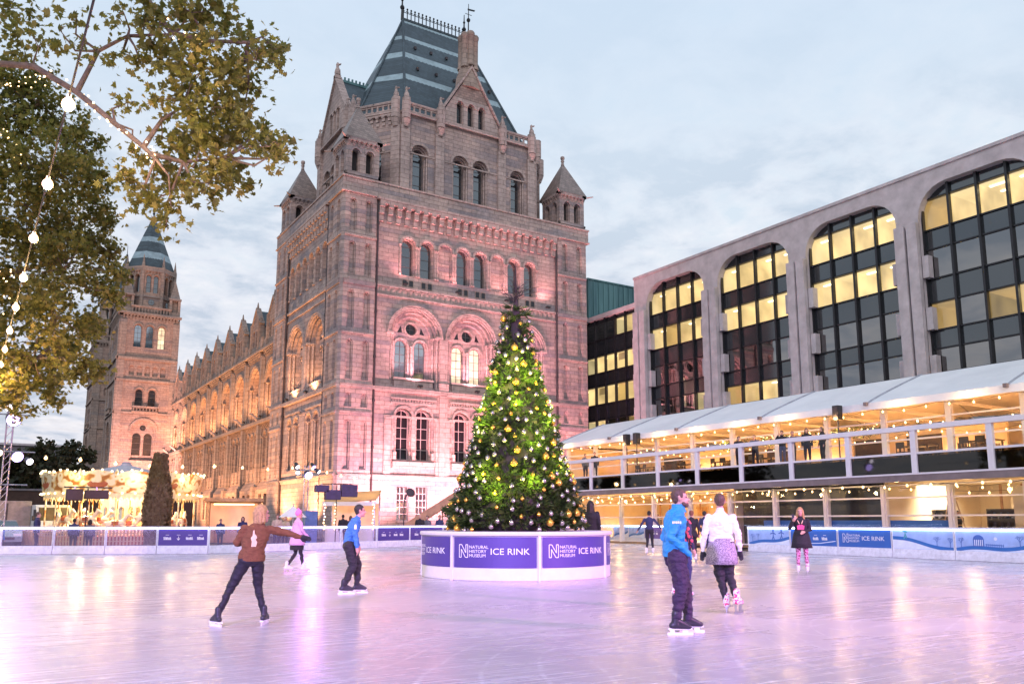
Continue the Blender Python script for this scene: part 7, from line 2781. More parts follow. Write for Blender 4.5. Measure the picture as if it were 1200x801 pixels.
flood('orange floodlight at the foot of the museum side wall, near pier', 19.8, 66.0, 0.4, (22.9, 66.5, 9), 4600, ORNG, 110)
flood('orange floodlight at the foot of the museum side wall, far pier', 19.8, 74.0, 0.4, (22.9, 74.0, 9), 4600, ORNG, 110)
WORD = ('first', 'second', 'third', 'fourth', 'fifth', 'sixth', 'seventh', 'eighth', 'ninth')
for k in range(9):
 y = 84.9 + 6.43 * k
 flood('orange uplight on the ledge of the museum wing, %s bay from the pavilion' % WORD[k], 23.0, y, 12.25, (25.0, y, 17.0), 850 + 45 * k, ORNG, 150)
 if k % 2 == 0:
  flood('orange ground floodlight before the museum wing, %s bay from the pavilion' % WORD[k], 17.6, y, 0.4, (24, y, 8.5), 6000, ORNG, 110)
flood('pink ground floodlight before the entrance tower', 17.5, 128.0, 0.5, (19.5, 139.7, 20), 26000, (1.0, 0.50, 0.42), 70)
light('mast_beam', 'SPOT', (16.9, 49.6, 4.4), 300, (0.62, 0.22, 1.0), (11.0, 20.0, 0), 0.25, 80, 0.9)
light('mast_beam', 'SPOT', (1.0, 43.4, 5.9), 90, (0.35, 0.30, 1.0), (3.0, 14.0, 0), 0.6, 95, 0.9)
light('mast_beam', 'SPOT', (1.2, 43.4, 4.2), 50, (0.80, 0.25, 0.95), (9.0, 14.0, 0), 0.6, 90, 0.9)
for nm_, x, y, tgt, e, c_ in (('behind the camera, right', 19.0, -15.0, (15.5, 13, 0), 24000, (0.95, 0.32, 0.88)), ('behind the camera, left', -15.0, -9.0, (4, 15, 0), 30000, (0.46, 0.28, 1.0))):
 light_mast('tall mast of violet rink lamps ' + nm_, x, y, 11.0, [((-.4, .2, 10.7), (.0, .8, -.6), 'lamp_purple', .24), ((.4, .2, 10.7), (.0, .8, -.6), 'lamp_purple', .24)], None, ((10.9, .8),))
 light('mast_beam', 'SPOT', (x, y + .35, 10.6), e, c_, tgt, 0.5, 62, 1.0)
# ------------------------------------------------------------ people
from mathutils import noise as mnoise
DEF = dict(pel=(0, 0, .95), waist=(0, 0.0, 1.10), chest=(0, 0.0, 1.32), neck=(0, -0.01, 1.49), head=(0, 0.02, 1.63),
  RS=(.185, 0, 1.425), RE=(.235, -.02, 1.15), RW=(.235, .07, .91), LS=(-.185, 0, 1.425), LE=(-.235, -.02, 1.15), LW=(-.235, .07, .91),
  RH=(.09, 0, .92), RK=(.10, .03, .50), RA=(.10, 0, .10), LH=(-.09, 0, .92), LK=(-.10, .03, .50), LA=(-.10, 0, .10),
  RF=(0, 1), LF=(0, 1))
def person(label, loc, ang, pose=None, top='black_cloth', bottom='trousers_black', skin='skin', hair=('short', 'hair_brown'), gloves=None,
  shoe='boot_black', skates=True, bulk=1.0, hip=1.0, leg=1.0, vox=0.012, scale=1.0, face=0.0, group=None, extra=None, tail=0.0, fingers=True, boot=1.0):
 """ang: 0 facing away from the camera, 90 to the right of the photo, 180 towards the camera"""
 J = {k: V((*v, 0)) if len(v) == 2 else V(v) for k, v in DEF.items()}
 for k, v in (pose or {}).items():
  J[k] = V((*v, 0)) if len(v) == 2 else V(v)
 th = atan2(loc[1], loc[0]) - radians(ang)
 t = thing('person', label, 'person', (loc[0], loc[1], loc[2] if len(loc) > 2 else 0.0), th - pi / 2, group)
 t.scale = (scale,) * 3
 lift = 0.075 if skates else 0.0
 for k in J:
  if k not in ('RF', 'LF'):
   J[k] = J[k] + V((0, 0, lift))
 mb = MB()
 segs = []
 def cap(a, b_, r0, r1, tg):
  mb.capsule(a, b_, r0, r1, 12)
  segs.append((V(a), V(b_), r0, r1, tg))
 sv = (J['RS'] - J['LS'])
 turn = atan2(sv.y, sv.x)
 hv = (J['RH'] - J['LH'])
 hturn = atan2(hv.y, hv.x)
 tilt = sv.z / max(0.1, hypot(sv.x, sv.y)) * 0.8
 sw = max(0.13, sv.length / 2)
 smid = (J['RS'] + J['LS']) / 2
 rings = [ell_ring(J['pel'] - V((0, 0, .09)), .115 * hip, .085 * hip, 16, 0, hturn), ell_ring(J['pel'] - V((0, 0, .02)), .168 * hip, .118 * hip, 16, 0, hturn),
   ell_ring(J['pel'] + V((0, 0, .06)), .165 * hip, .12 * hip, 16, 0, hturn), ell_ring(J['waist'], .145 * bulk * (0.5 + 0.5 * hip), .108 * bulk, 16, tilt * .4, turn),
   ell_ring(J['waist'].lerp(J['chest'], .55), .158 * bulk, .115 * bulk, 16, tilt * .7, turn), ell_ring(J['chest'], .172 * bulk, .122 * bulk, 16, tilt, turn),
   ell_ring(smid + V((0, 0, -.015)), (sw - .015), .098 * bulk, 16, tilt, turn), ell_ring(smid + V((0, 0, .04)), sw * .62, .075 * bulk, 16, tilt * .6, turn), ell_ring(J['neck'], .062, .060, 16)]
 mb.loft(rings)
 segs.append((J['waist'] - V((0, 0, .07)), J['chest'] + V((0, 0, .06)), .15 * bulk, .15 * bulk, 'top'))
 segs.append((J['pel'] - V((0, 0, .03)), J['pel'] - V((0, 0, .0)), .15 * hip, .15 * hip, 'bottom'))
 cap(J['neck'] - V((0, 0, .03)), J['head'] - V((0, 0.015, .06)), .056, .052, 'skin')
 h = J['head']
 fy = radians(face)            # head turn relative to the body, clockwise
 fd = V((sin(fy), cos(fy), 0))
 fr_ = V((cos(fy), -sin(fy), 0))
 def hp(x, y, z):
  return h + fr_ * x + fd * y + V((0, 0, z))
 for c, r, s in (((0, -.012, .03), .098, (0.80, 0.98, 0.98)), ((0, .03, -.045), .072, (0.78, 0.88, 1.0))):
  m2 = MB()
  m2.sphere((0, 0, 0), r, 16, s)
  b0 = len(mb.v)
  for v in m2.v:
   mb.add(hp(c[0] + v.x, c[1] + v.y, c[2] + v.z))
  for f_ in m2.f:
   mb.face([b0 + i for i in f_])
 segs.append((hp(0, 0, -.07), hp(0, 0, .06), .085, .09, 'skin'))
 mb.capsule(hp(0, .088, .012), hp(0, .112, -.022), .010, .016, 8)          # nose
 mb.capsule(hp(0, .07, -.098), hp(0, .085, -.092), .02, .018, 8)           # chin
 for s in (-1, 1):
  mb.capsule(hp(s * .078, -.005, -.02), hp(s * .083, -.012, .022), .011, .014, 8)  # ears
  mb.capsule(hp(s * .02, .078, .038), hp(s * .045, .07, .038), .014, .012, 8)      # brow
 for s in 'RL':
  S, E, W = J[s + 'S'], J[s + 'E'], J[s + 'W']
  cap(S - V((0, 0, .012)), E, .057 * (.35 + .65 * bulk), .047 * bulk, 'top')
  cap(E, W, .047 * bulk, .034 * (0.5 + bulk * 0.5), 'top')
  d = (W - E).normalized()
  tag_h = 'hand'
  sg = 1 if s == 'R' else -1
  side = d.cross(V((0, 1, 0))) if abs(d.y) < 0.9 else d.cross(V((0, 0, 1)))
  side.normalize()
  cap(W, W + d * .085, .030, .036, tag_h)
  if fingers:
   pn = d.cross(side).normalized()
   for k, (o, L_) in enumerate(((-.029, .066), (-.010, .078), (.010, .074), (.028, .058))):
    b_ = W + d * .095 + side * o
    m_ = b_ + d * L_ * .55 + pn * .010
    cap(b_, m_, .0105, .010, tag_h)
    cap(m_, m_ + d * L_ * .40 + pn * .022, .010, .0085, tag_h)
   tb = W + d * .035 - side * .030 * sg
   tm = tb + d * .032 - side * .026 * sg + pn * .012
   cap(tb, tm, .014, .012, tag_h)
   cap(tm, tm + d * .034 + pn * .012, .012, .0095, tag_h)
  else:
   cap(W + d * .085, W + d * .155, .032, .018, tag_h)
 for s in 'RL':
  H_, K, A = J[s + 'H'], J[s + 'K'], J[s + 'A']
  cap(H_, K, .092 * leg * (0.5 + .5 * hip), .062 * leg, 'bottom')
  cap(K, A + (K - A).normalized() * .03, .060 * leg, .042 * leg, 'bottom')
  cal = K.lerp(A, .3) + V((0, -.018, 0))
  cap(cal, K.lerp(A, .55), .055 * leg, .045 * leg, 'bottom')
  fdv = V((J[s + 'F'].x, J[s + 'F'].y, 0)).normalized()
  cap(A - fdv * .03 - V((0, 0, .045)), A + fdv * .13 - V((0, 0, .062)), .038, .03, 'shoe')
 me = remeshed(mb, vox, 5)
 tags = ['top', 'bottom', 'skin', 'hand', 'shoe']
 mt = {'top': top, 'bottom': bottom, 'skin': skin, 'hand': gloves or skin, 'shoe': shoe}
 for tg in tags:
  me.materials.append(MATS[mt[tg]])
 vt = []
 off = rnd.uniform(0, 50)
 for v in me.vertices:
  best, bt = 1e9, 0
  for a, b_, r0, r1, tg in segs:
   ab = b_ - a
   L2 = ab.length_squared
   u = 0 if L2 < 1e-9 else max(0, min(1, (v.co - a).dot(ab) / L2))
   d = (v.co - a - ab * u).length - (r0 + (r1 - r0) * u)
   if d < best:
    best, bt = d, tags.index(tg)
  vt.append(bt)
 nrm = [v.normal.copy() for v in me.vertices]
 for i, v in enumerate(me.vertices):
  if vt[i] in (0, 1) and vox < 0.02:
   p = v.co
   amp = 0.014 * (bulk if vt[i] == 0 else leg)
   w_ = mnoise.noise(V((p.x * 9 + off, p.y * 9, p.z * 16))) + 0.5 * mnoise.noise(V((p.x * 20, p.y * 20 + off, p.z * 34)))
   v.co = p + nrm[i] * amp * w_
  elif vt[i] in (0, 1):
   v.co = v.co + nrm[i] * 0.005
 for p in me.polygons:
  c = [vt[i] for i in p.vertices]
  p.material_index = max(set(c), key=c.count)
  p.use_smooth = True
 body = bpy.data.objects.new('body', me)
 COL.objects.link(body)
 body.parent = t
 if vox < 0.02:
  for s in (-1, 1):
   e = MB()
   p = hp(s * .033, .078, .016)
   e.sphere(p, .0085, 8)
   e.build('eye', 'black_plastic', t, smooth=True)
  e = MB()
  e.capsule(hp(-.022, .094, -.058), hp(.022, .094, -.058), .006, .006, 6)
  e.build('mouth', 'badge_pink', t, smooth=True)
 style, hm = hair
 hb = MB()
 def hs(c, r, s=(1, 1, 1)):
  m2 = MB()
  m2.sphere((0, 0, 0), r, 14, s)
  b0 = len(hb.v)
  for v in m2.v:
   hb.add(hp(c[0] + v.x, c[1] + v.y, c[2] + v.z))
  for f_ in m2.f:
   hb.face([b0 + i for i in f_])
 hs((0, -.022, .042), .104, (0.84, 0.98, 0.96))
 if style == 'short':
  hs((0, -.05, -.01), .075, (0.95, 0.7, 0.9))
 elif style == 'bob':
  for s in (-1, 1):
   hb.capsule(hp(s * .072, -.02, .04), hp(s * .080, -.01, -.10), .032, .028)
  hb.capsule(hp(0, -.07, .02), hp(0, -.075, -.11), .062, .05)
  hb.capsule(hp(-.05, -.06, .02), hp(-.055, -.055, -.11), .05, .04)
  hb.capsule(hp(.05, -.06, .02), hp(.055, -.055, -.11), .05, .04)
 elif style == 'long':
  for s in (-1, 1):
   hb.capsule(hp(s * .070, -.01, .04), hp(s * .105, .01, -.30), .034, .026)
   hb.capsule(hp(s * .05, -.06, .02), hp(s * .075, -.075, -.33), .05, .035)
  hb.capsule(hp(0, -.07, .02), hp(0, -.10, -.36), .062, .045)
 elif style == 'bun':
  hs((0, -.10, .085), .045)
  hs((0, -.05, -.01), .07, (0.95, 0.7, 0.9))
 elif style == 'hat':
  hs((0, -.01, .055), .108, (0.86, 0.98, 0.95))
  hs((0, -.03, .165), .035)
 elif style == 'hood':
  hs((0, -.035, .02), .118, (0.9, 0.9, 1.1))
 if style not in ('hat', 'hood'):
  pass
 hme = remeshed(hb, max(0.009, vox * 0.8), 2)
 hme.materials.append(MATS[hm])
 for p in hme.polygons:
  p.use_smooth = True
 if vox < 0.02 and style != 'hat':
  for v in hme.vertices:
   p = v.co - h
   v.co = v.co + v.normal * 0.005 * (mnoise.noise(V((p.x * 70, p.y * 70, p.z * 9))) + .6 * mnoise.noise(V((p.x * 22, p.y * 22, p.z * 12))))
 if style != 'hood':
  bm = bmesh.new()
  bm.from_mesh(hme)
  kill = [v for v in bm.verts if (v.co - h).dot(fd) > 0.045 and (v.co - h).z < 0.062 and abs((v.co - h).dot(fr_)) < 0.07]
  bmesh.ops.delete(bm, geom=kill, context='VERTS')
  bm.to_mesh(hme)
  bm.free()
 ho = bpy.data.objects.new('hat' if style == 'hat' else 'hood' if style == 'hood' else 'hair', hme)
 COL.objects.link(ho)
 ho.parent = t
 if skates:
  for s in 'RL':
   A = J[s + 'A']
   fdv = V((J[s + 'F'].x, J[s + 'F'].y, 0)).normalized()
   sk = MB()
   sk.capsule(A + V((0, 0, .10 * boot)), A - fdv * .01 - V((0, 0, .04)), .052 * boot, .050 * boot, 12)
   sk.capsule(A - fdv * .045 - V((0, 0, .05)), A + fdv * .165 - V((0, 0, .066)), .045 * boot, .036 * boot, 12)
   sk.capsule(A + fdv * .02 + V((0, 0, .0)), A + fdv * .13 - V((0, 0, .05)), .045, .036, 12)
   sme = remeshed(sk, max(0.010, vox), 2)
   sme.materials.append(MATS[shoe])
   for p in sme.polygons:
    p.use_smooth = True
   so = bpy.data.objects.new('skate', sme)
   COL.objects.link(so)
   so.parent = t
   b_ = MB()
   ztop = A.z - .085
   lat = V((fdv.y, -fdv.x, 0))
   for o0, o1, z0, z1, w_ in ((-.10, .20, ztop - .012, ztop + .004, .022), (-.075, -.02, 0.028, ztop - .012, .006), (.08, .15, 0.028, ztop - .012, .006), (-.11, .215, 0.0, 0.030, .0035)):
    if z1 <= z0:
     continue
    i = [b_.add(V((A.x, A.y, 0)) + fdv * o + lat * l + V((0, 0, z))) for z in (max(0.0, z0), z1) for l in (-w_, w_) for o in (o0, o1)]
    for q in ((0, 2, 3, 1), (4, 5, 7, 6), (0, 1, 5, 4), (2, 6, 7, 3), (0, 4, 6, 2), (1, 3, 7, 5)):
     b_.face([i[k] for k in q])
   b_.build('blade', 'letter_white' if shoe == 'boot_black' else 'steel', so)
 if extra:
  extra(t, J, hp)
 return t
def skirt(t, name, rings, mat_, wav=0.012, n=36, seed=1):
 """garment that hangs free of the legs; rings: centre, rx, ry"""
 mb = MB()
 R_ = []
 for i, (c, rx, ry) in enumerate(rings):
  q = []
  for k in range(n):
   a = 2 * pi * k / n
   w_ = 1 + wav * (i / (len(rings) - 1)) * 6 * mnoise.noise(V((cos(a) * 2.2 + seed, sin(a) * 2.2, i * 0.3)))
   q.append((c[0] + rx * w_ * cos(a), c[1] + ry * w_ * sin(a), c[2]))
  R_.append(q)
 mb.loft(R_, False)
 o = mb.build(name, mat_, t, smooth=True)
 s = o.modifiers.new('thick', 'SOLIDIFY')
 s.thickness = 0.008
 return o
def patch(t, name, mat_, pts, thick=0.004):
 """small emblem lying on cloth: polygon with a little thickness"""
 mb = MB()
 P_ = [V(p) for p in pts]
 n = (P_[1] - P_[0]).cross(P_[2] - P_[0]).normalized()
 i0 = [mb.add(p) for p in P_]
 i1 = [mb.add(p + n * thick) for p in P_]
 mb.face(i0[::-1])
 mb.face(i1)
 for k in range(len(P_)):
  j = (k + 1) % len(P_)
  mb.face([i0[k], i0[j], i1[j], i1[k]])
 return mb.build(name, mat_, t)
# --- woman in the brown sweater, seen from behind, arm held out to the right
def ex_brown(t, J, hp):
 z0 = J['pel'].z
 r_ = MB()
 for zc, rr in ((z0 + .015, 1.0),):
  rings = [ell_ring((J['pel'].x + .005, J['pel'].y, zc + dz), .176 * k_, .130 * k_, 20) for dz, k_ in ((-.035, .97), (-.03, 1.02), (.03, 1.05), (.06, 1.0))]
  r_.loft(rings, False)
 r_.build('sweater_hem', 'sweater_brown', t, smooth=True)
 c = J['chest'] - V((0.03, .128, 0.05))
 q = [(-.035, -.10), (.03, -.10), (.042, -.04), (.022, .0), (.04, .02), (.028, .05), (.006, .075), (0, .13), (-.018, .12), (-.022, .05), (-.045, .02), (-.03, -.03)]
 patch(t, 'badge', 'badge_cream', [(c.x + x, c.y - 0.012, c.z + z) for x, z in q][::-1])
person('woman in a brown sweater and dark leggings skating away with one arm held out', (3.09, 11.76), 0,
 dict(pel=(.06, 0, .80), waist=(.075, 0, .95), chest=(.115, .02, 1.13), neck=(.155, .03, 1.30), head=(.175, .05, 1.425),
   LS=(-.045, .01, 1.245), LE=(-.14, .05, 1.03), LW=(-.03, .22, 1.02), RS=(.285, .02, 1.225), RE=(.50, .05, 1.17), RW=(.70, .06, 1.115),
   LH=(-.025, 0, .77), LK=(-.195, .06, .42), LA=(-.335, -.05, .07), RH=(.145, 0, .77), RK=(.17, .08, .42), RA=(.262, -.03, .07), LF=(-.45, .8), RF=(.3, .9)),
 'sweater_brown', 'leggings_navy', 'skin_pink', ('bob', 'hair_blonde'), 'black_cloth', 'boot_black', True, 1.08, 1.06, 0.98, 0.0095, 1.0, 62, extra=ex_brown, boot=.84)
# --- child-like figure in the pink coat
def ex_pink(t, J, hp):
 skirt(t, 'coat', [((0, .0, 1.36 + .07), .17, .13), ((0, 0, 1.2 + .07), .205, .17), ((0, 0, 1.0 + .07), .215, .19), ((0, -.01, .82 + .07), .235, .215), ((0, -.01, .74 + .07), .24, .22)], 'coat_pink', 0.01, 30, 3)
 b_ = MB()
 b_.loft([ell_ring((0, -.01, .77 + z), .215 * k, .20 * k, 20) for z, k in ((-.1, .98), (0, 1.0), (.06, .9))], False)
 b_.build('skirt_hem', 'black_cloth', t, smooth=True)
person('skater in a pale pink coat and pink hat with dark leggings', (7.31, 22.66), 72,
 dict(RH=(.08, 0, .88), RK=(.09, .10, .47), RA=(.10, .17, .10), LH=(-.08, 0, .88), LK=(-.09, -.02, .48), LA=(-.09, -.26, .13),
   RE=(.22, .06, 1.15), RW=(.2, .25, .98), LE=(-.23, -.10, 1.16), LW=(-.24, -.02, .93)),
 'coat_pink', 'leggings_navy', 'skin_pink', ('hat', 'hat_pink'), None, 'boot_white', True, 1.1, 1.0, .9, 0.014, 0.93, 0, extra=ex_pink)
# --- man in the blue shirt
def ex_blue(t, J, hp):
 p = J['RS'].lerp(J['RE'], .45)
 patch(t, 'sleeve_badge', 'letter_white', [(p.x + .074, p.y + x, p.z + z) for x, z in ((-.022, -.04), (.022, -.04), (.022, .03), (0, .055), (-.022, .03))])
person('man in a blue shirt and wide black trousers skating to the right', (6.17, 15.7), 88,
 dict(pel=(0, -.05, .88), waist=(0, -.04, 1.02), chest=(0, .035, 1.24), neck=(0, .09, 1.40), head=(0, .14, 1.525),
   RS=(.19, .05, 1.335), RE=(.225, .04, 1.07), RW=(.215, .085, .83), LS=(-.19, .05, 1.335), LE=(-.22, .06, 1.08), LW=(-.2, .13, .85),
   RH=(.09, -.05, .85), RK=(.10, .03, .47), RA=(.10, -.14, .08), LH=(-.09, -.05, .85), LK=(-.10, .12, .47), LA=(-.10, .12, .08)),
 'shirt_blue', 'trousers_black', 'skin_pink', ('short', 'hair_dark'), None, 'boot_black', True, 1.12, 1.02, 1.38, 0.0105, 1.0, 0, extra=ex_blue)
# --- man in the bright blue jacket
def ex_fg(t, J, hp):
 b_ = MB()
 b_.loft([ell_ring((J['pel'].x, J['pel'].y, J['pel'].z + z), .185 * k, .155 * k, 24) for z, k in ((-.03, 1.0), (.0, 1.05), (.06, 1.05), (.16, 1.02))], False)
 b_.build('jacket_hem', 'jacket_blue', t, smooth=True)
 c = MB()
 n = J['neck']
 c.loft([ell_ring((n.x, n.y + .01, n.z + z), .082 * k, .085 * k, 18) for z, k in ((-.05, 1.25), (.0, 1.02), (.05, 1.0), (.055, .92), (.0, .9))], False)
 c.build('collar', 'jacket_blue', t, smooth=True)
 p = J['LS'].lerp(J['LE'], .1)
 x = MB()
 q = J['RS'].lerp(J['RE'], .38)
 for k in range(5):
  x.box(q.x + .074, q.x + .078, q.y - .055 + .024 * k, q.y - .04 + .024 * k, q.z - .014 + (k % 2) * .004, q.z + .016)
 x.build('sleeve_lettering', 'letter_white', t)
 be = MB()
 be.capsule(hp(-.02, .075, -.085), hp(.02, .075, -.085), .03, .03)
 be.capsule(hp(-.05, .045, -.07), hp(.05, .045, -.07), .03, .03)
 be.build('beard', 'hair_brown', t, smooth=True)
person('man in a bright blue jacket and baggy plum trousers looking away, nearest the camera', (7.53, 7.94), 76,
 dict(pel=(0, -.03, .91), waist=(0, -.04, 1.06), chest=(0, -.03, 1.30), neck=(0, .015, 1.49), head=(0, .055, 1.615),
   RS=(.20, -.03, 1.42), RE=(.265, -.15, 1.13), RW=(.205, .035, .975), LS=(-.20, -.01, 1.42), LE=(-.27, -.10, 1.12), LW=(-.19, .06, .98),
   RH=(.095, -.03, .88), RK=(.12, .0, .48), RA=(.12, -.08, .09), LH=(-.095, -.03, .88), LK=(-.11, .11, .49), LA=(-.11, .13, .09)),
 'jacket_blue', 'trousers_plum', 'skin', ('short', 'hair_brown'), 'jacket_blue', 'boot_black', True, 1.2, 1.04, 1.42, 0.0095, 1.0, 18, extra=ex_fg)
# --- woman in white top and tweed skirt, seen from behind
def ex_white(t, J, hp):
 skirt(t, 'skirt', [((0, 0, 1.06 + .075), .165, .135), ((0, 0, .95 + .075), .205, .165), ((0, 0, .82 + .075), .23, .185), ((0, 0, .66 + .075), .245, .195)], 'tweed_skirt', 0.006, 36, 5)
person('woman in a white knitted top and grey tweed skirt skating away', (9.84, 9.39), -6,
 dict(RS=(.185, 0, 1.395), RE=(.255, -.03, 1.13), RW=(.285, .02, .89), LS=(-.185, 0, 1.395), LE=(-.255, -.03, 1.13), LW=(-.285, .02, .88),
   RH=(.09, 0, .90), RK=(.11, .06, .50), RA=(.19, -.10, .15), LH=(-.09, 0, .90), LK=(-.03, .05, .48), LA=(.045, .0, .09), RF=(.5, .8), LF=(.15, 1)),
 'knit_white', 'trousers_black', 'skin', ('short', 'hair_brown'), 'black_cloth', 'boot_pattern', True, 1.14, 1.22, 1.2, 0.0095, 1.0, 0, extra=ex_white)
# --- the figure half behind the blue jacket
person('skater in a dark patterned top mostly hidden behind the bright blue jacket', (10.87, 11.36), 40, dict(RK=(.10, .08, .5), LA=(-.1, -.12, .12)),
 'print_multi', 'navy_cloth', 'skin', ('short', 'hair_dark'), None, 'boot_pattern', True, 1.05, 1, 1.1, 0.014, 0.93, 0)
# --- skaters further off
person('skater all in black with arms held low and wide, far right of the tree', (23.7, 26.65), 8,
 dict(RS=(.19, 0, 1.42), RE=(.36, -.02, 1.22), RW=(.47, .06, 1.03), LS=(-.19, 0, 1.42), LE=(-.34, .0, 1.18), LW=(-.50, .08, .96), LA=(-.13, -.1, .1), RA=(.13, 0, .1)),
 'navy_cloth', 'black_cloth', 'skin', ('bun', 'hair_dark'), None, 'boot_white', True, .95, 1, .95, 0.02, 1.0, 0)
person('skater in black top and short skirt with auburn hair, between blue jacket and white top', (21.0, 21.4), 12, dict(LA=(-.1, -.15, .12)),
 'black_cloth', 'black_cloth', 'skin', ('bun', 'hair_auburn'), None, 'boot_white', True, 1, 1, .9, 0.02, 0.97, 0,
 extra=lambda t, J, hp: skirt(t, 'skirt', [((0, 0, 1.08 + .07), .155, .125), ((0, 0, .8 + .07), .24, .2)], 'black_cloth', .01, 24, 2))
person('dark blue clad skater with dark hair just left of the white knitted top', (25.88, 25.6), 25, None,
 'navy_cloth', 'navy_cloth', 'skin', ('short', 'hair_dark'), None, 'boot_white', True, 1, 1, 1, 0.02, 1.0, 0)
# --- girl facing the camera
def ex_girl(t, J, hp):
 skirt(t, 'coat_skirt', [((0, 0, 1.12 + .07), .165, .135), ((0, 0, .98 + .07), .215, .17), ((0, 0, .80 + .07), .25, .20), ((0, 0, .64 + .07), .285, .225)], 'black_cloth', .01, 34, 7)
 y = J['chest'].y + .136
 z = J['chest'].z - .09
 q = [(-.085, -.09), (.085, -.09), (.10, .02), (.06, .03), (.03, .06), (0, .03), (-.03, .06), (-.06, .03), (-.10, .02)]
 patch(t, 'pink_motif', 'badge_pink', [(x, y + .012, z + zz_) for x, zz_ in q][::-1])
 for sx in (-.03, .035):
  patch(t, 'pale_motif', 'badge_cream', [(sx - .012, y + .014, z + .08), (sx + .012, y + .014, z + .08), (sx * 2.2 + .008, y + .004, z + .17), (sx * 2.2 - .008, y + .004, z + .17)][::-1])
 ph = MB()
 p = J['RW'] + V((0.0, .03, .1))
 ph.bbox(p.x - .035, p.x + .035, p.y + .01, p.y + .02, p.z - .03, p.z + .10, .004)
 ph.build('phone', 'black_plastic', t)
person('girl in a black coat and pink leopard leggings with long fair hair, facing the camera', (18.76, 14.98), 180,
 dict(RS=(.185, 0, 1.40), RE=(.30, .06, 1.18), RW=(.19, .2, 1.36), LS=(-.185, 0, 1.40), LE=(-.24, .0, 1.14), LW=(-.10, .19, 1.08),
   RA=(.12, 0, .1), LA=(-.12, 0, .1)),
 'black_cloth', 'leopard_pink', 'skin', ('long', 'hair_blonde'), None, 'boot_white', True, 1.08, 1.0, 1.02, 0.012, 0.97, 0, extra=ex_girl)
person('person with long dark hair and black coat behind the planter, right of the tree', (15.6, 20.2), 10, None,
 'black_cloth', 'black_cloth', 'skin', ('long', 'hair_dark'), None, 'boot_black', True, 1.2, 1.1, 1.0, 0.02, 1.1, 0)
# --- guests on the balcony
DK = 4.08
LEAN = dict(chest=(0, .06, 1.30), neck=(0, .14, 1.45), head=(0, .2, 1.57), RS=(.18, .1, 1.40), LS=(-.18, .1, 1.40), RE=(.25, .22, 1.17), LE=(-.25, .22, 1.17), RW=(.1, .38, 1.14), LW=(-.1, .38, 1.14))
PHOTO = dict(RE=(.27, .18, 1.28), LE=(-.27, .18, 1.28), RW=(.06, .32, 1.50), LW=(-.06, .32, 1.50))
for lab, (x, y), an, po, tp, bt, hr in (
  ('balcony guest in black leaning far over the rail, leftmost of the main group', (32.88, 29.9), 172, LEAN, 'black_cloth', 'black_cloth', ('short', 'hair_dark')),
  ('balcony guest in a dark coat standing second in the main group', (33.1, 29.0), 190, LEAN, 'grey_cloth', 'black_cloth', ('short', 'hair_brown')),
  ('balcony guest in black top and jeans raising a camera to the face', (32.95, 27.15), 200, PHOTO, 'black_cloth', 'denim', ('short', 'hair_brown')),
  ('balcony guest in a grey jacket looking over the shoulder of the one in jeans', (33.2, 26.75), 175, LEAN, 'grey_cloth', 'black_cloth', ('short', 'hair_auburn')),
  ('balcony guest with long dark hair between two others, right half of the group', (33.1, 25.8), 185, None, 'black_cloth', 'black_cloth', ('long', 'hair_dark')),
  ('balcony guest in black standing sideways, rightmost of the group', (33.2, 25.0), 240, None, 'black_cloth', 'black_cloth', ('bob', 'hair_brown')),
  ('balcony guest in dark clothes near the far left end of the rail', (33.0, 42.2), 180, None, 'black_cloth', 'black_cloth', ('short', 'hair_dark')),
  ('balcony guest in brown at the far left end, against the bright room', (33.3, 43.6), 150, None, 'grey_cloth', 'black_cloth', ('short', 'hair_brown'))):
 person(lab, (x, y, DK), an, po, tp, bt, 'skin', hr, None, 'boot_black', False, 1.05, 1, 1, 0.024, 1.0, 0, 'guests on the balcony', fingers=False)
person('worker in dark clothes behind the stepladder inside the glass', (36.9, 20.9, 0.12), 200, PHOTO, 'black_cloth', 'black_cloth', 'skin', ('short', 'hair_dark'), None, 'boot_black', False, 1.05, 1, 1, 0.024, 1.0, 0, fingers=False)
person('small figure in red behind the ground-floor glass near the skate racks', (38.2, 24.3, 0.12), 170, None, 'red_cloth', 'black_cloth', 'skin', ('short', 'hair_dark'), None, 'boot_black', False, 1.05, 1, 1, 0.026, 0.95, 0, fingers=False)
person('pale figure inside the lit ground-floor room near the tree', (37.2, 41.0, 0.12), 180, None, 'grey_cloth', 'grey_cloth', 'skin', ('short', 'hair_brown'), None, 'boot_black', False, 1.0, 1, 1, 0.026, 1.0, 0, fingers=False)
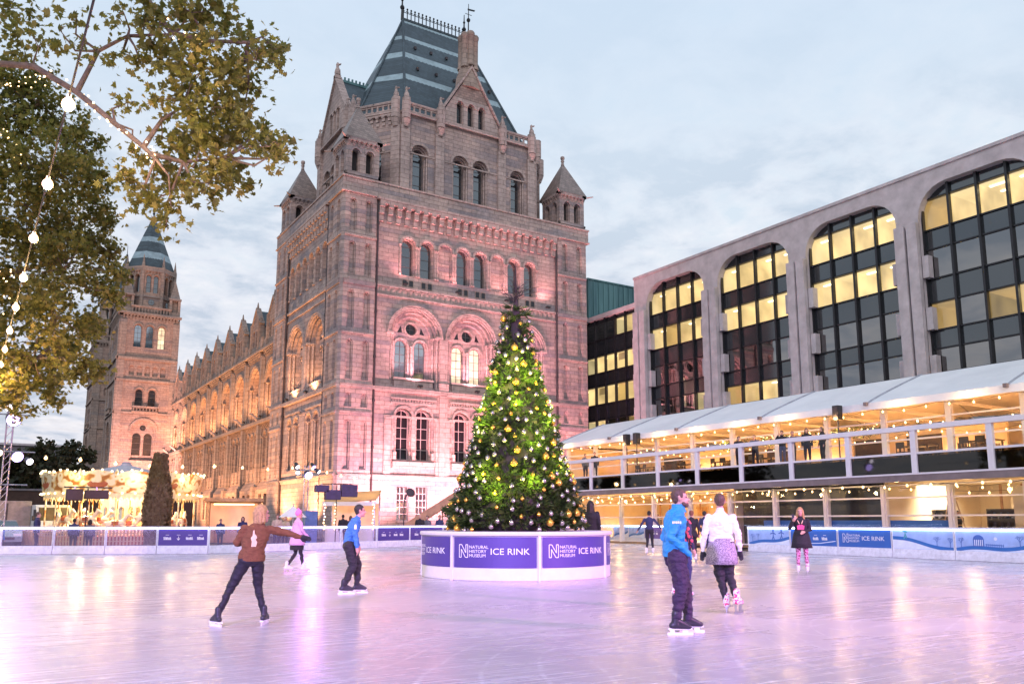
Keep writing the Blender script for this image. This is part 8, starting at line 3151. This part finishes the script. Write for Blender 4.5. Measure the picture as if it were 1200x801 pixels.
# --- people behind the barrier
for lab, (x, y), an, tp, hr, sc_ in (
  ('bald onlooker in black behind the barrier, leftmost of four below the ramp', (21.72, 44.6), 180, 'black_cloth', ('short', 'skin'), 1.06),
  ('onlooker in dark clothes with dark hair behind the barrier, second of four below the ramp', (22.6, 45.4), 200, 'grey_cloth', ('short', 'hair_dark'), 1.03),
  ('onlooker in navy behind the barrier, third of four below the ramp', (23.4, 45.3), 150, 'navy_cloth', ('short', 'hair_auburn'), 1.05),
  ('fair-haired onlooker in black behind the barrier, rightmost of four below the ramp', (24.25, 45.6), 215, 'black_cloth', ('bob', 'hair_blonde'), 1.03),
  ('dark-haired onlooker in a navy coat behind the barrier in front of the wooden hut', (11.6, 45.3), 185, 'navy_cloth', ('bob', 'hair_dark'), 0.97),
  ('onlooker in purple stooping at the left side of the wooden hut', (10.67, 46.2), 160, 'navy_cloth', ('short', 'hair_dark'), 0.90),
  ('onlooker in a beige coat right of the wooden hut', (12.94, 43.6), 170, 'beige_cloth', ('short', 'hair_brown'), 1.04),
  ('second beige-coated onlooker close to the lamp mast', (14.0, 45.6), 200, 'beige_cloth', ('bob', 'hair_blonde'), 0.98),
  ('customer in black at the counter of the tan awning stall', (18.05, 47.5), 10, 'black_cloth', ('short', 'hair_dark'), 1.06),
  ('customer in navy beside another at the tan awning stall', (18.65, 47.8), 20, 'navy_cloth', ('bob', 'hair_brown'), 1.02),
  ('man in a blue coat behind the barrier left of the carousel', (1.97, 43.5), 95, 'navy_cloth', ('short', 'hair_brown'), 1.07),
  ('person in blue crouching behind the barrier at the far left edge', (0.64, 43.6), 60, 'shirt_blue', ('short', 'hair_dark'), 0.72),
  ('figure in dark clothes behind the clear barrier before the carousel, left of two', (3.4, 42.6), 10, 'navy_cloth', ('short', 'hair_dark'), 0.9),
  ('figure in dark clothes behind the clear barrier before the carousel, right of two', (4.05, 42.7), 20, 'grey_cloth', ('bob', 'hair_dark'), 0.88)):
 person(lab, (x, y, -0.06), an, None, tp, 'black_cloth', 'skin', hr, None, 'boot_black', False, 1.12, 1, 1, 0.028, sc_, 0, 'onlookers behind the barrier', fingers=False)
# ------------------------------------------------------------ trees
def leaf_shape(mb, p, d, up, s, kind):
 """one leaf: 'plane' is a five-lobed outline, 'small' a folded quad"""
 d = d.normalized()
 x = d.cross(up)
 if x.length < 1e-3:
  x = d.cross(V((1, 0, 0)))
 x.normalize()
 n = x.cross(d)
 if kind == 'plane':
  pts = [(0, 0), (.28, .05), (.52, .22), (.30, .34), (.50, .62), (.20, .58), (0, 1.0), (-.20, .58), (-.50, .62), (-.30, .34), (-.52, .22), (-.28, .05)]
  mb.face([mb.add(p + x * (a * s) + d * (b_ * s) + n * (abs(a) * s * .25)) for a, b_ in pts])
 else:
  mb.face([mb.add(p + x * (a * s) + d * (b_ * s) + n * (abs(a) * s * .3)) for a, b_ in ((0, 0), (.42, .35), (.25, .8), (0, 1.0), (-.25, .8), (-.42, .35))])
def rdir(r, zlo=-1, zhi=1):
 a = r.uniform(0, 2 * pi)
 z = r.uniform(zlo, zhi)
 h = sqrt(max(0, 1 - z * z))
 return V((h * cos(a), h * sin(a), z))
def cloud_crown(r, mb, centre, rad, n, leaf, kind, squash=0.8, clumps=40):
 """leaves gathered in clumps through the volume of a lumpy crown"""
 cl = []
 for _ in range(clumps):
  d = rdir(r)
  k = r.random() ** 0.45
  cl.append((V(centre) + V((d.x * rad[0], d.y * rad[1], d.z * rad[2])) * k, r.uniform(.14, .3) * min(rad)))
 for i in range(n):
  c, cr = cl[r.randrange(len(cl))]
  d = rdir(r)
  p = c + V((d.x, d.y, d.z * squash)) * cr * (r.random() ** 0.5)
  ld = (d * 0.6 + rdir(r) + V((0, 0, -0.5))).normalized()
  leaf_shape(mb, p, ld, rdir(r), leaf * r.uniform(.7, 1.3), kind)
 return cl
def build_tree_thing(name, label, base, H_, rad, n, leaf, mat_, seed, kind='small', clumps=40, group=None):
 r = random.Random(seed)
 t = thing(name, label, 'tree', base, 0, group)
 c = (0, 0, H_ - rad[2] * 0.95)
 f = MB()
 cl = cloud_crown(r, f, c, rad, n, leaf, kind, .85, clumps)
 tk = MB()
 tk.tube([(0, 0, 0), (.1, .05, c[2] * .5), (0, 0, c[2])], .035 * H_ * .6, 9, .018 * H_ * .6)
 for q, cr in cl[::3]:
  tk.tube([(0, 0, c[2] * .62), V((q.x * .45, q.y * .45, (c[2] * .62 + q.z) / 2 + .3)), q], .012 * H_ * .5, 5, .02)
 tk.build('trunk', 'bark', t)
 f.build('crown', mat_, t)
 return t
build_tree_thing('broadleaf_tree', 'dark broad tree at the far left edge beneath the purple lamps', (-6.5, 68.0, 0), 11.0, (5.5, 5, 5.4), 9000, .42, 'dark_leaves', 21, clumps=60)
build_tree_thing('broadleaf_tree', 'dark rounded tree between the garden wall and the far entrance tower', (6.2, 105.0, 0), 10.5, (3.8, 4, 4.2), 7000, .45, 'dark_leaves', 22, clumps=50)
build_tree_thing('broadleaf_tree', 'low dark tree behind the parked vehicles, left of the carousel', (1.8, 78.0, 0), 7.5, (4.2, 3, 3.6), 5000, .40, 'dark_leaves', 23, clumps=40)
def columnar():
 r = random.Random(5)
 t = thing('columnar_tree', 'narrow brown columnar tree standing in front of the carousel', 'tree', (7.1, 44.0, -0.06))
 prof = [(0, .44), (.5, .50), (1.2, .60), (2.0, .68), (2.6, .64), (3.2, .54), (3.8, .42), (4.3, .34), (4.75, .26)]
 def rr(z):
  for (a, r0), (b_, r1) in zip(prof, prof[1:]):
   if a <= z <= b_:
    return r0 + (r1 - r0) * (z - a) / (b_ - a)
  return .05
 f = MB()
 for i in range(9000):
  z = r.uniform(0.05, 4.7)
  a = r.uniform(0, 2 * pi)
  q = rr(z) * r.uniform(.70, .96) * (1 + .07 * sin(a * 5 + z * 3))
  p = V((q * cos(a), q * sin(a), z))
  leaf_shape(f, p, V((cos(a) * .25, sin(a) * .25, 1)) + rdir(r) * .45, V((cos(a), sin(a), 0)) + rdir(r) * .6, r.uniform(.10, .2), 'small')
 f.build('crown', 'bronze_leaves', t)
 k = MB()
 k.lathe([(rr(z) * .55, z) for z in [0.02 + .3 * i for i in range(16)]] + [(0, 4.6)], (0, 0, 0), 14)
 k.build('inner_branches', 'bark', t)
 k = MB()
 k.cyl((0, 0, 0), (0, 0, 3.5), .16, .05, 8)
 k.build('trunk', 'bark', t)
columnar()
# --- the plane trees that overhang from the left
CAMF = V((sin(radians(32.284)), cos(radians(32.284)), 0))
CAMR = V((cos(radians(32.284)), -sin(radians(32.284)), 0))
def at(px, py, dep):
 """world point seen at photo pixel px,py at horizontal depth dep (used once, to place branches at their real distance)"""
 pitch = radians(8.908)
 F_ = CAMF * cos(pitch) + V((0, 0, sin(pitch)))
 U_ = CAMR.cross(F_)
 d = F_ + CAMR * ((px - 600) / 963.8) - U_ * ((py - 459.4) / 963.8)
 return V((0, 0, 1.4)) + d * (dep / d.dot(CAMF))
def fairy(root, pts, n, r, spread=.12):
 """tiny wound bulbs on a limb"""
 pr = None
 for i in range(n):
  s = (i + r.random()) / n * (len(pts) - 1)
  k = min(int(s), len(pts) - 2)
  p = pts[k].lerp(pts[k + 1], s - k) + rdir(r) * spread
  if pr is None:
   b_ = MB()
   b_.sphere((0, 0, 0), .022, 6)
   pr = b_.build('fairy_bulb', 'bulb_small', root)
   o = pr
  else:
   o = pr.copy()
   COL.objects.link(o)
   o.parent = root
  o.location = p - WLOC[root]
def plane_tree(name, label, foot, limbs, clumps, nleaf, leaf, seed, kind):
 """limbs: list of point lists with start radius; clumps: (centre, radius, count weight)"""
 r = random.Random(seed)
 t = thing(name, label, 'tree', foot)
 tk = MB()
 for pts, r0, r1 in limbs:
  tk.tube(pts, r0, 9, r1)
 f = MB()
 tot = sum(c[2] for c in clumps)
 for c, cr, w_ in clumps:
  c = V(c)
  best = min((p for pts, _, _ in limbs[1:] for p in pts), key=lambda p: (V(p) - c).length)
  mid = V(best).lerp(c, .5) + rdir(r) * .25
  tk.tube([V(best), mid, c], .035, 5, .01)
  n = int(nleaf * w_ / tot)
  subs = []
  for _ in range(max(3, int(n / 26))):
   s = c + rdir(r) * cr * (r.random() ** .42)
   subs.append(s)
   if r.random() < .5:
    tk.tube([c, c.lerp(s, .55) + rdir(r) * .1, s], .012, 4, .004)
  for i in range(n):
   s = subs[r.randrange(len(subs))]
   p = s + rdir(r) * r.uniform(.0, .44) * (cr / 1.4 if cr > 1.4 else 1)
   leaf_shape(f, p, rdir(r, -1, .25), rdir(r, 0.2, 1), leaf * r.uniform(.65, 1.25), kind)
 tk.v = [v - V(foot) for v in tk.v]
 f.v = [v - V(foot) for v in f.v]
 tk.build('trunk', 'bark', t, smooth=True)
 f.build('crown', 'plane_leaves', t)
 return t
D1 = 17.0
foot1 = at(-260, 640, D1)
foot1.z = 0
b0 = [foot1, foot1 + V((0, 0, 4.2)), at(-200, 150, D1), at(-150, -60, D1)]
l1 = [at(-200, 160, D1), at(-60, 70, D1), at(40, 78, D1 - .3), at(90, 108, D1 - .5), at(135, 145, D1 - .7), at(168, 172, D1 - .9), at(182, 186, D1 - 1)]
l2 = [at(-160, -40, D1), at(60, -90, D1 + .5), at(160, -20, D1 + .4), at(200, 38, D1), at(245, 48, D1 - .2), at(290, 50, D1)]
l3 = [at(168, 172, D1 - .9), at(190, 140, D1 - .6), at(215, 125, D1 - .3)]
l4 = [at(90, 108, D1 - .5), at(115, 60, D1), at(150, 42, D1), at(205, 40, D1)]
l5 = [at(175, 180, D1 - .9), at(215, 190, D1 - .3), at(262, 185, D1)]
CL1 = []
for px, py, rr_, w_ in ((185, 30, .9, 8), (225, 15, .9, 9), (255, 45, .95, 11), (235, 85, .9, 11), (275, 80, .75, 8), (300, 70, .5, 4), (318, 60, .3, 1.5), (215, 115, .8, 8), (250, 125, .9, 11), (285, 130, .6, 5),
      (265, 165, .9, 11), (235, 175, .8, 8), (300, 155, .5, 3.5), (315, 172, .45, 3.5), (325, 178, .25, 1.2), (205, 195, .7, 6), (180, 200, .6, 4), (160, 215, .45, 3), (175, 235, .4, 2.5), (200, 240, .4, 2.5),
      (245, 215, .55, 5), (270, 205, .5, 4), (155, 175, .35, 1.2), (150, 120, .3, .8), (110, 55, .35, .8), (90, 20, .4, 1), (70, 35, .45, 1.3), (45, 55, .5, 2), (140, 60, .35, 1), (165, 75, .45, 2), (170, 20, .6, 3),
      (10, 10, .8, 5), (-30, 60, .9, 5), (15, 60, .6, 3), (205, 65, .6, 5), (215, -15, .8, 5), (330, 175, .15, .4), (318, 52, .2, .6), (328, 62, .15, .4), (190, 155, .4, 2), (145, 15, .4, 1.2), (195, 265, .18, .7)):
 CL1.append((at(px, py, D1 + rnd.uniform(-1.0, 1.0)), rr_ * .98, w_))
T1 = plane_tree('plane_tree', 'near plane tree whose leafy limb wound with fairy lights reaches across the top left sky', foot1, [(b0, .42, .25), (l1, .085, .04), (l2, .08, .035), (l3, .06, .02), (l4, .06, .02), (l5, .06, .02)], CL1, 6000, .15, 31, 'plane')
fairy(T1, l1[2:], 34, random.Random(4))
fairy(T1, l2[2:5], 16, random.Random(5))
for px, py in ((110, 120), (150, 155), (190, 150), (225, 60), (245, 120), (270, 170)):
 light('fairy_glow', 'POINT', at(px, py + 14, D1 - 2.0), 24, (1.0, 0.68, 0.34), None, .1)
D2 = 27.0
foot2 = at(-140, 660, D2)
foot2.z = 0
m0 = [foot2, foot2 + V((0, 0, 4.5)), at(-110, 330, D2), at(-60, 200, D2)]
m1 = [at(-110, 340, D2), at(-20, 330, D2), at(50, 310, D2)]
m2 = [at(-70, 230, D2), at(10, 200, D2), at(70, 190, D2)]
m3 = [at(-60, 210, D2), at(0, 140, D2), at(50, 120, D2)]
m4 = [at(-110, 350, D2), at(-30, 400, D2), at(40, 420, D2)]
CL2 = []
_r2 = random.Random(12)
for px, py, rr_, w_ in ((20, 120, 1.3, 8), (60, 140, 1.2, 8), (95, 165, .9, 5), (20, 180, 1.6, 12), (65, 200, 1.5, 11), (105, 205, .8, 4.5), (30, 240, 1.7, 13), (80, 255, 1.3, 9), (115, 245, .6, 2.5), (128, 262, .35, 1.2), (110, 285, .8, 4), (130, 300, .45, 2), (142, 322, .35, 1.4),
      (30, 300, 1.7, 13), (75, 315, 1.3, 9), (110, 335, .75, 4.5), (135, 345, .4, 1.5), (25, 360, 1.7, 13), (65, 370, 1.3, 9), (95, 385, .7, 3.5), (108, 378, .4, 1.5), (20, 415, 1.5, 10), (60, 425, 1.1, 6.5), (95, 430, .5, 2.5), (112, 432, .35, 1.6), (30, 455, .9, 4.5), (60, 462, .5, 2), (10, 470, .6, 2.5), (80, 405, .5, 2.5),
      (-30, 150, 1.8, 9), (-40, 250, 2.0, 11), (-40, 350, 2.0, 11), (-30, 430, 1.6, 8), (0, 90, 1.2, 6), (35, 95, .9, 4)):
 CL2.append((at(px, py, D2 + _r2.uniform(-2.2, 2.2)), rr_ * .95, w_))
T2 = plane_tree('plane_tree', 'big olive-brown plane tree filling the left edge behind the string of bulbs', foot2, [(m0, .5, .3), (m1, .16, .05), (m2, .16, .05), (m3, .14, .05), (m4, .14, .05)], CL2, 25000, .155, 32, 'plane')
fairy(T2, [at(0, 102, D2 - 2.4), at(30, 96, D2 - 2.4), at(62, 92, D2 - 2.2)], 18, random.Random(6), .2)
fairy(T2, [at(0, 150, D2 - 2.4), at(15, 165, D2 - 2.4), at(28, 195, D2 - 2.2)], 16, random.Random(7), .15)
fairy(T2, [at(2, 310, D2 - 2.4), at(10, 330, D2 - 2.4), at(8, 380, D2 - 2.2)], 16, random.Random(9), .2)
pa, pb = V((-1.2, 4.9, 5.62)), V((-2.0, 28.0, 5.62))
A_ = at(81, 112, 8.5)
B_ = at(1.5, 423, 23.7)
dirv = (B_ - A_) / 7.0
P0 = A_ - dirv * 1.55
P1 = A_ + dirv * 11
bl = [A_ + dirv * k for k in range(-1, 11)]
light_string('bulb_string', 'long cable of big glowing bulbs running back under the left-hand trees', 'light string', [P0, A_ + dirv * 0.5 - V((0, 0, .02)), A_ + dirv * 5, P1], bl, .07, 'bulb_big', None, .10, .012)
for k in range(0, 9):
 light('bulb_glow', 'POINT', A_ + dirv * k - V((0, 0, .35)), 55 if k < 3 else 150, (1.0, 0.58, 0.20), None, .1)
